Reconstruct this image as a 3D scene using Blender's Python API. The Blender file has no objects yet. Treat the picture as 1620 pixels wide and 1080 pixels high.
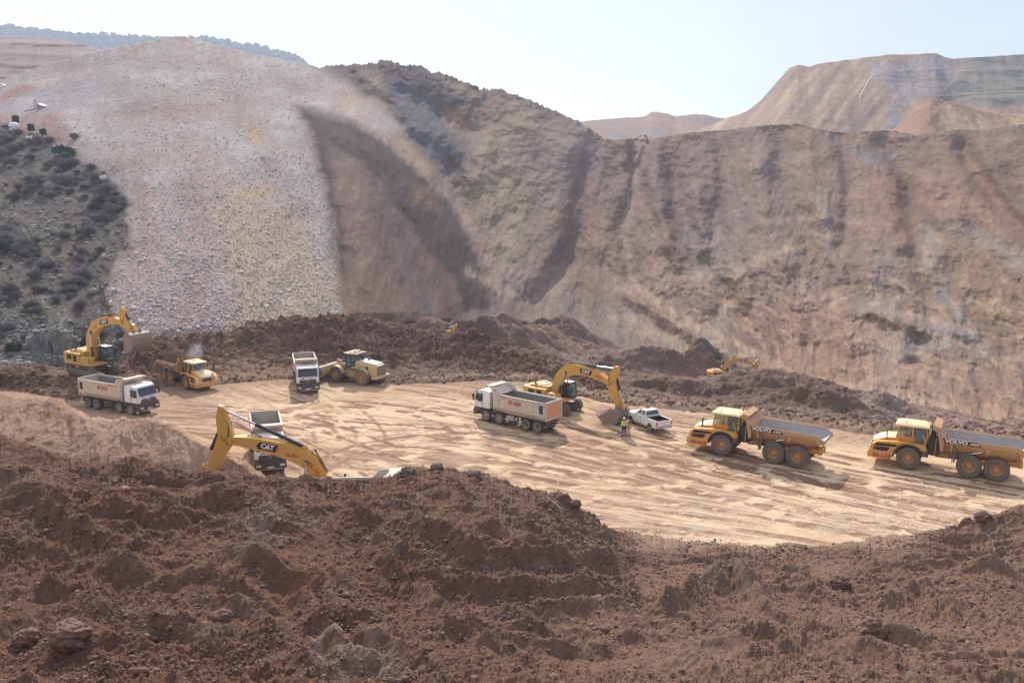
import bpy, bmesh, math, random
import numpy as np
from mathutils import Vector, Matrix
C = bpy.context.scene.collection
R = math.radians
rng = np.random.default_rng(7); random.seed(7)

# ------------------------------------------------------------ camera
CAM_H, PITCH, FPX = 23.5, 10.44, 1400.0
cam = bpy.data.cameras.new('camera'); camo = bpy.data.objects.new('camera', cam); C.objects.link(camo)
camo.location = (0, 0, CAM_H); camo.rotation_euler = (R(90-PITCH), 0, 0)
cam.sensor_width = 36; cam.lens = 36*FPX/1620; cam.clip_start = 0.1; cam.clip_end = 6000
bpy.context.scene.camera = camo
# ------------------------------------------------------------ world, sun, exposure
SUN_EL, SUN_AZ = 37.0, -6.0          # azimuth measured from +Y, positive to the right
w = bpy.data.worlds.new('World'); bpy.context.scene.world = w; w.use_nodes = True
nt = w.node_tree; nt.nodes.clear()
sky = nt.nodes.new('ShaderNodeTexSky'); sky.sky_type = 'NISHITA'; sky.sun_disc = False
sky.sun_elevation = R(SUN_EL); sky.sun_rotation = R(SUN_AZ)
sky.altitude = 1200; sky.air_density = 1.0; sky.dust_density = 1.2; sky.ozone_density = 1.6
bg = nt.nodes.new('ShaderNodeBackground'); bg.inputs[1].default_value = 0.128
wo = nt.nodes.new('ShaderNodeOutputWorld')
# thin high cloud veil, laid out by direction in the sky
tcw = nt.nodes.new('ShaderNodeTexCoord'); mpw = nt.nodes.new('ShaderNodeMapping'); mpw.inputs['Scale'].default_value = (1.0, 1.0, 3.0)
nzw = nt.nodes.new('ShaderNodeTexNoise'); nzw.inputs['Scale'].default_value = 2.2; nzw.inputs['Detail'].default_value = 6
mrw = nt.nodes.new('ShaderNodeMapRange'); mrw.inputs[1].default_value = .42; mrw.inputs[2].default_value = .72; mrw.inputs[3].default_value = .74; mrw.inputs[4].default_value = .95
mxw = nt.nodes.new('ShaderNodeMix'); mxw.data_type = 'RGBA'
# the veil is thicker, so whiter, towards the left of the view
sxw = nt.nodes.new('ShaderNodeSeparateXYZ'); nt.links.new(tcw.outputs['Generated'], sxw.inputs[0])
mrx = nt.nodes.new('ShaderNodeMapRange'); mrx.inputs[1].default_value = -.55; mrx.inputs[2].default_value = .45; nt.links.new(sxw.outputs['X'], mrx.inputs[0])
vlw = nt.nodes.new('ShaderNodeMix'); vlw.data_type = 'RGBA'; vlw.inputs[6].default_value = (5.6, 5.7, 5.9, 1); vlw.inputs[7].default_value = (3.5, 3.85, 5.1, 1)
nt.links.new(mrx.outputs[0], vlw.inputs[0]); nt.links.new(vlw.outputs[2], mxw.inputs[7])
nt.links.new(tcw.outputs['Generated'], mpw.inputs[0]); nt.links.new(mpw.outputs[0], nzw.inputs['Vector'])
nt.links.new(nzw.outputs[0], mrw.inputs[0]); nt.links.new(mrw.outputs[0], mxw.inputs[0])
nt.links.new(sky.outputs[0], mxw.inputs[6]); nt.links.new(mxw.outputs[2], bg.inputs[0]); nt.links.new(bg.outputs[0], wo.inputs[0])
sl = bpy.data.lights.new('sun', 'SUN'); so = bpy.data.objects.new('sun', sl); C.objects.link(so)
sl.energy = 3.8; sl.angle = R(0.6); sl.color = (1.0, .93, .84)
sdir = Vector((math.sin(R(SUN_AZ))*math.cos(R(SUN_EL)), math.cos(R(SUN_AZ))*math.cos(R(SUN_EL)), math.sin(R(SUN_EL))))
so.rotation_euler = sdir.to_track_quat('Z', 'Y').to_euler(); so.location = sdir*300
vs = bpy.context.scene.view_settings
vs.view_transform = 'Standard'; vs.look = 'None'; vs.gamma = 1.0; vs.use_curve_mapping = False
vs.exposure = 0.53
cyc = bpy.context.scene.cycles
cyc.max_bounces = 6; cyc.volume_bounces = 1; cyc.transparent_max_bounces = 8; cyc.use_denoising = True

# ------------------------------------------------------------ picture <-> place
_p = R(PITCH)
def ray(u, v):
    x = (np.asarray(u, float)-810)/FPX; y = -(np.asarray(v, float)-540)/FPX
    return x, math.cos(_p)+y*math.sin(_p), -math.sin(_p)+y*math.cos(_p)
def at(u, v, Y):                     # point at distance Y seen in direction (u, v)
    dx, dy, dz = ray(u, v); t = np.asarray(Y, float)/dy
    return np.stack([dx*t, dy*t, CAM_H+dz*t], -1)
def gp(u, v, z=0.0):                 # point at height z seen in direction (u, v)
    dx, dy, dz = ray(u, v); t = (z-CAM_H)/dz
    return np.stack([dx*t, dy*t, CAM_H+dz*t], -1)
def uv_of(P):
    X, Y, Z = P[..., 0], P[..., 1], P[..., 2]-CAM_H
    c = Y*math.cos(_p)-Z*math.sin(_p); y = Y*math.sin(_p)+Z*math.cos(_p)
    return 810+FPX*X/c, 540-FPX*y/c

# ------------------------------------------------------------ tags
def tag(o, label=None, cat=None, group=None, kind=None):
    if label: o['label'] = label
    if cat: o['category'] = cat
    if group: o['group'] = group
    if kind: o['kind'] = kind
    return o
def empty(name, loc, rz=0, s=1.0, rx=0, ry=0):
    o = bpy.data.objects.new(name, None); C.objects.link(o)
    o.location = loc; o.rotation_euler = (rx, ry, rz); o.scale = (s, s, s); o.empty_display_size = .3
    return o

# ------------------------------------------------------------ noise
def _hash(ix, iy, seed):
    n = (ix.astype(np.int64)*374761393 + iy.astype(np.int64)*668265263 + seed*1442695041) & 0xffffffff
    n = ((n ^ (n >> 13))*1274126177) & 0xffffffff
    n = (n ^ (n >> 16)) & 0xffffffff
    return n.astype(np.float64)/4294967296.0
def perlin(x, y, seed=0):
    x0 = np.floor(x); y0 = np.floor(y); fx = x-x0; fy = y-y0
    sx = fx*fx*fx*(fx*(fx*6-15)+10); sy = fy*fy*fy*(fy*(fy*6-15)+10)
    def g(i, j):
        a = _hash(x0+i, y0+j, seed)*6.2831853
        return np.cos(a)*(fx-i)+np.sin(a)*(fy-j)
    a = g(0, 0); b = g(1, 0); c = g(0, 1); d = g(1, 1)
    return ((a*(1-sx)+b*sx)*(1-sy)+(c*(1-sx)+d*sx)*sy)*1.5
def fbm(x, y, o=4, seed=0, gain=.5):
    r = 0; a = 1.0; s = 0
    for i in range(o):
        r = r+a*perlin(x, y, seed+i*17); s += a; a *= gain
        x = x*2.03+13.7; y = y*2.03-7.1
    return r/s*1.3
def ridged(x, y, o=4, seed=0, gain=.5):
    r = 0; a = 1.0; s = 0
    for i in range(o):
        r = r+a*(1-np.abs(perlin(x, y, seed+i*31))*2); s += a; a *= gain
        x = x*2.07+3.7; y = y*2.07+9.1
    return r/s
def worley(x, y, seed=0):            # distance to nearest point, its random number
    x0 = np.floor(x); y0 = np.floor(y)
    best = np.full(np.shape(x), 9.0); rid = np.zeros(np.shape(x))
    for i in (-1, 0, 1):
        for j in (-1, 0, 1):
            cx = x0+i; cy = y0+j
            px = cx+_hash(cx, cy, seed); py = cy+_hash(cx, cy, seed+5)
            d = (px-x)**2+(py-y)**2; m = d < best
            best = np.where(m, d, best); rid = np.where(m, _hash(cx, cy, seed+9), rid)
    return np.sqrt(best), rid
def sstep(a, b, x):
    t = np.clip((x-a)/(b-a), 0, 1); return t*t*(3-2*t)
def lerp(a, b, t): return a+(b-a)*t
def lerpc(c, d, t): return c+(np.array(d)-c)*t[..., None]
def pdist(U, V, pts):                # distance to a polyline
    best = np.full(U.shape, 1e9)
    for (ax, ay), (bx, by) in zip(pts[:-1], pts[1:]):
        dx = bx-ax; dy = by-ay; t = np.clip(((U-ax)*dx+(V-ay)*dy)/(dx*dx+dy*dy+1e-9), 0, 1)
        best = np.minimum(best, np.hypot(U-ax-t*dx, V-ay-t*dy))
    return best
def poly(U, V, pts, soft=8.0):       # soft inside mask of a polygon
    ins = np.zeros(U.shape, bool); n = len(pts)
    for i in range(n):
        ax, ay = pts[i]; bx, by = pts[(i+1) % n]
        c = ((ay > V) != (by > V)) & (U < (bx-ax)*(V-ay)/((by-ay) if by != ay else 1e-9)+ax)
        ins ^= c
    d = pdist(U, V, list(pts)+[pts[0]])
    sd = np.where(ins, d, -d)
    return np.clip(.5+sd/(2*soft), 0, 1)

# ------------------------------------------------------------ grid mesh
def grid_mesh(name, P, col, m, label=None, kind='structure'):
    nr, nc = P.shape[:2]
    me = bpy.data.meshes.new(name)
    me.vertices.add(nr*nc); me.vertices.foreach_set('co', P.reshape(-1).astype(np.float32))
    i = np.arange(nr*nc).reshape(nr, nc)
    q = np.stack([i[:-1, :-1], i[:-1, 1:], i[1:, 1:], i[1:, :-1]], -1).reshape(-1, 4)
    me.loops.add(q.size); me.loops.foreach_set('vertex_index', q.reshape(-1).astype(np.int32))
    me.polygons.add(len(q)); me.polygons.foreach_set('loop_start', np.arange(0, q.size, 4, dtype=np.int32))
    me.polygons.foreach_set('loop_total', np.full(len(q), 4, np.int32))
    me.polygons.foreach_set('use_smooth', np.ones(len(q), bool))
    me.update(calc_edges=True)
    a = me.color_attributes.new('Col', 'FLOAT_COLOR', 'POINT')
    rgba = np.ones((nr*nc, 4), np.float32); rgba[:, :3] = np.clip(col.reshape(-1, 3), 0.004, 1)
    a.data.foreach_set('color', rgba.reshape(-1))
    me.materials.append(m)
    o = bpy.data.objects.new(name, me); C.objects.link(o); o['kind'] = kind
    if label: o['label'] = label
    return o
def line(us, pts, smooth=0):
    """pts: rows (u, Y, 'v' or 'z', value). Gives world points along us."""
    pu = [q[0] for q in pts]
    Y = np.interp(us, pu, [q[1] for q in pts])
    if any(q[2] == 'z' for q in pts):
        z = np.interp(us, pu, [q[3] if q[2] == 'z' else float(at(q[0], q[3], q[1])[2]) for q in pts])
        P = np.stack([(us-810)/FPX*1.0*Y/np.cos(_p)*1.0, Y, z], -1)
        # keep the column on its own ray fan
        for _ in range(6):
            u2, _v = uv_of(P); P[..., 0] += (us-u2)/FPX*Y
        return P
    v = np.interp(us, pu, [q[3] for q in pts])
    return at(us, v, Y)
def loft(lines, rows):
    out = []
    for k, n in enumerate(rows):
        a, b = lines[k], lines[k+1]
        t = (np.arange(n)/n)[:, None, None]
        out.append(a[None]*(1-t)+b[None]*t)
    out.append(lines[-1][None])
    return np.concatenate(out, 0)
def vsmooth(P, n):                   # soften the creases along the rows
    for _ in range(n):
        Q = P.copy(); Q[1:-1] = (P[:-2]+2*P[1:-1]+P[2:])/4; P = Q
    return P
def normals(P):
    du = np.gradient(P, axis=1); dv = np.gradient(P, axis=0)
    n = np.cross(du, dv); n /= np.linalg.norm(n, axis=-1, keepdims=True)+1e-9
    n *= np.sign(n[..., 2:3]+1e-9)
    return n

# ------------------------------------------------------------ materials
def new_mat(name):
    m = bpy.data.materials.new(name); m.use_nodes = True
    n = m.node_tree.nodes; b = n['Principled BSDF']; return m, m.node_tree, b
def noise_node(t, scale, detail=6, rough=.6, vec=None):
    n = t.nodes.new('ShaderNodeTexNoise'); n.inputs['Scale'].default_value = scale
    n.inputs['Detail'].default_value = detail; n.inputs['Roughness'].default_value = rough
    if vec: t.links.new(vec, n.inputs['Vector'])
    return n
def mixc(t, fac, a, b, mode='MIX'):
    m = t.nodes.new('ShaderNodeMix'); m.data_type = 'RGBA'; m.blend_type = mode
    for s, v in ((0, fac), (6, a), (7, b)):
        if isinstance(v, bpy.types.NodeSocket): t.links.new(v, m.inputs[s])
        elif s == 0: m.inputs[0].default_value = v
        else: m.inputs[s].default_value = (*v, 1)
    return m.outputs[2]
def ramp(t, src, lo, hi, a=0.0, b=1.0):
    m = t.nodes.new('ShaderNodeMapRange'); m.inputs[1].default_value = lo; m.inputs[2].default_value = hi
    m.inputs[3].default_value = a; m.inputs[4].default_value = b
    t.links.new(src, m.inputs[0]); return m.outputs[0]
def earth_mat(name, s1=3.0, s2=14.0, bump=.6, dist=.12, speck=0.0, speck_scale=9.0, var=.5, speck_col=(.55, .5, .46)):
    m, t, b = new_mat(name)
    tc = t.nodes.new('ShaderNodeTexCoord'); vec = tc.outputs['Object']
    at_ = t.nodes.new('ShaderNodeAttribute'); at_.attribute_name = 'Col'
    n1 = noise_node(t, s1, 8, .65, vec); n2 = noise_node(t, s2, 6, .6, vec)
    v1 = ramp(t, n1.outputs[0], .25, .75, 1-var, 1+var)
    v2 = ramp(t, n2.outputs[0], .25, .75, 1-var*.6, 1+var*.6)
    mu = t.nodes.new('ShaderNodeMath'); mu.operation = 'MULTIPLY'; t.links.new(v1, mu.inputs[0]); t.links.new(v2, mu.inputs[1])
    col = t.nodes.new('ShaderNodeVectorMath'); col.operation = 'SCALE'
    t.links.new(at_.outputs['Color'], col.inputs[0]); t.links.new(mu.outputs[0], col.inputs['Scale'])
    out = col.outputs[0]
    hsum = t.nodes.new('ShaderNodeMath'); hsum.operation = 'ADD'
    t.links.new(n1.outputs[0], hsum.inputs[0])
    h2 = t.nodes.new('ShaderNodeMath'); h2.operation = 'MULTIPLY'; h2.inputs[1].default_value = .4; t.links.new(n2.outputs[0], h2.inputs[0])
    t.links.new(h2.outputs[0], hsum.inputs[1])
    if speck > 0:
        vo = t.nodes.new('ShaderNodeTexVoronoi'); vo.inputs['Scale'].default_value = speck_scale; t.links.new(vec, vo.inputs['Vector'])
        s = ramp(t, vo.outputs['Distance'], .16, .30, 1, 0)
        sep = t.nodes.new('ShaderNodeSeparateColor'); t.links.new(vo.outputs['Color'], sep.inputs[0])
        s2_ = ramp(t, sep.outputs[0], 1-speck, 1-speck+.02, 0, 1)
        mm = t.nodes.new('ShaderNodeMath'); mm.operation = 'MULTIPLY'; t.links.new(s, mm.inputs[0]); t.links.new(s2_, mm.inputs[1])
        out = mixc(t, mm.outputs[0], out, speck_col)
    t.links.new(out, b.inputs['Base Color'])
    b.inputs['Roughness'].default_value = .95; b.inputs['Specular IOR Level'].default_value = .15
    bp = t.nodes.new('ShaderNodeBump'); bp.inputs['Strength'].default_value = bump; bp.inputs['Distance'].default_value = dist
    t.links.new(hsum.outputs[0], bp.inputs['Height']); t.links.new(bp.outputs[0], b.inputs['Normal'])
    return m
DUST = (.42, .29, .19)
def paint(name, col, rough=.5, metal=0.0, dust=.3, dcol=DUST, scale=1.6):
    m, t, b = new_mat(name)
    tc = t.nodes.new('ShaderNodeTexCoord')
    n = noise_node(t, scale, 8, .7, tc.outputs['Object']); n2 = noise_node(t, scale*7, 4, .6, tc.outputs['Object'])
    f = ramp(t, n.outputs[0], .62-dust*.55, .95-dust*.35, 0.0, min(1, .35+dust))
    if dust > .1:                      # splashed mud, thicker on the lower parts of a machine
        sx = t.nodes.new('ShaderNodeSeparateXYZ'); t.links.new(tc.outputs['Object'], sx.inputs[0])
        lowz = ramp(t, sx.outputs['Z'], .5, 2.4, .62, 0.0); nn = ramp(t, n.outputs[0], .35, .6, .35, 1.0)
        mm = t.nodes.new('ShaderNodeMath'); mm.operation = 'MULTIPLY'; t.links.new(lowz, mm.inputs[0]); t.links.new(nn, mm.inputs[1])
        m2 = t.nodes.new('ShaderNodeMath'); m2.operation = 'MAXIMUM'; t.links.new(mm.outputs[0], m2.inputs[0]); t.links.new(f, m2.inputs[1]); f = m2.outputs[0]
    a = mixc(t, f, col, dcol)
    c2 = mixc(t, ramp(t, n2.outputs[0], .55, .8, 0, .25), a, tuple(x*.55 for x in dcol))
    t.links.new(c2, b.inputs['Base Color'])
    b.inputs['Roughness'].default_value = rough; b.inputs['Metallic'].default_value = metal
    t.links.new(ramp(t, n.outputs[0], .3, .8, rough, min(1, rough+.35)), b.inputs['Roughness'])
    return m
M = {}
M['yellow'] = paint('machine_yellow', (.62, .33, .055), .42, dust=.28)
M['yellow_clean'] = paint('loader_yellow_dusty', (.56, .38, .17), .55, dust=.55, dcol=(.5, .39, .27))
M['hauler'] = paint('hauler_yellow', (.72, .335, .035), .38, dust=.16)
M['hauler_body'] = paint('hauler_body', (.55, .28, .08), .6, dust=.7, dcol=(.45, .29, .18))
M['hauler_roof'] = paint('hauler_roof', (.82, .62, .33), .45, dust=.2)
M['white'] = paint('truck_white', (.78, .79, .80), .4, dust=.12, dcol=(.5, .43, .36))
M['pickup'] = paint('pickup_white', (.82, .83, .84), .3, dust=.12, dcol=(.6, .48, .36))
M['cream'] = paint('tipper_cream', (.60, .52, .42), .6, dust=.4, dcol=(.46, .34, .24))
M['bin'] = paint('bin_inside', (.20, .19, .185), .7, dust=.3, dcol=(.34, .27, .22))
M['binlight'] = paint('worn_steel', (.36, .35, .35), .45, .3, dust=.45, dcol=(.36, .29, .23))
M['dark'] = paint('dark_plastic', (.035, .038, .045), .55, dust=.2, dcol=(.16, .12, .09))
M['steel'] = paint('dirty_steel', (.16, .13, .11), .6, .2, dust=.5, dcol=(.28, .19, .13))
M['bucket'] = paint('bucket_steel', (.24, .19, .155), .55, .25, dust=.5, dcol=(.36, .26, .18))
M['tyre'] = paint('tyre', (.085, .075, .068), .9, dust=.55, dcol=(.22, .17, .135), scale=2.5)
M['tyredust'] = paint('tyre_dusty', (.16, .12, .09), .9, dust=.6, dcol=(.27, .2, .15), scale=2.5)
M['rim_y'] = paint('rim_rusty', (.50, .24, .08), .6, dust=.45, dcol=(.42, .24, .13))
M['rim_g'] = paint('rim_grey', (.38, .36, .33), .5, dust=.4, dcol=(.3, .24, .18))
M['orange'] = paint('tail_orange', (.72, .30, .12), .6, dust=.35, dcol=(.55, .36, .24))
M['red'] = paint('red_paint', (.62, .06, .035), .5, dust=.1)
M['redtext'] = paint('red_lettering', (.50, .06, .045), .6, dust=.1)
M['whitetext'] = paint('white_lettering', (.8, .8, .78), .5, dust=.0)
M['decal'] = paint('decal_black', (.02, .02, .022), .5, dust=.05)
M['chrome'] = paint('chrome_rod', (.62, .64, .68), .18, 1.0, dust=.05)
M['silver'] = paint('silver', (.5, .5, .5), .35, .6, dust=.2)
M['hose'] = paint('hose', (.02, .02, .02), .6, dust=.1)
M['lamp'] = paint('lamp_lens', (.75, .75, .72), .15, dust=.02)
M['taillamp'] = paint('tail_lamp', (.5, .02, .02), .2, dust=.05)
M['hivis'] = paint('hivis_yellow', (.62, .80, .06), .75, dust=.0)
M['hivisg'] = paint('hivis_green', (.22, .75, .10), .75, dust=.0)
M['navy'] = paint('work_trousers', (.02, .025, .05), .85, dust=.1)
M['skin'] = paint('skin', (.50, .30, .21), .6, dust=.0)
M['helmet'] = paint('helmet_white', (.85, .85, .84), .3, dust=.02)
M['reflect'] = paint('reflective_tape', (.7, .72, .72), .4, dust=.0)
M['glass_plain'] = None
def glass(name, col=(.06, .11, .11)):
    m, t, b = new_mat(name)
    b.inputs['Base Color'].default_value = (*col, 1); b.inputs['Roughness'].default_value = .06
    b.inputs['Specular IOR Level'].default_value = .9; b.inputs['Alpha'].default_value = .55
    return m
M['glass'] = glass('cab_glass', (.10, .17, .17))
M['glassd'] = glass('dark_glass', (.025, .04, .045))
M['glassd'].node_tree.nodes['Principled BSDF'].inputs['Alpha'].default_value = .85
# ============================================================ the ground
dark_soil = (.145, .074, .048)
# ---- foreground mound -------------------------------------------------
def build_mound():
    us = np.concatenate([np.linspace(-1300, -200, 150), np.linspace(-190, 1810, 1380), np.linspace(1820, 2900, 150)])
    crest = [(-190,57,'v',690),(0,56,'v',699),(60,55.5,'v',705),(150,55,'v',722),(240,54.5,'v',738),(330,54,'v',752),(420,53.5,'v',757),(450,53.5,'v',752),(510,53.5,'v',752),(560,53.5,'v',747),
             (600,53.5,'v',749),(640,53.5,'v',745),(700,53.5,'v',746),(750,53.5,'v',753),(820,53.5,'v',764),(870,54,'v',780),(905,54.3,'v',800),
             (950,55,'v',826),(1000,55.5,'v',843),(1080,56.2,'v',852),(1200,56.5,'v',853),(1330,56,'v',853),(1400,55.5,'v',850),
             (1460,54.5,'v',842),(1520,53,'v',828),(1570,51.5,'v',820),(1620,50,'v',814),(1810,47,'v',800)]
    jag = fbm(us*.03, us*0, 4, 55)*5+fbm(us*.15, us*0, 3, 56)*2.5
    crest = list(zip(us, np.interp(us, [q[0] for q in crest], [q[1] for q in crest]), ['v']*len(us), np.interp(us, [q[0] for q in crest], [q[3] for q in crest])+jag))
    cr = line(us, crest)
    L = [line(us, [(-190,15,'v',1270),(1810,15,'v',1270)]),
         line(us, [(-190,23.5,'v',1085),(500,23.5,'v',1085),(1000,24,'v',1085),(1810,24,'v',1085)]),
         line(us, [(-190,31,'v',960),(600,32,'v',955),(1000,36,'v',960),(1400,38,'v',965),(1810,36,'v',960)]),
         line(us, [(-190,43,'v',820),(300,43,'v',828),(700,42.5,'v',835),(850,44,'v',855),(1000,48,'v',893),(1300,50,'v',895),(1480,47,'v',885),(1810,43,'v',865)]),
         cr]
    b1 = cr.copy(); b1[:, 1] += 1.6; b1[:, 0] *= 1+1.6/cr[:, 1]; b1[:, 2] -= .7
    b2 = cr.copy(); b2[:, 1] += 4.3; b2[:, 0] *= 1+4.3/cr[:, 1]; b2[:, 2] = np.minimum(-.8, cr[:, 2]-1.2)
    P = loft(L+[b1, b2], [150, 230, 200, 150, 14, 10]); P = vsmooth(P, 14)
    X, Y = P[..., 0].copy(), P[..., 1].copy(); U, V = uv_of(P)
    row = np.arange(P.shape[0])[:, None]*np.ones(P.shape[1])
    back = sstep(730, 752, row)
    pad_side = sstep(950, 1040, U)*(1-sstep(1430, 1500, U))*sstep(888, 856, V)      # the flat toe on the right
    amp = (1-.85*back)*(1-.75*pad_side)
    wx = X+1.4*fbm(X*.22, Y*.22, 3, 3); wy = Y+1.4*fbm(X*.22, Y*.22, 3, 8)
    H = .95*fbm(wx*.14, wy*.17, 4, 11, .40)
    H += .5*(ridged(wx*.16+4, wy*.24, 3, 21, .35)-.55)
    # furrows left by the bucket and the dozer blade
    def furrow(mask, ang, spacing, a, seed):
        c, s = math.cos(ang), math.sin(ang)
        q = (X*s-Y*c)/spacing+.42*fbm(X*.16, Y*.16, 3, seed)+.10*fbm(X*.7, Y*.7, 2, seed+2)
        f = 1-np.abs(np.sin(q*math.pi)); return mask*a*(np.power(f, .8)-.35)*(.75+.5*fbm(X*.3, Y*.3, 3, seed+7))
    mc = poly(U, V, [(440,845),(640,775),(760,765),(900,840),(1010,930),(960,1100),(640,1130),(560,960)], 60)
    mr = poly(U, V, [(800,870),(1050,880),(1120,1000),(1100,1120),(820,1120),(780,980)], 40)
    mrr = poly(U, V, [(1060,900),(1640,900),(1700,1120),(1080,1120)], 60)
    H *= 1-.75*np.clip(mc+mr+.8*mrr, 0, 1)
    H += furrow(mc*(1-mr), R(-63), 1.75, .22, 33)
    H += furrow(mr, R(-6), 1.75, .15, 34)
    ml = poly(U, V, [(120,740),(430,770),(520,860),(280,850),(60,800)], 50)
    H += furrow(ml, R(-22), 1.5, .28, 35)
    H += furrow(mrr, R(-24), 2.7, .25, 36)
    pf = sstep(-.25, .2, fbm(X*.08, Y*.12, 3, 301))*(1-.6*np.clip(mc+mr, 0, 1))
    for an, sp_, am, sd_ in ((R(-13), 1.9, .55, 302), (R(-24), 1.1, .22, 303)):
        q_ = (X*math.sin(an)-Y*math.cos(an))/sp_+.9*fbm(X*.07, Y*.09, 3, sd_)+.12*fbm(X*.5, Y*.5, 3, sd_+1)
        fr = q_-np.floor(q_); pr = np.where(fr < .68, fr/.68, (1-fr)/.32); H += pf*am*(np.power(pr, 1.4)-.35)*(.7+.6*fbm(X*.22, Y*.4, 2, sd_+2))
    # the long ridges pushed up by the machines, each one traced on the ground
    Rg = [(z, 474, 696, a) for z, a in (([(300,250),(420,310),(540,370),(680,390),(840,400),(1000,405)], .9), ([(220,300),(330,380),(470,470),(600,500),(700,500),(900,510),(1100,490)], .95), ([(600,440),(760,460),(900,465),(1100,455)], .7),
        ([(160,330),(260,430),(360,520),(480,600),(640,600),(860,590)], 1.0), ([(540,560),(700,555),(900,545),(1090,540)], .7), ([(60,400),(120,500),(220,600),(330,660),(420,690)], .9), ([(0,480),(60,560),(130,640),(260,700),(400,750)], .9),
        ([(480,650),(640,620),(800,640),(1000,620),(1200,610)], .8), ([(430,170),(560,260),(650,330)], .8), ([(500,330),(640,345),(800,365),(960,375),(1150,385)], .6), ([(1130,560),(1260,490),(1380,485),(1500,550)], .9), ([(1000,660),(1200,670),(1350,760)], .6))]
    Rg += [(z, 810, 720, a*1.0) for z, a in (([(640,290),(820,370),(950,430),(1090,480)], .6), ([(850,520),(1000,560),(1180,590),(1370,620)], .9), ([(600,560),(760,640),(1000,625),(1300,680),(1600,700)], .7), ([(1150,490),(1300,450),(1400,520)], .8), ([(1320,390),(1500,400),(1640,390)], .7), ([(500,390),(640,440),(800,470)], .5))]
    Rg += [(z, 0, 720, a) for z, a in (([(600,110),(800,150),(1000,200),(1230,210)], .6), ([(280,350),(480,390),(700,440),(900,480)], .7), ([(650,330),(800,380),(1000,420),(1060,500),(1180,580),(1300,640),(1420,700)], .9), ([(560,450),(700,490),(830,500),(900,570),(1000,640),(1080,760)], .6), ([(0,250),(200,290),(420,310),(560,290)], .7), ([(60,420),(260,470),(330,560)], .7), ([(0,100),(140,140),(300,130),(480,170),(640,200)], .5))]
    wob = .35*fbm(X*.45, Y*.45, 3, 71); wob2 = .35*fbm(X*.45, Y*.45, 3, 72); rs = 0
    for z, u0, v0, a in Rg:
        pts = []
        for x_, y_ in z:
            q = P[np.unravel_index(np.argmin((U-u0-x_/2)**2+(V-v0-y_/2)**2+back*1e6), U.shape)]; pts.append((q[0], q[1]))
        a *= .42+.58*abs(pts[-1][0]-pts[0][0])/(math.hypot(pts[-1][0]-pts[0][0], pts[-1][1]-pts[0][1])+1e-9)
        d = np.full(X.shape, 1e9); tt = np.zeros(X.shape); XX = X+wob; YY = Y+wob2; L_ = 0
        for (ax, ay), (bx, by) in zip(pts[:-1], pts[1:]):
            ddx = bx-ax; ddy = by-ay; l_ = math.hypot(ddx, ddy)+1e-9; t_ = np.clip(((XX-ax)*ddx+(YY-ay)*ddy)/l_**2, 0, 1); dd_ = np.hypot(XX-ax-t_*ddx, YY-ay-t_*ddy)
            tt = np.where(dd_ < d, L_+t_*l_, tt); d = np.minimum(d, dd_); L_ += l_
        rs = np.maximum(rs, a*np.clip(Y/44, .45, 1)*np.exp(-(d/(.66*np.clip(Y/44, .5, 1)))**1.5)*(.85+.35*fbm(X*.5, Y*.5, 2, 73))*sstep(0, 1.6, tt)*sstep(0, 1.6, L_-tt))
    H += 1.5*rs-.2
    # clods of several sizes
    cl = 0
    dens = .5+.5*sstep(-.25, .35, fbm(X*.15, Y*.15, 3, 77))
    for sc, a, th, sd in ((.8, .13, .80, 1), (1.7, .11, .66, 2), (3.6, .09, .55, 3), (7.5, .07, .42, 4), (14, .04, .35, 5)):
        d, r = worley(X*sc+.35*fbm(X*sc, Y*sc, 2, 60+sd), Y*sc*1.1+.35*fbm(X*sc, Y*sc, 2, 65+sd), 40+sd)
        cl = cl+a*np.sqrt(np.clip(1-(d/.58)**2, 0, 1))*sstep(th-.05, th+.1, r)*dens*(.6+.8*r)
    H += cl+.05*fbm(X*2.0, Y*2.0, 4, 90)+.012*ridged(X*7, Y*7, 3, 93)
    # hollows and knobs one can recognise
    for u, v, r, a in ((190,760,2.2,-.9),(560,870,2.6,-.5),(905,1010,2.4,-.6),(1165,945,2.1,.4),(1260,985,1.8,-.5),(110,1005,1.1,.9),
                       (700,770,2.0,.6),(425,820,2.6,.5),(560,925,2.2,.7),(870,785,1.3,.5),(1575,935,1.6,.5),(1480,925,1.4,.4),(30,870,2.4,.7),(250,900,2.0,.5)):
        c = P[np.unravel_index(np.argmin((U-u)**2+(V-v)**2+back*1e6), U.shape)]
        H += a*np.exp(-((X-c[0])**2+(Y-c[1])**2)/r**2)
    H += .35*pad_side
    P = P+normals(P)*(H*amp)[..., None]
    # colour of the soils
    n1 = fbm(X*.12, Y*.15, 4, 5); n2 = fbm(X*.5, Y*.6, 4, 6); n3 = fbm(X*2.2, Y*2.2, 3, 7)
    col = np.ones(P.shape)*np.array(dark_soil)
    col = lerpc(col, (.175, .098, .068), sstep(-.1, .6, n1+.3*n2)*.75)
    col = lerpc(col, (.165, .080, .049), sstep(.05, .6, fbm(X*.2, Y*.2, 3, 15)))
    right = sstep(450, 1150, U)
    col = lerpc(col, (.215, .130, .092), right*.78)
    col = lerpc(col, (.19, .135, .105), sstep(.25, .6, fbm(X*.25+3, Y*.3, 4, 19)+.25*n2)*.35)
    for u, v, ru, rv in ((545,1040,75,26),(600,1070,60,14),(420,830,40,18),(520,1010,40,10)):
        m = np.exp(-((U-u)/ru)**2-((V-v)/rv)**2)*sstep(-.25, .2, n2+n3*.5)
        col = lerpc(col, (.27, .205, .17), np.clip(m*1.1, 0, .55))
    col = lerpc(col, (.085, .048, .036), sstep(.25, .6, fbm(X*.7, Y*.7, 4, 29))*.6*(1-right*.5))
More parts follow.
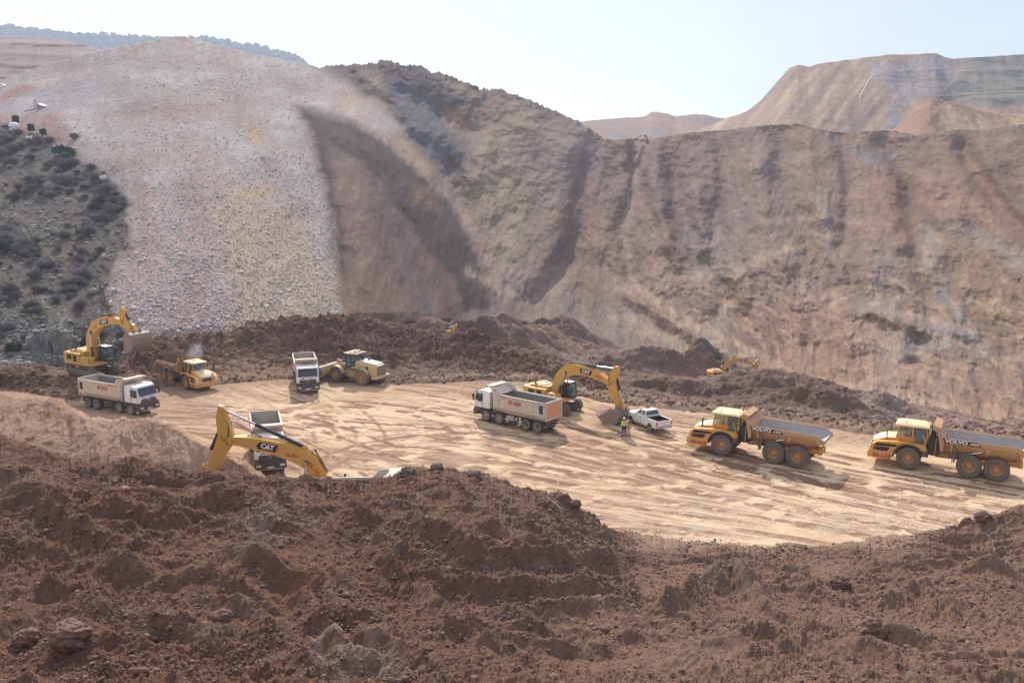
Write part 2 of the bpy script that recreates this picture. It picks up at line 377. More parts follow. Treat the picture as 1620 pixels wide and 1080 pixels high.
    col = lerpc(col, (.30, .205, .14), np.clip(sstep(.1, 1.1, pad_side+n2*.3)*.6, 0, 1))
    col = 1.02*col*(1+.26*n3)[..., None]
    m = earth_mat('clod_soil', 7.0, 30.0, 1.0, .09, .20, 13.0, .36, (.34, .25, .20))
    grid_mesh('foreground_mound', P, col, m, 'dark red brown churned soil mound along the bottom of the picture')
    return P, U, V
MP, MU, MV = build_mound()

# ---- the haul yard: tyre marks drawn on the ground --------------------
TX0, TY0, TR = -75.0, 45.0, .08
TW, TH = int(150/TR), int(75/TR)
TM = np.zeros((TH, TW), np.float32); TD = np.zeros((TH, TW), np.float32)
def stamp(pts, wdt, dark, seed, lug=.3):
    pts = np.array(pts); seg = np.hypot(*np.diff(pts, axis=0).T); s = np.concatenate([[0], np.cumsum(seg)])
    n = int(s[-1]/.06); t = np.linspace(0, s[-1], n)
    x = np.interp(t, s, pts[:, 0]); y = np.interp(t, s, pts[:, 1])
    dx = np.gradient(x); dy = np.gradient(y); l = np.hypot(dx, dy)+1e-9
    g = sstep(-.60, -.05, fbm(t*.13+seed*3.1, t*0+seed*.37+.5, 3, seed))*sstep(0, 4, t)*sstep(s[-1], s[-1]-4, t)
    for o in np.arange(-wdt/2, wdt/2+.01, .05):
        q = o/(wdt/2); X = x-dy/l*o; Y = y+dx/l*o
        i = ((Y-TY0)/TR).astype(int); j = ((X-TX0)/TR).astype(int)
        k = (i >= 0) & (i < TH) & (j >= 0) & (j < TW)
        lu = .55+.45*np.sin((t+abs(o)*.8)/lug*2*math.pi)
        e = 1-abs(q)**4
        np.maximum.at(TM, (i[k], j[k]), (dark*g*e)[k])
        np.maximum.at(TD, (i[k], j[k]), (e*(.35+.65*g)*(.55+.45*lu))[k])
guides = [([(520,700),(640,720),(800,765),(1000,810),(1250,850)], 10, 7), ([(560,690),(700,695),(900,730),(1150,770),(1400,810),(1640,850)], 12, 6),
          ([(470,748),(560,705),(680,685),(800,690),(950,720),(1150,750)], 10, 5), ([(340,660),(450,690),(560,735),(640,762)], 7, 5),
          ([(230,655),(380,668),(540,690)], 6, 3), ([(480,640),(600,648),(740,660),(900,690),(1050,730)], 10, 5),
          ([(560,622),(680,633),(780,652),(860,690)], 7, 4), ([(960,700),(1080,720),(1250,760),(1450,800),(1640,835)], 12, 5),
          ([(900,670),(1000,700),(1100,735),(1300,775)], 8, 4), ([(640,730),(800,800),(900,835),(1000,850)], 8, 3),
          ([(250,640),(330,645),(450,640),(520,625)], 7, 4), ([(850,790),(1000,815),(1200,845)], 7, 2.5), ([(350,612),(430,640),(470,690),(450,740)], 6, 3),
          ([(700,610),(850,640),(1000,690),(1200,710)], 6, 4), ([(1100,700),(1300,750),(1500,790),(1700,830)], 8, 5)]
sd = 0
for g, n, spread in guides:
    uu = np.linspace(0, 1, 40); gu = np.interp(uu, np.linspace(0, 1, len(g)), [q[0] for q in g]); gv = np.interp(uu, np.linspace(0, 1, len(g)), [q[1] for q in g])
    w_ = gp(gu, gv)[:, :2]
    for _ in range(6): w_[1:-1] = (w_[:-2]+2*w_[1:-1]+w_[2:])/4
    for k in range(n):
        sd += 1; off = rng.normal()*spread; a = rng.normal()*.05
        d = np.gradient(w_, axis=0); d /= np.linalg.norm(d, axis=1)[:, None]
        nn = np.stack([-d[:, 1], d[:, 0]], 1)
        c = w_+nn*(off+a*np.linspace(-20, 20, 40)[:, None])
        dark = rng.choice([.15, .3, .6, 1.0]); wd = rng.choice([.45, .6, .75]); gap = rng.choice([1.9, 2.1, 2.6])
        stamp(c+nn*gap/2, wd, dark, sd); stamp(c-nn*gap/2, wd, dark*.9, sd+500)
for g, gap, w2 in (([(1140,722),(1262,743),(1400,768),(1640,812)], 2.56, .7), ([(1435,744),(1577,765),(1760,792)], 2.56, .7), ([(640,640),(766,664),(848,684),(950,712),(1080,752),(1250,790)], -1.96, .5), ([(20,634),(141,644),(203,656)], -1.96, .45),
                   ([(430,628),(472,619),(474,604)], -2.0, .4), ([(395,700),(404,744),(412,790)], -2.0, .4), ([(1003,669),(1025,679),(1060,692),(1180,735)], -1.6, .28), ([(569,608),(640,616),(760,640),(900,690)], -2.3, .6)):
    uu = np.linspace(0, 1, 30); tq = np.linspace(0, 1, len(g)); w_ = gp(np.interp(uu, tq, [q[0] for q in g]), np.interp(uu, tq, [q[1] for q in g]))[:, :2]
    for _ in range(4): w_[1:-1] = (w_[:-2]+2*w_[1:-1]+w_[2:])/4
    d = np.gradient(w_, axis=0); d /= np.linalg.norm(d, axis=1)[:, None]; nn = np.stack([-d[:, 1], d[:, 0]], 1); nn *= np.sign(nn[:, 1:2]+1e-9)
    stamp(w_, w2, .75, 801, .4); stamp(w_+nn*abs(gap), w2, .75, 802, .4)
for g, w2 in (([(905,822),(960,832),(1030,838),(1100,842),(1170,850)], .9), ([(940,842),(1030,850),(1120,856)], .9)):
    stamp(gp(np.array([q[0] for q in g]), np.array([q[1] for q in g]))[:, :2], w2, .8, 9, .45)
def samp(T, X, Y):
    i = np.clip((Y-TY0)/TR, 0, TH-2); j = np.clip((X-TX0)/TR, 0, TW-2)
    i0 = i.astype(int); j0 = j.astype(int); a = i-i0; b = j-j0
    return (T[i0, j0]*(1-b)+T[i0, j0+1]*b)*(1-a)+(T[i0+1, j0]*(1-b)+T[i0+1, j0+1]*b)*a
edge_v = [(-300,600),(0,612),(120,632),(250,612),(350,606),(450,598),(520,602),(620,606),(700,604),(760,600),(850,603),(950,634),(1050,646),
          (1100,651),(1180,660),(1250,664),(1350,684),(1450,690),(1620,704),(1850,722)]
def edge_line(us, dz=0.0, dY=0.0):
    v = np.interp(us, [q[0] for q in edge_v], [q[1] for q in edge_v]); P = gp(us, v, 0)
    P[:, 0] *= (P[:, 1]+dY)/P[:, 1]; P[:, 1] += dY; P[:, 2] = dz
    return P
def build_yard():
    us = np.concatenate([np.linspace(-900, -270, 60), np.linspace(-260, 1840, 1560), np.linspace(1850, 2500, 60)])
    e = edge_line(us)
    n = line(us, [(-260,50,'z',0),(1840,46,'z',0)])
    vn = uv_of(n)[1]; ve = uv_of(e)[1]
    t = (np.linspace(0, 1, 520))[:, None]; v = vn*(1-t)+ve*t
    P = gp(us[None]*np.ones_like(v), v, 0)
    l1 = edge_line(us, -.4, 2.5); P = np.concatenate([P, l1[None], edge_line(us, -3, 6)[None]], 0)
    X, Y = P[..., 0], P[..., 1]; U, V = uv_of(P)
    m = samp(TM, X, Y); d = samp(TD, X, Y)
    n1 = fbm(X*.06, Y*.09, 4, 101); n2 = fbm(X*.4, Y*.6, 4, 102); n3 = fbm(X*1.6, Y*2.0, 4, 103)
    # long drag streaks along the haul direction
    c, s = math.cos(R(-21)), math.sin(R(-21)); a = X*c+Y*s; b = -X*s+Y*c
    st = fbm(a*.10+.6*n1, b*1.5+1.2*n1, 4, 105); st2 = fbm(a*.22, b*3.4, 3, 106)
    H = .10*n1-.16*d*(.7+.3*n2)-1.0*np.exp(-((X+13.5)/5)**6-((Y-62.8)/3.2)**6)+.02*n2+.02*n3+.03*st+.02*st2
    edge = sstep(0, 25, P.shape[0]-np.arange(P.shape[0]))[:, None]
    col = np.ones(P.shape)*np.array((.64, .465, .30))
    col = lerpc(col, (.50, .33, .20), sstep(-.2, .6, n1+.3*n2))
    brown = (.19, .10, .062)
    k = np.clip(m*1.25*sstep(-.5, .05, n2+.4*n3), 0, 1)
    dd = np.clip(k*1.0+.55*sstep(.36, .56, st+.15*n3)*sstep(-.1, .3, n1+.1*n2), 0, .92)
    col = lerpc(col, brown, dd)
    # more brown towards the back edge and under the heaps
    bk = sstep(648, 606, V+14*n2)*(1-.75*sstep(330, 470, U)*sstep(900, 640, U)*sstep(604, 616, V))
    bk = np.maximum(bk, poly(U, V, [(930,640),(1060,645),(1250,665),(1640,700),(1840,720),(1840,735),(1620,722),(1400,712),(1200,690),(1060,676),(960,668)], 10)*.8)
    col = lerpc(col, (.20, .115, .075), np.clip(bk*(.75+.5*n3), 0, .95))
    col = lerpc(col, (.25, .15, .095), np.clip(poly(U, V, [(-300,600),(250,600),(350,640),(330,668),(230,668),(-300,640)], 16)*(.8+.4*n3), 0, 1)*.85)
    col = lerpc(col, (.36, .23, .145), np.clip(poly(U, V, [(300,660),(470,690),(560,760),(300,780)], 20), 0, 1)*.45)
    dmp = np.clip(poly(U, V, [(430,735),(560,690),(700,680),(860,700),(1100,750),(1000,790),(800,755),(640,740),(520,765)], 22)*sstep(-.15, .35, fbm(a*.09, b*.8, 4, 108)+.2*n2), 0, 1)
    col = lerpc(col, (.30, .185, .115), dmp*.75)
    col = lerpc(col, (.66, .53, .38), np.clip(poly(U, V, [(900,780),(1640,800),(1640,850),(1000,850)], 20)*sstep(-.2,.4,n2), 0, 1)*.5)
    col = col*(1+.10*n3)[..., None]
    rub = sstep(.15, .5, n2+.2)*np.clip(bk, 0, 1)
    H = H+rub*.18*np.abs(n3)-.7*sstep(54.6, 52.5, Y)*sstep(900, 1000, U)*sstep(1560, 1460, U)-.5*np.exp(-((X+14.5)/5)**6-((Y-62.8)/3.2)**6)
    P = P.copy(); P[..., 2] += H*edge
    mt = earth_mat('packed_sand', 4.0, 20.0, .5, .05, .12, 3.0, .16, (.62, .5, .38))
    grid_mesh('haul_yard', P, col, mt, 'packed tan sand yard crossed by brown tyre tracks')
build_yard()

# ---- sand berm on the left -------------------------------------------
def build_berm():
    us = np.linspace(-280, 420, 620)
    top = [(-280,74,'v',604),(-60,74,'v',617),(0,74,'v',622),(60,73,'v',630),(110,71,'v',650),(135,69,'v',660),(170,69,'v',664),(215,68.5,'v',664),(260,67,'v',672),(300,65.5,'v',692),(345,64,'v',712),(385,63,'v',738),(420,62,'v',772)]
    t = line(us, top)
    L = [line(us, [(-280,54,'z',-.8),(420,57,'z',-.8)]), line(us, [(-280,60,'z',2.0),(200,60,'z',1.4),(420,60,'z',-.5)]), t]
    b = t.copy(); b[:, 1] += 1.5; b[:, 2] -= .3; b2 = t.copy(); b2[:, 1] += 8; b2[:, 0] *= 1+8/t[:, 1]; b2[:, 2] = -.8
    P = vsmooth(loft(L+[b, b2], [40, 230, 12, 26]), 8)
    X, Y = P[..., 0].copy(), P[..., 1].copy(); U, V = uv_of(P)
    n1 = fbm(X*.2, Y*.2, 4, 201); n2 = fbm(X*.9, Y*.9, 4, 202); n3 = fbm(X*3, Y*3, 3, 203)
    gul = ridged(X*.55+Y*.15+.4*n1, Y*.12, 4, 205)
    d, r = worley(X*1.2, Y*1.2, 206)
    H = .35*n1+.34*(gul-.5)+.16*(ridged(X*1.3+Y*.3+.4*n1, Y*.25, 3, 209)-.5)+.05*n2+.04*n3+.08*np.sqrt(np.clip(1-(d/.5)**2, 0, 1))*sstep(.75, .85, r)
    P = P+normals(P)*H[..., None]
    col = np.ones(P.shape)*np.array((.33, .205, .135))
    col = lerpc(col, (.27, .155, .10), sstep(-.1, .5, n1+.3*n2))
    col = lerpc(col, (.20, .125, .09), poly(U, V, [(-300,690),(120,700),(230,735),(330,760),(-300,800)], 20)*.8)
    col = lerpc(col, (.42, .28, .185), poly(U, V, [(120,660),(330,680),(400,740),(300,740),(180,700)], 25)*.7)
    col *= (1+.15*n3)[..., None]
    grid_mesh('sand_berm', P, col, earth_mat('berm_soil', 5, 20, .6, .07, .2, 4.0, .25, (.45, .33, .24)), 'soft brown sand berm on the left of the yard')
build_berm()

# ---- dark spoil heaps behind the yard --------------------------------
def build_heaps():
    us = np.linspace(-300, 1010, 1050)
    toe = edge_line(us, -.5, -1.5); toe2 = edge_line(us, .25, 0)
    cr = line(us, [(-300,97,'v',588),(-60,98,'v',590),(60,99,'v',592),(130,101,'v',596),(185,103,'v',594),(205,106,'v',572),(222,109,'v',546),(250,111,'v',540),(310,112,'v',538),(350,113,'v',545),(375,114,'v',536),
                   (400,116,'v',522),(450,118,'v',513),(500,119,'v',511),(560,120,'v',509),(600,120,'v',512),(640,120,'v',520),(680,120,'v',532),(712,119,'v',541),
                   (745,118,'v',539),(790,116,'v',556),(830,113,'v',566),(880,107,'v',582),(930,101,'v',612),(980,97,'v',640),(1010,95,'v',655)])
    mid = toe2*.45+cr*.55; mid[:, 2] = lerp(toe2[:, 2], cr[:, 2], .40)
    cut = np.exp(-((us-285)/60)**2)+.8*np.exp(-((us-530)/75)**2)
    mid[:, 2] = lerp(mid[:, 2], toe2[:, 2]+.8, np.clip(cut, 0, 1)*.8); 
    m2 = toe2*.25+cr*.75; m2[:, 2] = lerp(lerp(toe2[:, 2], cr[:, 2], .68), cr[:, 2]*.92, np.clip(cut, 0, 1))
    bk = cr.copy(); bk[:, 1] += 8; bk[:, 0] *= 1+8/cr[:, 1]; bk[:, 2] -= .9
    bk1 = cr.copy(); bk1[:, 1] += 22; bk1[:, 0] *= 1+22/cr[:, 1]; bk1[:, 2] -= 7
    bk2 = cr.copy(); bk2[:, 1] += 60; bk2[:, 0] *= 1+60/cr[:, 1]; bk2[:, 2] = -32
    P = vsmooth(loft([toe, toe2, mid, m2, cr, bk, bk1, bk2], [10, 90, 60, 80, 60, 20, 16]), 5)
    X, Y = P[..., 0].copy(), P[..., 1].copy(); U, V = uv_of(P)
    row = np.arange(P.shape[0])[:, None]*np.ones(P.shape[1])
    n1 = fbm(X*.09, Y*.12, 5, 301); n2 = fbm(X*.45, Y*.45, 4, 302); n3 = fbm(X*1.6, Y*1.6, 4, 303)
    g = ridged(X*.5+.5*n1, Y*.10, 4, 305); rg = ridged(X*.11+.3*n2, Y*.13, 4, 306)
    amp = sstep(8, 90, row)*(1-.7*poly(U, V, [(80,560),(215,560),(215,610),(80,610)], 10))
    d, r = worley(X*.8, Y*.8, 307); d2, r2 = worley(X*1.9, Y*1.9, 308)
    H = 1.3*n1+1.1*(rg-.5)+.35*(g-.5)+.35*n2+.2*n3+.4*np.sqrt(np.clip(1-(d/.5)**2, 0, 1))*sstep(.6, .8, r)+.2*np.sqrt(np.clip(1-(d2/.5)**2, 0, 1))*sstep(.5, .8, r2)
    P = P+normals(P)*(H*amp)[..., None]
    col = np.ones(P.shape)*np.array((.135, .078, .054))
    col = lerpc(col, (.105, .06, .043), sstep(0, .5, n1))
    col = lerpc(col, (.21, .13, .092), sstep(.1, .55, fbm(X*.2+5, Y*.25, 4, 309))*.7)
    col = lerpc(col, (.27, .165, .105), poly(U, V, [(210,600),(380,545),(470,600),(450,620),(360,625)], 22)*.75)
    col = lerpc(col, (.20, .12, .08), poly(U, V, [(-300,585),(230,588),(200,640),(-300,660)], 20)*.6)
    col = lerpc(col, (.25, .15, .10), sstep(20, 2, row)*.8)
    col *= (1+.22*n3)[..., None]
    grid_mesh('spoil_heaps', P, col, earth_mat('spoil_soil', 2.5, 12, .8, .14, .2, 2.2, .3, (.30, .2, .15)), 'long dark brown heaps of dumped soil behind the yard')
    return P, U, V
HP, HU, HV = build_heaps()

# ---- lower ground beyond the yard's edge ------------------------------
def build_lower():
    us = np.linspace(600, 1860, 1050)
    e0 = edge_line(us, -.6, -1.5); e1 = edge_line(us, .35, .8)
    L2 = line(us, [(600,112,'z',-2),(760,112,'z',-2),(950,104,'z',-1.2),(1100,96,'z',-1.0),(1300,90,'z',-.6),(1620,84,'z',-1),(1860,82,'z',-1)])
    L3 = line(us, [(600,150,'v',560),(800,150,'v',585),(950,140,'v',618),(1100,135,'v',628),(1250,118,'v',640),(1400,105,'v',664),(1620,98,'v',692),(1860,96,'v',716)])
    L4 = line(us, [(600,190,'z',-15),(800,190,'z',-17),(950,190,'v',598),(1100,190,'v',600),(1250,160,'v',612),(1400,140,'v',640),(1620,118,'v',684),(1860,112,'v',706)])
    L5 = line(us, [(600,240,'z',-20),(800,240,'v',540),(950,235,'v',560),(1100,230,'v',570),(1250,190,'v',592),(1400,165,'v',628),(1620,135,'v',672),(1860,125,'v',700)])
    L6 = line(us, [(600,320,'z',-26),(1000,320,'z',-26),(1300,240,'z',-26),(1860,170,'z',-26)])
    P = vsmooth(loft([e0, e1, L2, L3, L4, L5, L6], [8, 70, 120, 110, 110, 60]), 10)
    X, Y = P[..., 0].copy(), P[..., 1].copy(); U, V = uv_of(P)
    row = np.arange(P.shape[0])[:, None]*np.ones(P.shape[1])
    n1 = fbm(X*.035, Y*.05, 5, 401); n2 = fbm(X*.16, Y*.2, 5, 402); n3 = fbm(X*.8, Y*.9, 4, 403)
    rg = ridged(X*.07+.4*n2, Y*.10, 5, 406)
    H = 1.2*n1+1.4*(rg-.5)+.6*n2+.28*n3
    dark = np.zeros(U.shape)
    # named heaps: u, Y, half width m, half depth m, height m, darkness
    for u, yy, wx, wy, h, dk, pw in ((885,240,13,9,8.5,1.0,2),(820,225,14,7,6,.5,3),(650,205,12,6,7,.8,3),(1000,208,11,6,3.2,.8,3),(1060,205,9,5,3.2,.8,3),(1128,206,6.0,6,6.6,1.1,4),(1205,204,7,6,3.0,.9,2),
                         (1172,176,4.8,5,2.4,1.0,2),(1190,180,5,5,1.0,1.0,2),(1120,168,5,4,.7,.9,2),(800,176,16,7,4.0,.5,3),(850,190,12,6,3.5,.5,3),(760,215,14,6,8,.5,3),
                         (920,170,14,5,2.0,.6,2),(960,180,9,5,2.2,.6,2),(1240,150,12,6,3.5,.8,3),(1330,124,8,4,1.8,.9,3),(1385,118,5,4,2.0,.35,3),(1290,98,8,2.5,1.6,.7,2),(1340,95,6,2.2,1.8,.7,2),(1220,110,7,3,2,.8,2),(690,195,8,5,8,.8,3),(1060,120,8,3,1.6,.8,2),(1130,118,9,3,1.8,.9,2)):
        x0 = (u-810)/FPX*yy*1.03
        q = np.abs((X-x0+1.5*n2)/wx)**pw+np.abs((Y-yy+1.5*n2)/wy)**pw
        bb = np.exp(-q); H = H+h*bb*(1+.18*n2); dark = np.maximum(dark, dk*np.clip(bb*1.6, 0, 1))
    rub = sstep(14, 2, np.abs(row-14)*.6)*0+np.exp(-((row-22)/16)**2)
    d, r = worley(X*.9, Y*.9, 411); d2, r2 = worley(X*2, Y*2, 412)
    H = H*sstep(10, 110, row)*1.0+rub*(.55*np.abs(n2)+.3*np.sqrt(np.clip(1-(d/.5)**2, 0, 1))*sstep(.3, .6, r)+.2*np.sqrt(np.clip(1-(d2/.5)**2, 0, 1)))
    for u, yy, w_ in ((1141,188,6),(1158,203,5.5),(1022,172,3),(700,165,9)):
        g_ = np.exp(-(((X-(u-810)/FPX*yy*1.03)/w_)**2+((Y-yy)/w_)**2)**2); H = H*(1-g_)-.5*g_
    P = P.copy(); P[..., 2] += H
    col = np.ones(P.shape)*np.array((.24, .155, .115))
    col = lerpc(col, (.155, .095, .07), np.clip(dark, 0, 1))
    band = poly(U, V, [(700,540),(860,560),(1000,590),(1200,600),(1330,640),(1480,680),(1300,670),(1120,645),(960,628),(880,600),(700,600)], 16)
    col = lerpc(col, (.125, .076, .055), np.clip(band*(.75+.6*n2), 0, 1)*.9)
    col = lerpc(col, (.36, .235, .16), sstep(.2, .6, fbm(X*.05, Y*.3, 4, 409))*.45)
    col = lerpc(col, (.23, .175, .14), poly(U, V, [(1360,628),(1400,632),(1445,668),(1400,676),(1362,655)], 6)*.7)
    col = lerpc(col, (.33, .22, .145), np.exp(-((row-16)/14)**2)*.8)
    col *= (1+.2*n3)[..., None]
    grid_mesh('lower_ground', P, col, earth_mat('valley_soil', 1.2, 6, .8, .25, .1, 1.2, .28, (.36, .27, .22)), 'rough brown ground falling away behind the yard')
    return P, U, V
LP_, LU, LV = build_lower()

# ---- the mountainside -------------------------------------------------
scrub_poly = [(-260,185),(0,192),(30,203),(60,212),(78,222),(112,240),(125,256),(165,272),(180,292),(186,305),(200,312),(196,340),(203,372),(190,400),(180,425),(172,455),(170,480),(178,505),(205,530),(230,545),(230,620),(-260,620)]
def build_mountain():
    us = np.linspace(-230, 1850, 1460)
    crest = [(-230,175),(-100,160),(0,127),(60,106),(150,82),(215,69),(255,61),(285,57),(310,62),(345,72),(400,86),(470,98),(505,107),(530,103),(560,103),(585,100),(612,95),(640,103),(665,104),(682,114),(700,116),
             (730,128),(762,140),(790,141),(830,155),(870,172),(910,190),(935,205),(958,221),(1000,219),(1030,221),(1060,213),(1110,208),(1150,206),(1200,199),(1240,197),(1265,196),(1290,203),
             (1330,210),(1370,207),(1410,206),(1450,214),(1500,206),(1560,205),(1620,196),(1850,188)]
    base = [(-230,575),(0,580),(120,575),(200,560),(300,548),(400,540),(560,525),(700,515),(800,512),(900,530),(960,556),(1020,566),(1100,586),(1200,606),(1300,640),(1400,664),(1500,678),(1620,700),(1850,725)]
    bY = [(-230,125),(0,128),(200,142),(400,160),(560,185),(700,210),(800,245),(900,245),(1000,228),(1100,208),(1200,184),(1300,162),(1400,148),(1500,138),(1620,126),(1850,115)]
    cY = [(-230,330),(0,345),(285,345),(500,365),(610,400),(760,420),(900,415),(955,390),(1100,370),(1200,350),(1400,310),(1620,285),(1850,270)]
    f = lambda tb: np.interp(us, [q[0] for q in tb], [q[1] for q in tb])
    def sm(a, w_):
        k_ = np.exp(-np.linspace(-2, 2, 2*w_+1)**2); k_ /= k_.sum(); return np.convolve(np.pad(a, w_, mode='edge'), k_, 'valid')
    cv, bv, by, cy = f(crest), sm(f(base), 30), sm(f(bY), 60), sm(f(cY), 60)
    n = 430; t = np.linspace(0, 1, n)[:, None]
    V = bv*(1-t)+cv*t; U = us[None]*np.ones_like(V)
    # distance profile: slopes of even steepness
    hb = at(us, bv, by)[:, 2]; hc = at(us, cv, cy)[:, 2]
    tanv = -(ray(us[None], V)[2]/ray(us[None], V)[1])       # downward tangent of the view ray
    sl = sm((hc-hb)/(cy-by), 50); hb = sm(hb, 20)
    pw = lerp(1.0, 1.32, sstep(560, 760, us)); Yd = np.empty_like(V); ss = np.linspace(-.02, 1.15, 420)
    for j in range(len(us)):                               # the ray meets a slope that steepens upwards
        yy = by[j]+ss*(cy[j]-by[j]); zz = hb[j]+sl[j]*(cy[j]-by[j])*np.sign(ss)*np.abs(ss)**pw[j]
        tg = (CAM_H-zz)/yy; Yd[:, j] = np.interp(-tanv[:, j], -tg, yy)
    rel = np.zeros(U.shape)
    nn = fbm(U*.012, V*.012, 4, 520)
    def ln(pts, a, w_): 
        nonlocal rel
        rel = rel+(.6 if min(q[0] for q in pts) < 960 else 1.0)*a*np.exp(-(pdist(U+10*nn, V+10*nn, pts)/w_)**2)
    dh = [(478,168),(560,195),(650,262),(722,335),(762,420),(772,475),(700,520),(540,520),(522,400),(502,270)]
    rel += 6*poly(U+8*nn, V+8*nn, dh, 26)
    rel += 4*poly(U, V, [(-300,60),(285,50),(470,95),(545,150),(620,210),(600,240),(480,165),(500,260),(525,400),(545,530),(170,560),(165,480),(205,370),(195,300),(60,210),(-300,180)], 34)
    ln([(600,150),(640,200),(700,260),(730,330)], -16, 26)
    ln([(560,110),(610,150),(660,210)], 7, 12)
    ln([(640,150),(680,170),(760,215)], -12, 20)
    rel += 9*poly(U+10*nn, V, [(735,240),(790,158),(850,180),(945,230),(930,300),(895,420),(872,540),(775,540),(765,440),(745,340)], 26)
    ln([(930,235),(918,320),(895,410),(850,475)], -16, 22)
    ln([(1010,228),(1000,300),(988,370),(1005,450)], -9, 14); ln([(1040,230),(1035,300),(1050,380)], 5, 14)
    ln([(1060,260),(1085,350),(1120,430),(1160,500)], -7, 18); ln([(1230,215),(1245,300),(1285,400),(1320,470)], -8, 22)
    ln([(1130,480),(1150,440),(1210,425)], 3, 14); ln([(1180,420),(1190,470),(1170,520)], -3, 12)
    ln([(1400,230),(1440,300),(1470,370)], -7, 20)
    rel += -5*poly(U, V, [(1478,360),(1560,372),(1640,450),(1700,560),(1640,590),(1550,540),(1490,440)], 22)
    ln([(1330,480),(1400,500),(1480,520)], 5, 14); ln([(1250,545),(1350,560),(1450,575)], -2, 16)
    ln([(1000,470),(1080,520),(1200,590)], 6, 14); ln([(1520,230),(1560,300),(1640,380)], -6, 16)
    ln([(950,420),(1010,480),(1100,545)], -6, 18)
    ln([(1140,215),(1152,300),(1130,380),(1152,470)], -5, 12); ln([(1330,215),(1345,300),(1335,400),(1360,480)], -5, 13); ln([(1105,300),(1112,390)], 4, 13); ln([(1280,260),(1300,340)], 4, 14)
    ln([(1560,240),(1600,320),(1650,380)], 5, 15); ln([(1020,260),(1040,340),(1070,420)], 4, 11); ln([(1200,250),(1205,340),(1240,420)], 4, 14); ln([(1430,300),(1450,420),(1480,520)], -4, 14)
    ln([(805,190),(790,270),(800,370)], -5, 14); ln([(860,200),(845,300),(850,400)], -4, 12); ln([(555,200),(590,300),(610,430),(620,520)], -4, 12); ln([(530,220),(545,330),(575,450)], 3, 12); ln([(640,300),(680,400),(700,500)], 3, 12)
    ln([(80,500),(100,505)], 5, 26)
    Pq = at(U, V, Yd); Z = Pq[..., 2]
    mp = (Pq[n//3, :, :2]+Pq[2*n//3, :, :2])/2; S = np.concatenate([[0], np.cumsum(np.hypot(*np.diff(mp, axis=0).T))])-150
    X = S[None]*np.ones_like(Z)
    n1 = fbm(X*.02, Z*.03, 5, 501); n2 = fbm(X*.08, Z*.10, 5, 502); n3 = fbm(X*.4, Z*.5, 4, 503)
    lean = lerp(.12, lerp(-.35, .0, sstep(900, 1050, U)), sstep(560, 680, U))
    g1 = ridged((X+lean*Z)*.045+.35*n1, Z*.018, 5, 505); g2 = ridged((X+lean*Z)*.16+.5*n1, Z*.035, 4, 506)
    scree = poly(U+12*n2+14*n1+6*n3, V+10*n2, [(-300,90),(285,40),(500,100),(640,205),(600,215),(470,165),(500,250),(520,330),(535,460),(560,540),(200,570),(165,480),(205,370),(195,300),(60,210),(-300,170)], 10)
    scrub = poly(U+7*n2+5*n3, V+7*n2+5*n3, scrub_poly, 3)
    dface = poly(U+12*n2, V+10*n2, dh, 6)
    smooth_ = (1-.9*scree-.4*dface)*(1-.6*scrub)
    # slumped terraces low on the right slope
    ter = sstep(960, 1080, U)*sstep(330, 480, V)
    lobes = ridged(X*.05+1.2*n1, Z*.22+1.5*n1, 4, 508)
    rel += 4*n1*(1-.1*scree)+1.8*n2*smooth_+.45*n3*smooth_+2.6*(g1-.5)*smooth_+.35*(g2-.5)*smooth_+1.3*fbm(X*.16, Z*.2, 4, 510)*smooth_+ter*(1.6*(lobes-.5)+1.5*n2+.6*ridged(X*.22, Z*.4, 4, 509))
    wd_, wr_ = worley(X*.55+n2, Z*.75, 571)
    rel += scree*(.10*n3+.5*n2)+scrub*(1.0*n2+.5*n3+.5*np.sqrt(np.clip(1-(wd_/.5)**2, 0, 1))*sstep(.5, .8, wr_))
    fade = sstep(0, .03, t)*.6+.4
    P = at(U, V, Yd-rel*fade)
    # rough skyline: crags on the dark crest
    cr_n = (fbm(us*.09, us*0, 4, 530)*3.2+fbm(us*.4, us*0, 3, 531)*1.4)*np.clip(.25+sstep(490, 560, us)*sstep(990, 900, us), 0, 1)
    P[..., 2] += (cr_n*.55)[None]*sstep(.965, 1.0, t)
    # back of the ridge
    b = P[-1].copy(); b[:, 1] += 30; b[:, 2] -= 10; b2 = P[-1].copy(); b2[:, 1] += 150; b2[:, 2] -= 90
    lo = P[0].copy(); lo[:, 1] -= 12; lo[:, 2] -= 9
    Pf = np.concatenate([lo[None], P, b[None], b2[None]], 0)
    # ------- colours of the rock
    c = np.ones(P.shape)*np.array((.205, .145, .118))
    nA = fbm(X*.015+3, Z*.03, 4, 541); nB = fbm((X-.35*Z)*.05, Z*.02, 5, 542); nC = fbm((X+lean*Z)*.14, Z*.03, 5, 543)
    c = lerpc(c, (.29, .19, .135), sstep(-.1, .5, nA)*.8)
    c = lerpc(c, (.22, .19, .175), sstep(.05, .5, nB)*.75)
    c = lerpc(c, (.235, .14, .10), sstep(.0, .5, fbm(X*.03, Z*.03, 5, 544))*.6)
    c = lerpc(c, (.175, .12, .10), sstep(.15, .6, nC)*.45)
    c = lerpc(c, (.36, .26, .195), sstep(.25, .65, fbm((X+lean*Z)*.22, Z*.05, 4, 545))*.40)
    def patch(pts, colr, a, soft=10, nz=8):
        nonlocal c
        c = lerpc(c, colr, np.clip(poly(U+nz*n2+nz*.5*n3, V+nz*n2-nz*.5*n3, pts, soft), 0, 1)*a)
    def stripe(pts, colr, a, w_):
        nonlocal c
        c = lerpc(c, colr, np.clip(np.exp(-(pdist(U+6*n2+3*n3, V+4*n2, pts)/w_)**2)*a*1.35*(.75+.6*np.clip(n3, -1, 1)), 0, 1))
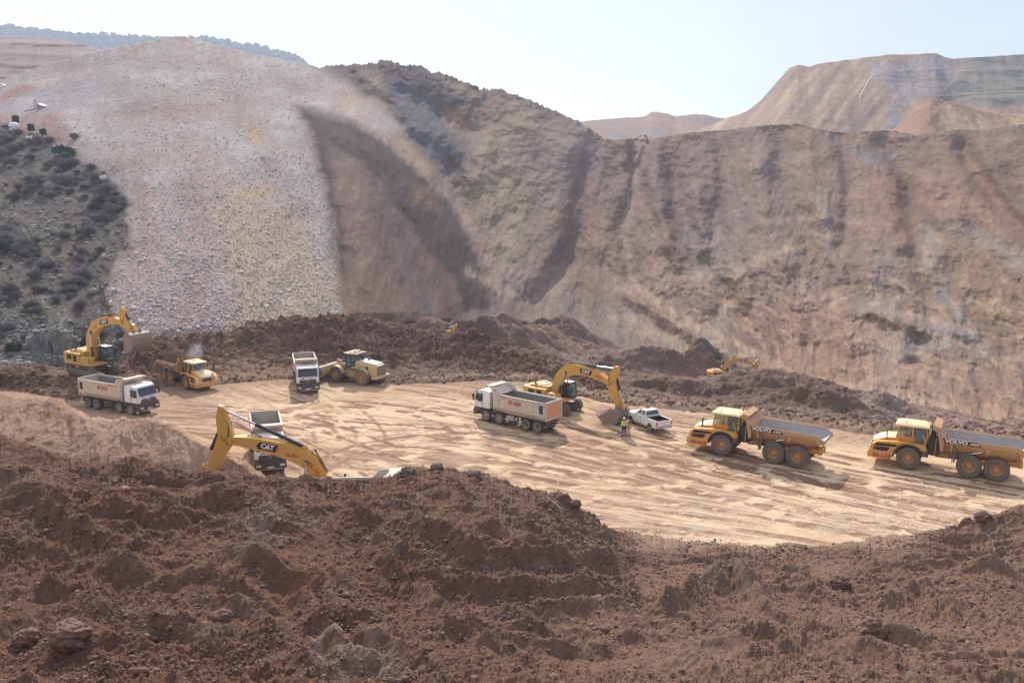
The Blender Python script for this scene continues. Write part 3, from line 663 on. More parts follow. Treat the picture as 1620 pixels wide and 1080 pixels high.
    # dark crest and hollow
    patch([(490,100),(612,90),(700,112),(765,138),(762,160),(720,200),(745,245),(700,280),(640,235),(600,150),(560,170),(530,150)], (.095, .072, .066), .9, 8, 12)
    patch([(610,130),(660,130),(720,200),(730,250),(680,250),(630,190)], (.12, .115, .12), .75, 10)
    patch([(575,125),(600,115),(625,190),(660,250),(720,330),(700,330),(630,250),(580,180)], (.30, .22, .155), .7, 8)
    patch([(690,115),(740,130),(765,160),(720,150)], (.31, .23, .155), .7, 6)
    patch([(700,175),(750,160),(740,200),(715,215)], (.34, .21, .125), .7, 8)
    patch([(735,240),(790,165),(850,185),(920,230),(900,320),(850,400),(780,400),(745,330)], (.30, .235, .165), .65, 22, 14)
    patch([(650,240),(740,290),(760,370),(700,330)], (.23, .18, .13), .5, 16)
    patch([(840,220),(950,240),(920,330),(870,330)], (.24, .185, .17), .5, 20, 14)
    # dark face
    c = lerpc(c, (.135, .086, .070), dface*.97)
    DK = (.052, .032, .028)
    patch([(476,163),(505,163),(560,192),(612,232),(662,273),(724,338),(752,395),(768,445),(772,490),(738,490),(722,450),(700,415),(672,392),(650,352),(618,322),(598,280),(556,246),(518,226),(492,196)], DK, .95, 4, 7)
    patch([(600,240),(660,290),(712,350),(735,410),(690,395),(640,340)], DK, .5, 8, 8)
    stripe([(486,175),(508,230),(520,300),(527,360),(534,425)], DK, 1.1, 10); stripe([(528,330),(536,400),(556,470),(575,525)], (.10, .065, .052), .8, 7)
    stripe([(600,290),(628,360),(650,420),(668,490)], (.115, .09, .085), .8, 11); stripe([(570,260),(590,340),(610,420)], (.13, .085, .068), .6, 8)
    patch([(525,262),(560,252),(585,320),(600,400),(570,430),(545,360)], (.23, .15, .115), .6, 10)
    patch([(530,440),(600,420),(650,500),(640,530),(545,530)], (.23, .155, .11), .6, 16)
    patch([(650,290),(690,300),(690,330),(655,325)], (.28, .18, .10), .5, 8)
    patch([(750,370),(775,420),(790,470),(770,480),(755,430)], (.11, .068, .055), .7, 6)
    # light runnel beside it
    patch([(610,215),(640,215),(720,310),(770,400),(800,420),(860,430),(900,460),(840,470),(790,460),(765,420),(720,330),(660,262)], (.33, .25, .20), .6, 10)
    # ravines and chutes of the right slope
    stripe([(930,240),(918,320),(895,410)], (.17, .115, .10), .8, 16)
    stripe([(1013,228),(1003,300),(990,370),(998,430),(1030,470)], (.34, .27, .225), .75, 8)
    stripe([(1030,225),(1025,280),(1010,330)], (.19, .12, .12), .6, 8)
    stripe([(1075,330),(1100,400),(1100,440)], (.30, .24, .21), .6, 9); stripe([(1160,300),(1180,400)], (.30, .24, .2), .35, 10)
    patch([(1290,215),(1330,235),(1380,260),(1425,255),(1420,240),(1370,240)], (.20, .19, .19), .8, 8)
    patch([(1255,240),(1275,243),(1272,258),(1256,254)], (.26, .24, .23), .7, 4)
    patch([(1260,200),(1420,220),(1560,330),(1640,420),(1640,210),(1480,215)], (.27, .155, .11), .45, 26, 16)
    patch([(960,230),(1280,210),(1400,290),(1420,480),(1100,480),(1000,420)], (.25, .17, .145), .45, 40, 18)
    patch([(1380,270),(1480,300),(1480,380),(1400,390)], (.25, .14, .10), .5, 16, 16)
    stripe([(1470,355),(1475,420),(1495,470),(1530,520),(1550,540)], (.32, .27, .235), .6, 13)
    stripe([(1470,355),(1540,368),(1600,405),(1650,450)], (.32, .28, .25), .55, 14)
    patch([(1490,370),(1570,390),(1640,470),(1640,580),(1560,540),(1510,460)], (.24, .16, .105), .7, 12)
    patch([(1080,370),(1160,330),(1160,440),(1110,440)], (.24, .205, .185), .6, 16)
    patch([(1330,475),(1400,480),(1450,500),(1440,520),(1380,525)], (.30, .25, .215), .5, 10)
    patch([(1230,470),(1340,480),(1500,560),(1620,600),(1640,680),(1400,650),(1220,590)], (.33, .21, .145), .45, 24, 16)
    patch([(1380,535),(1480,500),(1530,530),(1470,570),(1400,575)], (.27, .24, .22), .55, 12, 12)
    patch([(900,480),(1040,490),(1120,550),(1060,570),(940,540),(880,520)], (.25, .205, .18), .6, 14)
    stripe([(960,430),(1010,480),(1090,540),(1150,580)], (.31, .22, .165), .6, 14)
    TN = (.40, .29, .21)
    for pts, cc, a, w_ in (([(1000,440),(1040,480),(1095,508)], TN, .7, 6), ([(1148,478),(1160,440),(1195,420)], TN, .8, 7), ([(1186,425),(1196,450),(1190,478)], (.13,.085,.07), .8, 6), ([(1195,415),(1240,395),(1300,382)], TN, .6, 5), ([(1250,540),(1340,528),(1420,548)], TN, .6, 6),
        ([(960,505),(1060,503),(1140,530),(1210,565)], TN, .6, 6), ([(1000,520),(1090,545),(1180,590)], (.34,.25,.19), .6, 9), ([(1140,300),(1150,380)], (.17,.115,.095), .6, 10), ([(1050,240),(1060,330),(1085,420)], (.16,.11,.095), .6, 12), ([(1200,230),(1215,330),(1225,420)], (.27,.2,.165), .5, 12),
        ([(1330,240),(1345,330),(1340,420)], (.17,.11,.09), .5, 14), ([(1300,300),(1310,380)], (.28,.22,.19), .6, 9), ([(1400,250),(1450,330),(1490,360)], (.16,.10,.08), .6, 12), ([(1540,230),(1590,310),(1650,380)], (.15,.095,.075), .7, 12), ([(1480,230),(1520,300),(1560,350)], (.29,.19,.13), .6, 10),
        ([(1210,350),(1300,345),(1360,352)], TN, .35, 5), ([(1190,375),(1260,368),(1330,372)], TN, .35, 4), ([(1380,500),(1450,498),(1500,512)], TN, .5, 6), ([(1300,470),(1360,462),(1420,470)], TN, .45, 6), ([(1250,600),(1350,610),(1480,640),(1600,668)], TN, .5, 10),
        ([(800,250),(790,330),(800,400)], (.31,.235,.165), .5, 16), ([(870,200),(860,290),(850,380)], (.23,.165,.14), .5, 14), ([(765,150),(740,200),(735,250)], (.16,.12,.10), .6, 10), ([(740,430),(790,455),(850,470)], (.36,.28,.22), .6, 8)):
        stripe(pts, cc, a, w_)
    tl = sstep(.50, .78, ridged(X*.08+1.2*n1, Z*.35+1.8*n1, 4, 508))
    c = lerpc(c, (.40, .285, .20), tl*ter*.6)
    # scree
    sc = np.ones(P.shape)*np.array((.305, .258, .232))
    sc = lerpc(sc, (.30, .185, .155), sstep(-.05, .4, fbm((X-.25*Z)*.03, Z*.012, 4, 551))*.85)
    sc = lerpc(sc, (.36, .26, .19), sstep(.15, .5, fbm(X*.02, Z*.02, 4, 552))*sstep(330, 480, U)*.8)
    sc = lerpc(sc, (.33, .305, .31), sstep(.0, .5, fbm((X-.6*Z)*.03+5, Z*.03, 4, 553))*sstep(330, 150, V)*.8)
    sc = lerpc(sc, (.40, .36, .34), sstep(.1, .5, n2)*.6); sc = lerpc(sc, (.24, .17, .15), sstep(.1, .5, -n2)*.5)
    c = c*(1-scree[..., None])+sc*scree[..., None]
    for pts, cc, a in (([(388,215),(400,203),(420,205),(412,218),(395,228)], (.40,.27,.15), .8), ([(345,290),(365,285),(362,330),(348,345)], (.37,.27,.18), .6), ([(375,300),(420,290),(440,305),(380,325)], (.40,.28,.17), .7),
                       ([(0,150),(40,133),(60,140),(20,165),(0,172)], (.26,.15,.11), .8), ([(190,85),(235,72),(228,90),(195,95)], (.26,.17,.14), .5), ([(340,340),(420,350),(440,440),(350,430)], (.33,.25,.18), .4),
                       ([(225,290),(245,300),(240,420),(225,420)], (.28,.18,.15), .3), ([(230,170),(300,165),(340,160),(345,172),(260,185)], (.27,.18,.16), .35), ([(330,520),(420,470),(540,480),(560,530),(340,545)], (.36,.29,.21), .5)):
        patch(pts, cc, a, 6, 9)
    for pts, cc, a in (([(345,330),(400,310),(470,330),(500,400),(520,480),(470,540),(380,545),(360,450)], (.36,.27,.18), .55), ([(222,250),(242,255),(238,440),(220,450)], (.29,.18,.15), .45), ([(262,150),(345,150),(370,175),(300,195),(250,185)], (.29,.20,.17), .4),
                       ([(380,190),(425,195),(430,235),(385,225)], (.33,.235,.15), .6), ([(430,390),(520,380),(535,470),(450,500)], (.40,.31,.21), .5), ([(180,430),(260,330),(280,520),(190,530)], (.30,.20,.17), .45), ([(20,330-160),(160,120),(230,110),(150,150)], (.27,.255,.26), .5), ([(300,230),(380,250),(360,420),(290,420)], (.31,.215,.185), .4)):
        patch(pts, cc, a*1.0, 14, 16)
    # scrub hill
    sb = np.ones(P.shape)*np.array((.105, .088, .072))
    sb = lerpc(sb, (.15, .118, .086), sstep(.0, .5, fbm(X*.06, Z*.1, 4, 561))*.8)
    sb = lerpc(sb, (.075, .07, .06), sstep(.05, .5, fbm(X*.12, Z*.2, 4, 562))*.8)
    sb = lerpc(sb, (.26, .245, .225), sstep(.38, .6, fbm(X*.5, Z*.8, 4, 563)+.3*fbm(X*.08, Z*.1, 3, 564)-.15*sstep(400, 250, V))*.85)
    sb = lerpc(sb, (.28, .26, .235), poly(U+6*n3, V+6*n3, [(52,512),(110,500),(112,545),(60,560),(46,540)], 6)*.6)
    c = c*(1-scrub[..., None])+sb*scrub[..., None]
    c *= (1+.16*n3*(1-.3*scree)+.06*n2)[..., None]
    s1 = fbm((X+lean*Z)*.55+.6*n2, Z*.13, 5, 581); s2 = fbm(X*1.1, Z*1.3, 4, 582); s3 = ridged((X+lean*Z)*.30+.5*n2, Z*.06, 4, 583)
    c *= .84*(1+(0.22*scree)+(.10*s1+.05*(s3-.55)+.20*fbm(X*.13, Z*.15, 5, 585)+.12*fbm(X*.5, Z*.6, 4, 586))*(1-.75*scree)*(1-.6*scrub)+.20*s2+scree*.30*fbm(X*2.0, Z*2.3, 3, 584))[..., None]
    c = c.mean(-1, keepdims=True)+(c-c.mean(-1, keepdims=True))*1.15
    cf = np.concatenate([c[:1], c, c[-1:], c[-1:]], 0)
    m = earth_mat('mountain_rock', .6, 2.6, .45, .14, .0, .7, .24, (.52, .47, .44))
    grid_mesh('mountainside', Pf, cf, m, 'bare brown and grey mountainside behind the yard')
    return P, U, V, scree, scrub
NP_, NU, NV, NSC, NSB = build_mountain()

# ---- far hills --------------------------------------------------------
def far_sheet(name, us, crest, Yc, vb, Yb, colf, seed, relief, rows=120, label=None, shp=None):
    cv = np.interp(us, [q[0] for q in crest], [q[1] for q in crest]); 
    cv = cv+fbm(us*.05, us*0, 4, seed)*1.2
    n = rows; t = np.linspace(0, 1, n)[:, None]
    V = vb*(1-t)+cv*t; U = us[None]*np.ones_like(V)
    hb = at(us, np.full(us.shape, vb), Yb)[:, 2]; hc = at(us, cv, Yc)[:, 2]
    dx, dy, dz = ray(us[None], V); tanv = -dz/dy; sl = (hc-hb)/(Yc-Yb)
    Y = (CAM_H-hb+sl*Yb)/(tanv+sl)
    P = at(U, V, Y); X, Z = P[..., 0], P[..., 2]
    r = relief(U, V, X, Z)
    P = at(U, V, Y-r)
    b = P[-1].copy(); b[:, 1] += 150; b[:, 2] -= 60
    col = colf(U, V, X, Z)
    grid_mesh(name, np.concatenate([P, b[None]], 0), np.concatenate([col, col[-1:]], 0), FARM, label)
    return P
FARM = earth_mat('far_rock', .12, .6, .6, 2.0, 0, 1, .2)
def rl1(U, V, X, Z):
    r = 9*(ridged((X-.8*Z)*.012, Z*.01, 4, 601)-.5)+3.5*fbm((X-.6*Z)*.06, Z*.012, 4, 602)+2*fbm(X*.1, Z*.1, 4, 603)
    bench = sstep(1480, 1530, U+(V-100)*-.6)*sstep(205, 190, V)
    for vv in (112, 127, 141, 155):
        r += bench*7*sstep(vv-(U-1480)*.04-4, vv-(U-1480)*.04+4, V)
    return r
def cf1(U, V, X, Z):
    c = np.ones(U.shape+(3,))*np.array((.30, .20, .145)); st = fbm((1.2*U+V)*.045, (U-1.2*V)*.006, 5, 611); n = fbm(X*.04, Z*.06, 4, 612)
    c = lerpc(c, (.42, .29, .19), sstep(.05, .4, st)*.7); c = lerpc(c, (.21, .145, .12), sstep(.0, .35, -st)*.7)
    mem = poly(U+6*n, V+4*n, [(1370,100),(1400,98),(1500,88),(1525,120),(1560,145),(1560,150),(1445,155),(1420,200),(1395,215),(1415,150),(1385,125)], 4)
    c = lerpc(c, (.25, .25, .27), mem*.6*(.6+.4*sstep(-.3, .2, fbm((X+.5*Z)*.12, Z*.02, 3, 613))))
    rt = sstep(1500, 1560, U+(100-V)*-.9)*sstep(176, 160, V)
    c = lerpc(c, (.17, .15, .125), rt*.95); c = lerpc(c, (.07, .085, .075), rt*sstep(.15, .45, fbm(X*.05, Z*.12, 4, 614))*.9)
    return c
usr = np.linspace(1050, 1860, 620)
FH1 = far_sheet('far_hill', usr, [(1050,215),(1120,200),(1150,187),(1180,177),(1205,158),(1232,126),(1250,107),(1262,103),(1280,106),(1295,101),(1340,95),(1400,87),(1440,86),(1480,84),(1492,90),(1508,93),(1560,90),(1620,86),(1860,78)],
          640, 262, 470, cf1, 621, rl1, 150, 'far hill with tan slopes and grey benches at the upper right')
def rl2(U, V, X, Z): return 12*(ridged(X*.02, Z*.02, 4, 631)-.5)+5*fbm(X*.05, Z*.05, 4, 632)
def cf2(U, V, X, Z):
    c = np.ones(U.shape+(3,))*np.array((.25, .16, .125)); n = fbm(X*.02, Z*.04, 4, 633)
    c = lerpc(c, (.16, .17, .18), sstep(0, .4, n)*.7); return lerpc(c, (.33, .24, .18), sstep(.1, .5, -n)*.6)
FH2 = far_sheet('far_hill', np.linspace(820, 1240, 300), [(820,215),(905,196),(930,191),(975,187),(1015,185),(1022,183),(1030,178),(1040,177),(1055,180),(1070,184),(1095,181),(1115,181),(1135,186),(1160,188),(1240,190)],
          760, 240, 560, cf2, 641, rl2, 70, 'low hazy hills beyond the saddle in the ridge')
def rl3(U, V, X, Z): return 8*(ridged(X*.03-.02*Z, Z*.03, 4, 651)-.5)+3*fbm(X*.08, Z*.08, 4, 652)
def cf3(U, V, X, Z):
    c = np.ones(U.shape+(3,))*np.array((.30, .175, .115)); n = fbm((X-.4*Z)*.06, Z*.03, 4, 653)
    return lerpc(c, (.42, .28, .18), sstep(.05, .4, n)*.7)
far_sheet('far_hill', np.linspace(1370, 1860, 360), [(1370,236),(1400,212),(1425,196),(1440,178),(1455,162),(1472,154),(1490,158),(1520,165),(1550,176),(1590,180),(1620,182),(1860,188)],
          430, 270, 350, cf3, 661, rl3, 90, 'rounded orange brown ridge below the grey benches')
def rl4(U, V, X, Z): return 8*fbm(X*.02, Z*.05, 4, 671)+sstep(.3, .0, np.abs(((V-60+5*fbm(X*.02, Z*.02, 3, 674))/17) % 1-.5))*3
def cf4(U, V, X, Z):
    c = np.ones(U.shape+(3,))*np.array((.27, .19, .165)); n = fbm(X*.01, Z*.12, 4, 673)
    c = lerpc(c, (.20, .145, .13), sstep(.0, .4, n)*.8); return lerpc(c, (.36, .28, .24), sstep(.1, .4, -n)*.6)
far_sheet('far_hill', np.linspace(-240, 260, 330), [(-240,52),(0,57),(60,58),(95,63),(130,70),(160,80),(200,100),(260,130)], 620, 190, 440, cf4, 681, rl4, 90, 'terraced brown hill at the upper left edge')
WR = [(-240,32),(0,44),(60,50),(130,57),(190,60),(240,62),(330,65),(380,72),(420,80),(450,88),(470,95),(485,104),(495,118),(520,150)]
def rl5(U, V, X, Z): return 25*fbm(X*.003, Z*.01, 4, 691)
def cf5(U, V, X, Z):
    c = np.ones(U.shape+(3,))*np.array((.085, .10, .075)); return lerpc(c, (.2, .19, .16), sstep(.1, .5, fbm(X*.02, Z*.05, 4, 692))*.6)
FH5 = far_sheet('far_hill', np.linspace(-240, 520, 420), WR, 2200, 160, 1900, cf5, 695, rl5, 60, 'hazy blue wooded ridge at the upper left skyline')
# ============================================================ mesh building
class MB:
    def __init__(s): s.v = []; s.f = []; s.mi = []; s.m = 0
    def add(s, vs, fs):
        n = len(s.v); s.v += [tuple(map(float, q)) for q in vs]; s.f += [tuple(i+n for i in f) for f in fs]; s.mi += [s.m]*len(fs)
        return s
    def box(s, c, d, rot=None, taper=(1, 1)):
        hx, hy, hz = d[0]/2, d[1]/2, d[2]/2; tx, ty = taper
        vs = [Vector((x*hx*(tx if z > 0 else 1), y*hy*(ty if z > 0 else 1), z*hz)) for z in (-1, 1) for x, y in ((-1, -1), (1, -1), (1, 1), (-1, 1))]
        if rot: e = Matrix.Rotation(rot[0], 3, 'X') @ Matrix.Rotation(rot[1], 3, 'Y') @ Matrix.Rotation(rot[2], 3, 'Z'); vs = [e @ q for q in vs]
        return s.add([q+Vector(c) for q in vs], [(3, 2, 1, 0), (4, 5, 6, 7), (0, 1, 5, 4), (1, 2, 6, 5), (2, 3, 7, 6), (3, 0, 4, 7)])
    def prism(s, pr, y0, y1, inset=None):     # profile in x,z pushed along y
        n = len(pr); vs = [(x, y0, z) for x, z in pr]+[(x, y1, z) for x, z in pr]
        return s.add(vs, [tuple(range(n)), tuple(range(2*n-1, n-1, -1))]+[(i, i+n, (i+1) % n+n, (i+1) % n) for i in range(n)])
    def sections(s, secs, cap=True):          # rings of equal count
        n = len(secs[0]); vs = [q for r in secs for q in r]; fs = []
        for k in range(len(secs)-1):
            for i in range(n): fs.append((k*n+i, k*n+(i+1) % n, (k+1)*n+(i+1) % n, (k+1)*n+i))
        if cap: fs += [tuple(range(n-1, -1, -1)), tuple(range((len(secs)-1)*n, len(secs)*n))]
        return s.add(vs, fs)
    def cyl(s, a, b, r0, r1=None, n=12):
        r1 = r0 if r1 is None else r1; a = Vector(a); b = Vector(b); d = (b-a).normalized()
        u = d.orthogonal().normalized(); w_ = d.cross(u)
        ring = lambda c, r: [c+(u*math.cos(6.28318*i/n)+w_*math.sin(6.28318*i/n))*r for i in range(n)]
        return s.sections([ring(a, r0), ring(b, r1)])
    def tube(s, pts, r, n=6):
        pts = [Vector(p) for p in pts]; secs = []; u = None
        for i, p in enumerate(pts):
            d = (pts[min(i+1, len(pts)-1)]-pts[max(i-1, 0)]).normalized()
            u = d.orthogonal().normalized() if u is None else (u-d*u.dot(d)).normalized()
            w_ = d.cross(u); secs.append([p+(u*math.cos(6.28318*k/n)+w_*math.sin(6.28318*k/n))*r for k in range(n)])
        return s.sections(secs)
    def lathe(s, pr, n=28, c=(0, 0, 0)):      # profile (radius, y) round the y axis
        secs = [[(c[0]+r*math.cos(6.28318*i/n), c[1]+y, c[2]+r*math.sin(6.28318*i/n)) for i in range(n)] for r, y in pr]
        return s.sections(secs, cap=False)
    def ring_bar(s, pts, r): return s.tube(pts, r)
    def build(s, name, m, parent=None, bevel=0.0, smooth=False, loc=None, label=None, sub=0):
        me = bpy.data.meshes.new(name); me.from_pydata(s.v, [], s.f); me.update()
        bm = bmesh.new(); bm.from_mesh(me); bmesh.ops.recalc_face_normals(bm, faces=bm.faces)
        if smooth:
            for f in bm.faces: f.smooth = True
            for e in bm.edges:
                if len(e.link_faces) == 2 and e.calc_face_angle(0) > R(38): e.smooth = False
        bm.to_mesh(me); bm.free()
        ms = m if isinstance(m, (list, tuple)) else [m]
        for q in ms: me.materials.append(M[q] if isinstance(q, str) else q)
        me.polygons.foreach_set('material_index', [min(i, len(ms)-1) for i in s.mi]) if len(s.mi) == len(me.polygons) else None
        o = bpy.data.objects.new(name, me); C.objects.link(o)
        if parent: o.parent = parent
        if loc: o.location = loc
        if label: o['label'] = label
        if bevel:
            b = o.modifiers.new('bevel', 'BEVEL'); b.width = bevel; b.segments = 2; b.limit_method = 'ANGLE'; b.angle_limit = R(35)
        return o
def copy_tree(o, parent=None):
    c = o.copy(); C.objects.link(c); c.parent = parent
    if 'label' in c and parent is None: pass
    for ch in list(o.children): copy_tree(ch, c)
    return c
def lettering(txt, size, parent, loc, xdir, zdir, m='redtext', name='lettering', bold=.012, shear=0, sx=1.0, label=None):
    cu = bpy.data.curves.new(name, 'FONT'); cu.body = txt; cu.size = size; cu.extrude = .006; cu.offset = bold; cu.shear = shear
    cu.align_x = 'CENTER'; cu.align_y = 'CENTER'
    t = bpy.data.objects.new(name, cu); C.objects.link(t)
    bpy.context.view_layer.update()
    me = bpy.data.meshes.new_from_object(t.evaluated_get(bpy.context.evaluated_depsgraph_get()))
    bpy.data.objects.remove(t); bpy.data.curves.remove(cu)
    me.materials.clear(); me.materials.append(M[m]); me.name = name
    o = bpy.data.objects.new(name, me); C.objects.link(o); o.parent = parent
    x = Vector(xdir).normalized(); z = Vector(zdir).normalized(); n = x.cross(z)
    z = n.cross(x).normalized()*1.0
    mt = Matrix((x*sx, z, n)).transposed().to_4x4(); mt.translation = Vector(loc); o.matrix_local = mt
    return o
def put(name, u, v, head, z=0.0, s=1.0, off=(0, 0), rx=0, ry=0):
    p = gp(u, v, z); return empty(name, (p[0]+off[0], p[1]+off[1], z), R(head), s, rx, ry)

# ------------------------------------------------------------ wheels
_wc = {}
def wheel(parent, x, y, r, wd, side, kind, steer=0):
    """kind: truck, twin, big, loader. side +1 shows its face towards +y"""
    key = (r, wd, kind)
    if key not in _wc:
        h = wd/2; t = MB(); ri = r*(.62 if kind in ('truck', 'twin') else .50)
        t.lathe([(ri, -h*.80), (r*.80, -h), (r*.94, -h*.93), (r*.985, -h*.72), (r*.985, h*.72), (r*.94, h*.93), (r*.80, h), (ri, h*.80), (ri, -h*.80)], 36)
        nb = 26 if kind in ('big', 'loader') else 40
        for i in range(nb):
            a = 6.28318*i/nb
            for sg in (-1, 1):
                aa = a+sg*.5*6.28318/nb/2; c = (math.cos(aa)*r*.985, sg*h*.48, math.sin(aa)*r*.985)
                t.box(c, (r*.05, h*.86, r*(.13 if nb == 26 else .085)), (0, -aa, 0))
        rm = MB()
        if kind in ('truck', 'twin'):
            dish = .25 if kind == 'truck' else -.55
            rm.lathe([(ri*1.02, h*.82), (ri*.93, h*.86), (ri*.86, h*.62), (ri*.80, h*dish), (ri*.42, h*(dish+.12)), (ri*.40, h*(dish+.45)), (ri*.28, h*(dish+.6)), (.001, h*(dish+.62))], 24)
            rm.lathe([(ri*1.02, -h*.82), (ri*.8, -h*.5), (.001, -h*.5)], 24)
            for i in range(10):
                a = 6.28318*i/10; rm.cyl((math.cos(a)*ri*.52, h*(dish+.08), math.sin(a)*ri*.52), (math.cos(a)*ri*.52, h*(dish+.3), math.sin(a)*ri*.52), .022, n=6)
            for i in range(8):
                a = 6.28318*(i+.5)/8
                rm.m = 1; rm.box((math.cos(a)*ri*.68, h*(dish+.075), math.sin(a)*ri*.68), (.075, .02, .075), (0, -a, 0)); rm.m = 0
        else:
            rm.lathe([(ri*1.03, h*.80), (ri*.96, h*.88), (ri*.88, h*.74), (ri*.82, h*.30), (ri*.66, h*.22), (ri*.62, h*.42), (ri*.42, h*.50), (ri*.38, h*.62), (.001, h*.64)], 28)
            rm.lathe([(ri*1.03, -h*.80), (ri*.7, -h*.3), (.001, -h*.3)], 24)
            for i in range(14):
                a = 6.28318*i/14; rm.cyl((math.cos(a)*ri*.72, h*.22, math.sin(a)*ri*.72), (math.cos(a)*ri*.72, h*.36, math.sin(a)*ri*.72), .03, n=6)
        tm = t.build('tyre', 'tyredust' if kind == 'loader' else 'tyre', smooth=True); rmo = rm.build('rim', ['rim_g' if kind in ('truck', 'twin') else 'rim_y', 'dark'], smooth=True)
        _wc[key] = (tm.data, rmo.data)
        for q in (tm, rmo): bpy.data.objects.remove(q)
    w_ = bpy.data.objects.new('wheel', _wc[key][0]); w_.name = 'wheel'; C.objects.link(w_); w_.parent = parent
    w_.location = (x, y, r); w_.rotation_euler = (0, 0, (0 if side > 0 else math.pi)+steer)
    rr = bpy.data.objects.new('rim', _wc[key][1]); C.objects.link(rr); rr.parent = w_
    return w_

# ------------------------------------------------------------ white eight wheel tipper
def tipper(root, number=None, tail='cream', lift=0, load=False, dirt_panel=True, text_side=-1, badge=True):
    ch = MB()
    for y in (-.42, .42): ch.box((-4.6, y, .95), (8.6, .09, .28))
    for x in (-1.0, -2.4, -4.0, -5.6, -7.2, -8.7): ch.box((x, 0, .95), (.12, .76, .2))
    for x in (-1.45, -3.15, -6.55, -7.92): ch.cyl((x, -.95, .54), (x, .95, .54), .10, n=8)
    ch.box((-8.75, 0, .62), (.12, 2.3, .12)); ch.box((-8.75, -.7, .8), (.1, .1, .35)); ch.box((-8.75, .7, .8), (.1, .1, .35))
    ch.box((-7.2, 0, .72), (1.9, .7, .3)); ch.cyl((-4.9, .1, 1.0), (-3.1, .1, .8), .12)
    ch.build('chassis', 'steel', root, .01)
    for x, k in ((-1.45, 'truck'), (-3.15, 'truck')):
        for sd in (-1, 1): wheel(root, x, sd*.98, .54, .34, sd, k)
    for x in (-6.55, -7.92):
        for sd in (-1, 1): wheel(root, x, sd*.90, .54, .60, sd, 'twin')
    # cab
    cab = MB()
    zt = 3.02
    prof = [(-.02, 1.30), (.02, 1.75), (-.04, 1.98), (-.30, 2.78), (-.42, 2.93), (-.75, zt), (-1.55, zt+.03), (-2.02, zt-.03), (-2.05, 1.30)]
    n = len(prof); a = [(x, -1.22 if z < 2.0 else -1.22+.06*(z-2.0), z) for x, z in prof]; b = [(x, -y, z) for x, y, z in a]
    # rounded front corners: pull the front edge back at the sides
    cab.sections([[(p[0]-(.16 if p[0] > -.6 else 0), p[1], p[2]) for p in a], [(p[0]-.02*(p[0] > -.6), p[1]+.17, p[2]) for p in a], [(p[0]-.02*(p[0] > -.6), p[1]-.17, p[2]) for p in b], [(p[0]-(.16 if p[0] > -.6 else 0), p[1], p[2]) for p in b]])
    co = cab.build('cab', 'white', root, .03)
    g = MB(); g.prism([(-.01, 2.02), (.0, 2.0), (-.245, 2.76), (-.27, 2.78)], -1.04, 1.04)
    g.build('windscreen', 'glassd', co, loc=(.03, 0, .0))
    for sd in (-1, 1):
        g = MB(); g.prism([(-.30, 1.98), (-.47, 2.62), (-1.10, 2.66), (-1.10, 1.92), (-.62, 1.86)], sd*1.212, sd*1.235); g.build('side_window', 'glassd', co)
        g = MB(); g.prism([(-.18, 1.32), (-.18, 1.9), (-.46, 2.70), (-1.16, 2.74), (-1.16, 1.32), (-1.13, 1.32), (-1.13, 2.70), (-.50, 2.66), (-.22, 1.88), (-.21, 1.32)], sd*1.222, sd*1.229); g.build('door_seam', 'dark', co)
        h = MB(); h.box((-1.0, sd*1.245, 1.72), (.16, .03, .05)); h.build('door_handle', 'dark', co)
        mi = MB(); mi.tube([(-.20, sd*1.18, 2.74), (-.12, sd*1.42, 2.72), (-.12, sd*1.44, 2.1), (-.2, sd*1.2, 2.05)], .018); mi.box((-.12, sd*1.44, 2.42), (.12, .22, .46)); mi.box((-.12, sd*1.42, 2.05), (.1, .18, .18)); mi.build('mirror', 'dark', co, .015)
        st = MB(); st.box((-.72, sd*1.17, 1.12), (.5, .12, .34)); st.box((-.72, sd*1.16, .62), (.46, .1, .06)); st.box((-.72, sd*1.16, .9), (.46, .1, .05)); st.box((-.94, sd*1.16, .88), (.04, .08, .56)); st.box((-.50, sd*1.16, .88), (.04, .08, .56)); st.build('step', 'dark', co)
        # front wheel arches
        for x in (-1.45, -3.15):
            f = MB(); pts = [(x+.70*math.cos(t_), .56+.70*math.sin(t_)) for t_ in np.linspace(.15, 3.0, 11)]+[(x+.63*math.cos(t_), .56+.63*math.sin(t_)) for t_ in np.linspace(3.0, .15, 11)]
            f.prism(pts, sd*.78, sd*1.22); f.build('mudguard', 'dark', root)
    v = MB(); v.box((-.17, 0, 2.80), (.20, 2.0, .10), (0, R(30), 0)); v.build('sun_visor', 'dark', co, .02)
    gr = MB(); gr.prism([(.0, 1.02), (.05, 1.05), (.07, 1.62), (.03, 1.66), (.0, 1.66)], -.88, .88); go = gr.build('grille', 'dark', co, .01)
    gl = MB()
    for k in range(5): gl.box((.075, 0, 1.10+k*.115), (.02, 1.6, .035))
    gl.build('grille_bar', 'steel', go)
    em = MB(); em.lathe([(.12, -.01), (.145, -.01), (.145, .015), (.12, .015), (.12, -.01)], 20)
    for k in range(3):
        a_ = math.pi/2+k*2*math.pi/3; em.prism([(0.02*math.cos(a_+1.57), 0.02*math.sin(a_+1.57)), (.125*math.cos(a_), .125*math.sin(a_)), (-0.02*math.cos(a_+1.57), -0.02*math.sin(a_+1.57))], -.008, .012)
    e_ = em.build('emblem', 'silver', co); e_.location = (.10, 0, 1.52); e_.rotation_euler = (0, 0, R(-90))
    bu = MB(); bu.prism([(-.35, .50), (.06, .48), (.10, .56), (.10, .96), (.02, 1.06), (-.1, 1.30), (-.5, 1.30), (-.55, .9)], -1.24, 1.24); bo = bu.build('bumper', 'dark', root, .03)
    bl = MB(); bl.box((.105, 0, .50), (.04, 1.9, .10)); bl.build('bumper_lip', 'silver', bo)
    pl = MB(); pl.box((.125, 0, .66), (.02, .56, .13)); pl.build('number_plate', 'white', bo)
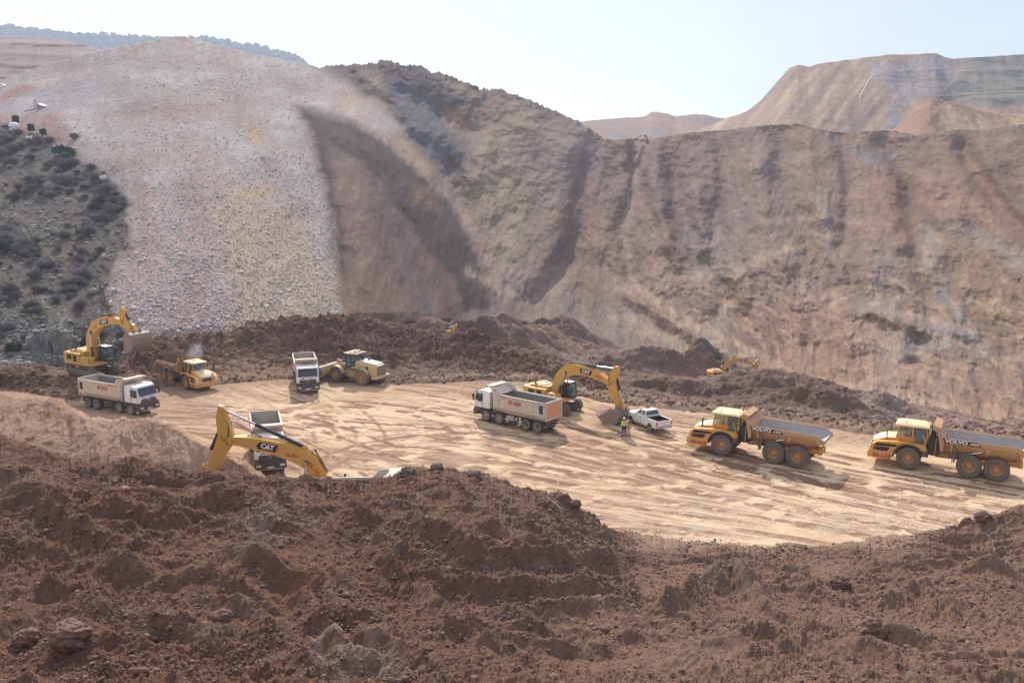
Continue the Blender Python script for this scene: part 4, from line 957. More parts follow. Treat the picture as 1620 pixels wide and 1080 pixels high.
    for sd in (-1, 1):
        h = MB(); h.box((.10, sd*.92, .80), (.05, .36, .15)); h.build('headlight', 'lamp', bo, .02)
    for x, y in ((-.95, -.7), (-.95, .7), (-1.3, 0)):
        h = MB(); h.cyl((x, y, zt), (x, y, zt+.13), .05, .04, 8); h.build('roof_lamp', 'orange', co)
    aw = MB(); aw.tube([(-1.0, -.2, zt+.02), (-1.0, -.22, zt+.5)], .01); aw.build('antenna', 'dark', co)
    # tanks
    ft = MB(); ft.box((-4.75, -.92, .78), (1.15, .50, .52)); ft.build('fuel_tank', 'dark', root, .06)
    ft = MB(); ft.box((-4.6, .92, .80), (.9, .46, .46)); ft.cyl((-5.4, .85, .72), (-5.1, .85, .72), .2); ft.build('air_tank', 'silver', root, .03)
    bk = MB(); bk.box((-2.28, -.8, 1.35), (.22, .5, .9)); bk.build('battery_box', 'steel', root, .02); bk = MB(); bk.cyl((-2.28, .75, .9), (-2.28, .75, 2.5), .09); bk.build('air_intake', 'steel', root, .02)
    # rear mudguards
    for sd in (-1, 1):
        f = MB()
        f.prism([(-5.88, .78), (-6.05, 1.12), (-6.5, 1.18), (-7.95, 1.18), (-8.4, 1.12), (-8.6, .70), (-8.57, .70), (-8.36, 1.08), (-7.93, 1.14), (-6.52, 1.14), (-6.08, 1.08), (-5.91, .78)], sd*.6, sd*1.22); f.build('rear_mudguard', 'dark', root)
    # body
    X0, X1, ZB, ZT = -2.55, -8.95, 1.22, 2.95
    B = MB()
    for sd in (-1, 1):                         # leaning lower wall, upright upper wall
        B.sections([[(X0, sd*.98, ZB), (X0, sd*1.25, ZB+.40), (X0, sd*1.25, ZT), (X0, sd*1.18, ZT), (X0, sd*1.18, ZB+.42), (X0, sd*.93, ZB+.06)],
                    [(X1, sd*.98, ZB), (X1, sd*1.25, ZB+.40), (X1, sd*1.25, ZT-.02), (X1, sd*1.18, ZT-.02), (X1, sd*1.18, ZB+.42), (X1, sd*.93, ZB+.06)]])
        B.box(((X0+X1)/2, sd*1.235, ZT-.02), (X0-X1+.02, .15, .12))
        B.box(((X0+X1)/2-.0, sd*1.272, ZB+.46), (X0-X1, .045, .10))
        # raised frame of the side panel
        B.box((X0-.62, sd*1.268, 2.28), (.10, .04, 1.02)); B.box((X1+1.45, sd*1.268, 2.28), (.10, .04, 1.02)); B.box(((X0-.62+X1+1.45)/2, sd*1.268, 2.74), (5.0-.66, .04, .10))
        for k in range(5): B.box((-4.0-k*.72, sd*1.262, 2.2), (.035, .02, .95))
        B.prism([(X1+.85, 1.5), (X1+.02, 1.5), (X1+.02, ZT+.10), (X1+.85, ZT+.10), (X1+.95, ZT-.02), (X1+.95, 1.6)], sd*1.25, sd*1.29)
        # rising front cheek up to the cab guard
        B.prism([(X0+.02, 1.9), (X0+.02, 3.0), (X0+.42, 3.52), (X0-.45, 3.52), (X0-1.0, 2.93), (X0-1.0, 2.8)], sd*1.16, sd*1.22)
    B.box(((X0+X1)/2, 0, ZB), (X0-X1, 1.96, .08))
    B.prism([(X0+.0, ZB), (X0+.06, ZB), (X0+.10, 3.0), (X0+.02, 3.0)], -1.2, 1.2)
    bo = B.build('tipper_body', 'cream', root, .012)
    I = MB(); i0, i1 = X0-.01, X1+.06
    I.sections([[(i0, -.92, ZB+.07), (i0, -1.17, ZB+.43), (i0, -1.17, ZT-.1), (i0, -1.16, ZT-.1), (i0, -1.15, ZB+.44), (i0, -.90, ZB+.09), (i0, .90, ZB+.09), (i0, 1.15, ZB+.44), (i0, 1.16, ZT-.1), (i0, 1.17, ZT-.1), (i0, 1.17, ZB+.43), (i0, .92, ZB+.07)],
                [(i1, -.92, ZB+.07), (i1, -1.17, ZB+.43), (i1, -1.17, ZT-.1), (i1, -1.16, ZT-.1), (i1, -1.15, ZB+.44), (i1, -.90, ZB+.09), (i1, .90, ZB+.09), (i1, 1.15, ZB+.44), (i1, 1.16, ZT-.1), (i1, 1.17, ZT-.1), (i1, 1.17, ZB+.43), (i1, .92, ZB+.07)]])
    I.prism([(i0-.02, ZB+.1), (i0-.12, ZB+.1), (i0-.55, ZT-.05), (i0-.5, ZT-.05)], -1.15, 1.15)
    I.build('bin_lining', 'bin', bo)
    G = MB()                                   # guard rising over the cab
    G.prism([(X0+.02, 2.96), (X0+.10, 2.96), (X0+.50, 3.46), (X0+.95, 3.50), (X0+1.0, 3.62), (X0+.40, 3.60), (X0+.02, 3.12)], -1.18, 1.18)
    G.prism([(X0-.50, 2.90), (X0+.35, 3.53), (X0+.42, 3.50), (X0-.42, 2.86)], -1.16, 1.16)
    G.box((X0+.62, 0, 3.60), (.8, 2.36, .06)); G.box((X0+1.0, 0, 3.60), (.08, 2.44, .16))
    G.build('cab_guard', 'cream', bo, .012)
    T = MB(); T.box((X1-.03, 0, 2.13), (.09, 2.46, 1.72)); T.m = 1; T.box((X1-.085, 0, 2.16), (.03, 1.90, 1.30)); T.m = 0
    for y in (-1.16, 1.16): T.box((X1-.09, y, 2.15), (.06, .16, 1.8))
    T.box((X1-.09, 0, 2.98), (.08, 2.46, .14)); T.box((X1-.09, 0, 1.32), (.08, 2.3, .12)); T.cyl((X1-.02, -1.3, 3.0), (X1-.02, 1.3, 3.0), .05)
    T.build('tailgate', ['cream', tail], bo, .01)
    for sd in (-1, 1):
        r = MB(); r.box((X1+.46, sd*1.315, 2.32), (.42, .05, .78)); r.build('side_vent', 'dark', bo, .01)
        l = MB(); l.box((X1+.02, sd*.85, 1.0), (.06, .36, .14)); l.build('tail_lamp', 'taillamp', root)
    rd = MB(); rd.box((X0-.45, text_side*1.285, 2.86), (.12, .02, .10)); rd.build('marker_lamp', 'taillamp', bo); rd = MB(); rd.box((X0-.22, text_side*1.225, 3.28), (.22, .02, .14)); rd.build('marker_lamp', 'taillamp', bo)
    if number:
        for sd in (-1, 1): lettering(number, .56, bo, (-5.25, sd*1.285, 2.38), (-sd*-1, 0, 0) if False else ((1, 0, 0) if sd < 0 else (-1, 0, 0)), (0, 0, 1), 'redtext', bold=.010)
        for sd in (-1, 1):
            b_ = MB(); b_.box((-3.9, sd*1.292, 2.80), (.75, .012, .10)); b_.build('red_stripe', 'red', bo)
    lettering('AROCS', .13, co, (.08, .35, 1.80), (0, 1, 0), (0, 0, 1), 'decal', bold=.004)
    rdm = MB(); rdm.box((.055, -.55, 1.80), (.012, .34, .09)); rdm.build('red_badge', 'red', co)
    return root
def soil_pile(name, parent_root, cx, cy, z, lx, ly, h, label, seed=1):
    """a heap lying in a bin: a thing of its own, placed in the bin's frame"""
    n = 44; xs = np.linspace(-1, 1, n); X, Y = np.meshgrid(xs, xs)
    r = np.sqrt(X**2+Y**2); Z = np.clip(1-np.maximum(np.abs(X), np.abs(Y))**2.2*.55-r**2*.45, 0, 1)*h
    Z += .09*fbm(X*4+seed, Y*4, 4, seed)+.08*ridged(X*3+seed, Y*3, 3, seed); Z -= (np.maximum(np.abs(X), np.abs(Y)) > .97)*.5
    P = np.stack([X*lx/2, Y*ly/2, Z], -1); col = np.ones(P.shape)*np.array((.13, .075, .052))
    o = grid_mesh(name, P, col, M['soilload'], kind='x'); del o['kind']
    mw = parent_root.matrix_basis @ Matrix.Translation((cx, cy, z)); o.matrix_world = mw
    tag(o, label, 'soil load'); return o
M['soilload'] = earth_mat('load_soil', 4, 15, .8, .05, 0, 1, .3)

# ------------------------------------------------------------ articulated hauler
def hauler(root, number, model='A40G'):
    h = MB()                                   # front frame and bonnet
    h.prism([(-.0, 1.30), (-.06, 1.55), (-.35, 2.02), (-1.0, 2.28), (-2.2, 2.46), (-2.2, 1.2), (-3.9, 1.2), (-4.0, .95), (-1.3, .95), (-.95, 1.0), (-.1, .95)], -1.05, 1.05)
    ho = h.build('bonnet', 'hauler', root, .08)
    top = MB(); top.sections([[(x, y, z) for y, z in ((-w_, z0-.06), (-w_*.75, z0+.02), (0, z0+.07), (w_*.75, z0+.02), (w_, z0-.06), (0, z0-.2))] for x, w_, z0 in ((-.12, .7, 1.86), (-.42, .88, 2.10), (-1.0, .98, 2.32), (-2.15, 1.05, 2.48))]); top.build('bonnet_top', 'hauler_roof', ho, smooth=True)
    gr = MB(); gr.prism([(-.02, 1.35), (.05, 1.35), (-.0, 1.62), (-.24, 1.92), (-.3, 1.9)], -.62, .62); gg = gr.build('grille', 'dark', ho)
    sl_ = MB(); sl_.prism([(.06, 1.36), (.065, 1.40), (-.22, 1.95), (-.23, 1.9)], -.03, .03); so_ = sl_.build('grille_bar', 'silver', gg); so_.rotation_euler = (R(24), 0, 0); so_.location = (0, .62, .12)
    for sd in (-1, 1):
        f = MB()                                # wing with arch
        arch = [(-3.0+1.16*math.cos(t_), .93+1.14*math.sin(t_)) for t_ in np.linspace(.12, 2.72, 14)]
        f.prism([(-.05, .95), (-.05, 1.35), (-.12, 1.75), (-.6, 2.05), (-1.7, 2.16), (-2.1, 2.2), (-4.2, 2.1), (-4.35, 1.75)]+[arch[-1]]+arch[::-1]+[(-1.5, .98)], sd*1.05, sd*1.58)
        wo = f.build('wing', 'hauler', root, .05)
        e_ = MB(); a2 = [(-3.0+1.22*math.cos(t_), .93+1.20*math.sin(t_)) for t_ in np.linspace(.0, 2.85, 14)]; a1 = [(-3.0+1.10*math.cos(t_), .93+1.08*math.sin(t_)) for t_ in np.linspace(2.85, .0, 14)]
        e_.prism(a2+a1, sd*1.10, sd*1.72); e_.build('mudguard', 'dark', root)
        d = MB(); d.prism([(-.35, 1.62), (-.5, 1.92), (-1.9, 1.95), (-2.2, 1.88), (-1.9, 1.74), (-.4, 1.66)], sd*1.585, sd*1.60)
        d.prism([(-.30, 1.30), (-.34, 1.58), (-1.55, 1.66), (-1.45, 1.40), (-1.25, 1.28)], sd*1.585, sd*1.60); d.build('air_vent', 'decal', wo)
        li = MB(); li.box((-.02, sd*1.3, 1.45), (.1, .38, .34)); li.box((-.06, sd*1.3, 1.80), (.1, .30, .14)); li.build('headlight', 'lamp', ho, .02)
        l2 = MB(); l2.box((-.5, sd*1.592, 1.44), (.22, .02, .2)); l2.build('side_lamp', 'dark', wo)
        bp = MB(); bp.prism([(.08, .72), (.12, .98), (-.1, 1.12), (-1.85, 1.10), (-1.62, .62), (-.6, .60)], sd*1.45, sd*1.63); bpo = bp.build('bumper', 'hauler', root, .03)
        lettering(number, .44, bpo, (-.95, sd*1.645, .86), (1, 0, 0) if sd < 0 else (-1, 0, 0), (0, 0, 1), 'redtext', bold=.018, sx=1.12)
        m_ = MB(); m_.tube([(-1.9, sd*.95, 3.2), (-1.35, sd*1.3, 3.15), (-1.3, sd*1.62, 3.1), (-1.3, sd*1.62, 2.4), (-1.5, sd*1.4, 2.3)], .025); m_.box((-1.28, sd*1.64, 2.85), (.06, .28, .48)); m_.box((-1.28, sd*1.64, 2.45), (.06, .22, .22)); m_.build('mirror', 'dark', root)
        hr = MB(); hr.tube([(-4.15, sd*1.6, 1.3), (-4.15, sd*1.62, 2.55), (-3.9, sd*1.4, 3.0)], .028); hr.tube([(-4.9, sd*1.2, 1.4), (-4.95, sd*1.2, 2.75), (-5.2, sd*.9, 2.8)], .028)
        hr.tube([(-2.15, sd*1.3, 2.2), (-2.15, sd*1.32, 2.75), (-2.6, sd*1.32, 2.75), (-2.6, sd*1.32, 2.2)], .022); hr.build('handrail', 'orange', root)
    bm_ = MB(); bm_.prism([(.10, .62), (.16, .80), (.12, 1.15), (.02, 1.28), (-.25, 1.28), (-.3, .62)], -1.60, 1.60); bm_.build('front_bumper', 'hauler', root, .05)
    # cab
    cb = MB(); sec = lambda z, x0, x1, y: [(x0, -y, z), (x0, y, z), (x1, y, z), (x1, -y, z)]
    cb.sections([sec(2.1, -2.0, -4.25, .92), sec(2.52, -2.0, -4.28, .95), ]); co = cb.build('cab', 'hauler', root, .04)
    ps = MB()
    for x, xb, y in ((-2.16, -1.92, .90), (-3.18, -3.18, .95), (-4.22, -4.24, .93)):
        for sd in (-1, 1): ps.tube([(xb, sd*y, 2.4), (x, sd*y*.97, 3.42)], .055 if x != -3.18 else .075, 6)
    ps.build('cab_pillar', 'hauler', co)
    gl = MB(); gl.sections([[(-1.95, -.86, 2.50), (-1.95, .86, 2.50), (-4.2, .9, 2.50), (-4.2, -.9, 2.50)], [(-2.2, -.82, 3.40), (-2.2, .82, 3.40), (-4.18, .86, 3.40), (-4.18, -.86, 3.40)]], cap=False); gl.build('cab_window', 'glass', co)
    ln_ = MB(); ln_.prism([(-4.1, 1.5), (-4.15, 3.3), (-3.35, 3.3), (-3.3, 1.5)], -.98, -.965); ln_.build('cab_door', 'glass', co)
    ln_ = MB(); ln_.prism([(-4.1, 1.5), (-4.15, 3.3), (-3.35, 3.3), (-3.3, 1.5)], .965, .98); ln_.build('cab_door', 'glass', co)
    rf = MB(); rf.sections([[(x0, -y, z), (x0+.25, -y+.1 if False else -y, z), (x1, -y, z), (x1, y, z), (x0, y, z)] for z, x0, x1, y in ((3.40, -1.9, -4.35, 1.02), (3.46, -1.78, -4.42, 1.08), (3.56, -1.86, -4.36, 1.02), (3.66, -2.15, -4.1, .80))]); ro = rf.build('cab_roof', 'hauler_roof', co, .03)
    be = MB(); be.cyl((-4.1, -.6, 3.6), (-4.1, -.6, 3.82), .07); be.cyl((-2.6, .7, 3.6), (-2.6, .7, 3.8), .04); be.build('beacon', 'red', ro)
    se = MB(); se.box((-3.45, 0, 2.6), (.5, .5, .14)); se.box((-3.72, 0, 2.95), (.14, .5, .7)); se.tube([(-2.5, 0, 2.5), (-2.7, 0, 2.85)], .03); se.lathe([(.19, -.02), (.21, 0), (.19, .02), (.17, 0), (.19, -.02)], 14, (-2.72, 0, 2.88)); se.build('seat', 'dark', co)
    # dark gear behind the cab
    g = MB(); g.box((-4.75, 0, 1.9), (.8, 1.7, 1.3)); g.box((-4.75, .2, 2.7), (.6, 1.0, .35)); g.cyl((-4.55, -.6, 2.3), (-4.55, -.6, 3.35), .10); g.cyl((-4.75, .6, 2.3), (-4.75, .6, 3.3), .12); g.box((-4.2, -1.2, 1.45), (.5, .8, .5)); g.box((-4.2, 1.2, 1.45), (.5, .8, .5)); g.build('engine_gear', 'dark', root, .03)
    sv = MB(); sv.box((-4.85, -.3, 2.66), (.5, 1.0, .1), (0, R(14), 0)); sv.build('heat_shield', 'silver', root, .02)
    j = MB(); j.cyl((-5.25, 0, 1.2), (-5.25, 0, 2.0), .35); j.box((-5.4, 0, 1.3), (1.0, .8, .6))
    for y in (-.75, .75): j.cyl((-4.6, y, 1.25), (-5.7, y*.8, 1.35), .09)
    j.build('hitch', 'hauler_body', root, .03)
    fr = MB()
    for y in (-.5, .5): fr.box((-8.4, y, 1.28), (5.6, .22, .40))
    for x in (-6.2, -7.5, -9.5, -10.9): fr.box((x, 0, 1.28), (.3, .9, .34))
    fr.box((-8.42, -.92, 1.25), (.5, .5, .4)); fr.box((-8.42, .92, 1.25), (.5, .5, .4)); fr.box((-11.0, 0, 1.3), (.25, 1.6, .45))
    for x in (-3.0, -7.45, -9.39): fr.cyl((x, -1.3, .93), (x, 1.3, .93), .2)
    fr.build('rear_frame', 'hauler', root, .02)
    for sd in (-1, 1):
        wheel(root, -3.0, sd*1.28, .93, .74, sd, 'big'); wheel(root, -7.45, sd*1.28, .93, .74, sd, 'big'); wheel(root, -9.39, sd*1.28, .93, .74, sd, 'big')
        c = MB(); c.cyl((-5.9, sd*1.02, 1.35), (-7.6, sd*1.40, 1.95), .13); c.build('tipping_ram', 'steel', root); c = MB(); c.cyl((-7.55, sd*1.39, 1.94), (-8.3, sd*1.5, 2.2), .07); c.build('ram_rod', 'chrome', root)
        st = MB(); st.box((-6.35, sd*1.55, 1.75), (.14, .08, 1.3)); st.build('stay', 'steel', root)
        mf = MB(); mf.box((-6.2, sd*1.25, 1.45), (.05, .8, .9)); mf.build('mud_flap', 'steel', root)
    # body: V shaped bin
    zf, zr = 3.02, 2.92
    outer = lambda x, zt, wt, zm, wm, zb, wb: [(x, -wt, zt), (x, -wt, zt-.38), (x, -wm, zm), (x, -wb, zb), (x, wb, zb), (x, wm, zm), (x, wt, zt-.38), (x, wt, zt), (x, wt-.12, zt), (x, wm-.12, zm+.05), (x, wb-.06, zb+.12), (x, -wb+.06, zb+.12), (x, -wm+.12, zm+.05), (x, -wt+.12, zt)]
    b = MB(); S = [(-5.35, zf, 1.62, 2.35, 1.30, 1.75, .75), (-6.2, zf, 1.64, 2.20, 1.34, 1.55, .8), (-9.9, zr, 1.66, 2.05, 1.40, 1.60, .9), (-10.9, zr-.02, 1.66, 2.2, 1.45, 1.95, 1.1), (-11.5, zr-.42, 1.62, 2.42, 1.5, 2.30, 1.25)]
    b.sections([outer(*q) for q in S]); bo = b.build('dump_body', 'hauler_body', root, .02)
    for sd in (-1, 1):
        rail = MB(); rail.prism([(-5.3, 3.06), (-10.8, 2.96), (-11.0, 2.75), (-11.3, 2.25), (-11.0, 2.2), (-10.7, 2.62), (-5.5, 2.62)], sd*1.66, sd*1.72); ra = rail.build('side_rail', 'hauler_body', bo, .02)
        dc = MB(); dc.prism([(-5.42, 3.02), (-7.95, 2.97), (-8.25, 2.66), (-5.58, 2.66)], sd*1.722, sd*1.735); dc.build('decal_panel', 'decal', ra)
        xd = (1, 0, 0) if sd < 0 else (-1, 0, 0)
        lettering('VOLVO', .36, ra, (-6.42, sd*1.745, 2.83), xd, (0, 0, 1), 'whitetext', bold=.014, sx=1.35)
        lettering(model, .26, ra, (-7.72, sd*1.745, 2.81), xd, (0, 0, 1), 'whitetext', bold=.006)
        for x in (-6.1, -8.6): k = MB(); k.box((x, sd*1.55, 2.35), (.14, .16, .6)); k.build('rib', 'hauler_body', bo)
        k = MB(); k.box((-8.7, sd*1.56, 2.3), (.3, .05, .3)); k.build('lug', 'hauler_body', bo)
    li = MB(); inner = lambda x, zt, wt, zm, wm, zb, wb: [(x, -wt+.13, zt-.04), (x, -wm+.14, zm+.1), (x, -wb+.1, zb+.14), (x, wb-.1, zb+.14), (x, wm-.14, zm+.1), (x, wt-.13, zt-.04), (x, wt-.15, zt-.04), (x, wm-.16, zm+.11), (x, wb-.12, zb+.16), (x, -wb+.12, zb+.16), (x, -wm+.16, zm+.11), (x, -wt+.15, zt-.04)]
    S2 = [list(q) for q in S]; S2[0][0] = -5.45; S2[-1][0] = -11.48
    li.sections([inner(*q) for q in S2]); li.build('bin_lining', 'binlight', bo)
    fw = MB(); fw.prism([(-5.30, 1.9), (-5.05, 3.35), (-5.15, 3.38), (-5.55, 2.9), (-5.5, 1.9)], -1.62, 1.62); fw.prism([(-5.15, 3.30), (-4.65, 3.55), (-4.62, 3.62), (-5.2, 3.45)], -1.5, 1.5)
    for y in np.linspace(-1.45, 1.45, 6): fw.prism([(-5.1, 3.4), (-4.65, 3.62), (-4.7, 3.9), (-5.25, 3.72)], y-.04, y+.04)
    fw.box((-4.98, 0, 3.82), (.55, 3.0, .05), (0, R(-18) , 0)); fw.build('spill_guard', 'hauler_body', bo, .01)
    return root

# ------------------------------------------------------------ excavator
def bez(a, b, c, n=14):
    return [((1-t)**2*a[0]+2*t*(1-t)*b[0]+t*t*c[0], (1-t)**2*a[1]+2*t*(1-t)*b[1]+t*t*c[1]) for t in np.linspace(0, 1, n)]
def offset_poly(cl, dep):
    up = []; dn = []
    for i, (x, z) in enumerate(cl):
        x0, z0 = cl[max(i-1, 0)]; x1, z1 = cl[min(i+1, len(cl)-1)]; l = math.hypot(x1-x0, z1-z0)+1e-9
        nx, nz = -(z1-z0)/l, (x1-x0)/l; d = dep[i]/2; up.append((x+nx*d, z+nz*d)); dn.append((x-nx*d, z-nz*d))
    return up, dn
def ram(parent, a, b, y, r, frac=.55):
    a = Vector((a[0], y, a[1])); b = Vector((b[0], y, b[1])); m_ = a.lerp(b, frac)
    t = MB(); t.cyl(a, m_, r); t.cyl(m_-(b-a).normalized()*.12, m_, r*1.18); o = t.build('ram_barrel', 'dark', parent, smooth=True)
    q = MB(); q.cyl(m_, b, r*.58); q.cyl((b[0], y-r, b[2]), (b[0], y+r, b[2]), r); q.build('ram_rod', 'chrome', parent, smooth=True)
def excavator(root, F, E, T, P, bang, bs=1.0, swing=0, number=None, number2=None, far=False, logo=True, rails=True, arch=(.16, .36, .52, .42)):
    """F boom foot, E stick pivot, T stick tail, P bucket pin (x, z) in the house frame; swing turns the tracks"""
    for sd in (-1, 1):
        L, hgt, wd = 5.8, 1.25, .65; r = hgt/2; half = L/2-r; y = sd*1.45
        tr = MB(); per = 2*(2*half)+2*math.pi*r; ns = 28 if far else 54
        for i in range(ns):
            s_ = per*i/ns
            if s_ < 2*half: x, z, a = -half+s_, hgt-.03, 0
            elif s_ < 2*half+math.pi*r: t_ = (s_-2*half)/r; x, z, a = half+r*math.sin(t_), r+r*math.cos(t_), t_
            elif s_ < 4*half+math.pi*r: x, z, a = half-(s_-2*half-math.pi*r), .03, math.pi
            else: t_ = (s_-4*half-math.pi*r)/r; x, z, a = -half-r*math.sin(t_), r-r*math.cos(t_), math.pi+t_
            c, s2 = math.cos(swing), math.sin(swing)
            X, Y = x*c-y*s2, x*s2+y*c
            m3 = Matrix.Rotation(swing, 3, 'Z') @ Matrix.Rotation(a, 3, 'Y')
            def pb(cx, dx, dz, oz):
                vs = [Vector((q[0]*dx/2+cx, q[1]*wd/2, q[2]*dz/2+oz)) for q in [(-1,-1,-1),(1,-1,-1),(1,1,-1),(-1,1,-1),(-1,-1,1),(1,-1,1),(1,1,1),(-1,1,1)]]
                tr.add([m3 @ q+Vector((X, Y, z)) for q in vs], [(3, 2, 1, 0), (4, 5, 6, 7), (0, 1, 5, 4), (1, 2, 6, 5), (2, 3, 7, 6), (3, 0, 4, 7)])
            pb(0, per/ns*.9, .05, 0); pb(0, .035, .07, .05)
        to = tr.build('track', 'steel', root)
        fm = MB(); fm.prism([(-half-.25, .25), (-half-.1, .85), (half+.1, .85), (half+.25, .25)], y-.2, y+.2)
        for x in (-half, half): fm.cyl((x, y-.24, r), (x, y+.24, r), r*.82, n=20)
        for k in range(8): fm.cyl((-half+.3+k*(2*half-.6)/7, y-.26, .24), (-half+.3+k*(2*half-.6)/7, y+.26, .24), .17, n=10)
        fo = fm.build('track_frame', 'steel', to); fo.rotation_euler = (0, 0, swing)
    ce = MB(); ce.box((0, 0, .85), (2.2, 2.4, .5)); ce.cyl((0, 0, 1.0), (0, 0, 1.36), .95, n=24); co = ce.build('slew_ring', 'steel', root, .02); co.rotation_euler = (0, 0, swing)
    # house
    hb = MB(); hb.box((-.55, 0, 1.48), (5.2, 3.3, .24)); 
    hb.box((-1.55, 0, 2.15), (2.9, 3.2, 1.1)); hb.box((-1.5, .15, 2.80), (2.6, 2.2, .22)); hb.box((.75, -1.12, 1.95), (1.5, .9, .72)); hb.box((.5, -1.12, 2.33), (.9, .85, .06))
    house = hb.build('house', 'yellow', root, .04)
    cw = MB(); k = 12; pts = [(-2.7, -1.63), (-3.35, -1.5)]+[(-3.35-.38*math.sin(t_), -1.5*math.cos(t_)) for t_ in np.linspace(.25, math.pi-.25, 7)]+[(-3.35, 1.5), (-2.7, 1.63)]
    cw.sections([[(x, y, 1.42) for x, y in pts], [(x-.02, y, 1.6) for x, y in pts], [(x, y, 2.55) for x, y in pts], [(x+.12, y*.95, 2.72) for x, y in pts]]); cw.build('counterweight', 'yellow', house, .04)
    dk = MB(); dk.box((-1.0, -1.605, 2.1), (.7, .03, .8)); dk.box((-2.1, -1.605, 2.2), (.9, .02, .6)); dk.box((-1.0, 1.605, 2.1), (1.3, .03, .8)); dk.build('side_grille', 'decal', house)
    hd = MB(); hd.box((-1.6, .1, 2.95), (1.5, 1.5, .14)); hd.box((-1.7, .6, 3.06), (.8, .4, .16)); hd.build('engine_hood', 'hauler_roof', house, .03)
    ex = MB(); ex.cyl((-2.1, -.7, 2.8), (-2.1, -.7, 3.45), .09); ex.build('exhaust', 'dark', house); ex = MB(); ex.cyl((-1.9, .9, 2.8), (-1.9, .9, 3.2), .16); ex.build('air_filter', 'dark', house)
    rl = MB()
    for y in ((-1.55, 1.4) if rails else ()):
        rl.tube([(-2.6, y, 2.7), (-2.6, y, 3.35), (.2, y, 3.35), (.2, y, 2.5)], .022); rl.tube([(-2.6, y, 3.02), (.2, y, 3.02)], .018)
        for x in (-1.6, -.7): rl.tube([(x, y, 2.7), (x, y, 3.35)], .018)
    rl.tube([(1.5, -1.5, 1.6), (1.5, -1.5, 2.75), (.9, -1.5, 2.75), (.9, -1.5, 2.3)], .022); rl.build('handrail', 'dark', house)
    # cab on the left
    cb = MB(); cy0, cy1 = .55, 1.6
    cb.prism([(.25, 1.55), (.25, 1.95), (2.15, 1.9), (2.2, 1.6), (2.0, 1.5)], cy0, cy1); cb.prism([(.25, 3.28), (.3, 3.38), (1.9, 3.38), (2.02, 3.28)], cy0-.03, cy1+.03)
    for x in (.3, .95): 
        for y in (cy0+.04, cy1-.04): cb.box((x, y, 2.6), (.10, .09, 1.4))
    for y in (cy0+.04, cy1-.04): cb.tube([(2.14, y, 1.9), (2.10, y, 2.6), (1.92, y, 3.3)], .05)
    cbo = cb.build('cab', 'dark', root, .02)
    cr = MB(); cr.box((1.12, (cy0+cy1)/2, 3.41), (1.6, 1.0, .06)); cr.build('cab_roof', 'white', cbo, .02)
    gl = MB(); gl.sections([[(.3, cy0+.02, 1.95), (2.13, cy0+.02, 1.92), (2.13, cy1-.02, 1.92), (.3, cy1-.02, 1.95)], [(.3, cy0+.02, 2.6), (2.08, cy0+.02, 2.6), (2.08, cy1-.02, 2.6), (.3, cy1-.02, 2.6)], [(.3, cy0+.02, 3.28), (1.90, cy0+.02, 3.28), (1.90, cy1-.02, 3.28), (.3, cy1-.02, 3.28)]], cap=False); gl.build('cab_window', 'glass', cbo)
    se = MB(); se.box((.95, 1.08, 2.0), (.5, .5, .14)); se.box((.72, 1.08, 2.35), (.14, .5, .7)); se.build('seat', 'dark', cbo)
    bc = MB(); bc.cyl((1.5, 1.3, 3.43), (1.5, 1.3, 3.58), .07); bc.build('beacon', 'orange', cbo)
    # boom
    F, E, T, P = map(lambda q: (float(q[0]), float(q[1])), (F, E, T, P))
    dx, dz = E[0]-F[0], E[1]-F[1]; L = math.hypot(dx, dz); ux, uz = dx/L, dz/L
    K = (F[0]+ux*.38*L-uz*.44*L, F[1]+uz*.38*L+ux*.44*L)
    K1 = (F[0]+ux*arch[0]*L-uz*arch[1]*L, F[1]+uz*arch[0]*L+ux*arch[1]*L); K2 = (F[0]+ux*arch[2]*L-uz*arch[3]*L, F[1]+uz*arch[2]*L+ux*arch[3]*L)
    cl = [tuple((1-t)**3*F[i]+3*t*(1-t)**2*K1[i]+3*t*t*(1-t)*K2[i]+t**3*E[i] for i in (0, 1)) for t in np.linspace(0, 1, 22)]
    dep = np.interp(np.linspace(0, 1, 22), [0, .06, .3, .5, .75, .93, 1], [.6, .85, 1.18, 1.28, 1.05, .78, .5])*min(1, L/7.0+.08)
    up, dn = offset_poly(cl, dep); hw = .38
    b = MB(); b.prism(up+dn[::-1], -hw, hw)
    for q in (F, E): b.cyl((q[0], -.46, q[1]), (q[0], .46, q[1]), .24, n=14)
    bo = b.build('boom', 'yellow', root, .02)
    pn = MB(); mid = cl[9]; pn.cyl((mid[0], -.62, mid[1]-.1), (mid[0], .62, mid[1]-.1), .16, n=12); pn.build('boom_pin', 'dark', bo)
    for sd in (-1, 1): ram(bo, (F[0]+.75, max(1.55, F[1]-.45)), (mid[0], mid[1]-.1), sd*.53, .14, .52)
    # top plates and pipes along the boom
    pp = MB()
    for y in (-.22, -.08, .08, .22): pp.tube([(x, y, z+.06) for x, z in up[2:-2]], .025, 5)
    pp.build('boom_pipes', 'yellow', bo)
    for y in (-.15, .15):
        hs = MB()
        a0 = up[-5]; hs.tube([(a0[0], y, a0[1]+.05), (lerp(a0[0], T[0], .5)+.1, y, lerp(a0[1], T[1], .25)+.35), (lerp(E[0], T[0], .5)-.25, y*2.5, lerp(E[1], T[1], .5)+.1), (lerp(E[0], P[0], .12), y*2.6, lerp(E[1], P[1], .12))], .03, 6)
        hs.build('hose', 'hose', bo); hs = MB(); s0 = up[9]; hs.tube([(s0[0], y, s0[1]+.05), (s0[0]-.25, y, s0[1]+.32), (up[4][0]-.2, y, up[4][1]+.25), (F[0]-.3, y, F[1]+.5)], .035, 6)
        hs.build('hose', 'hose', bo)
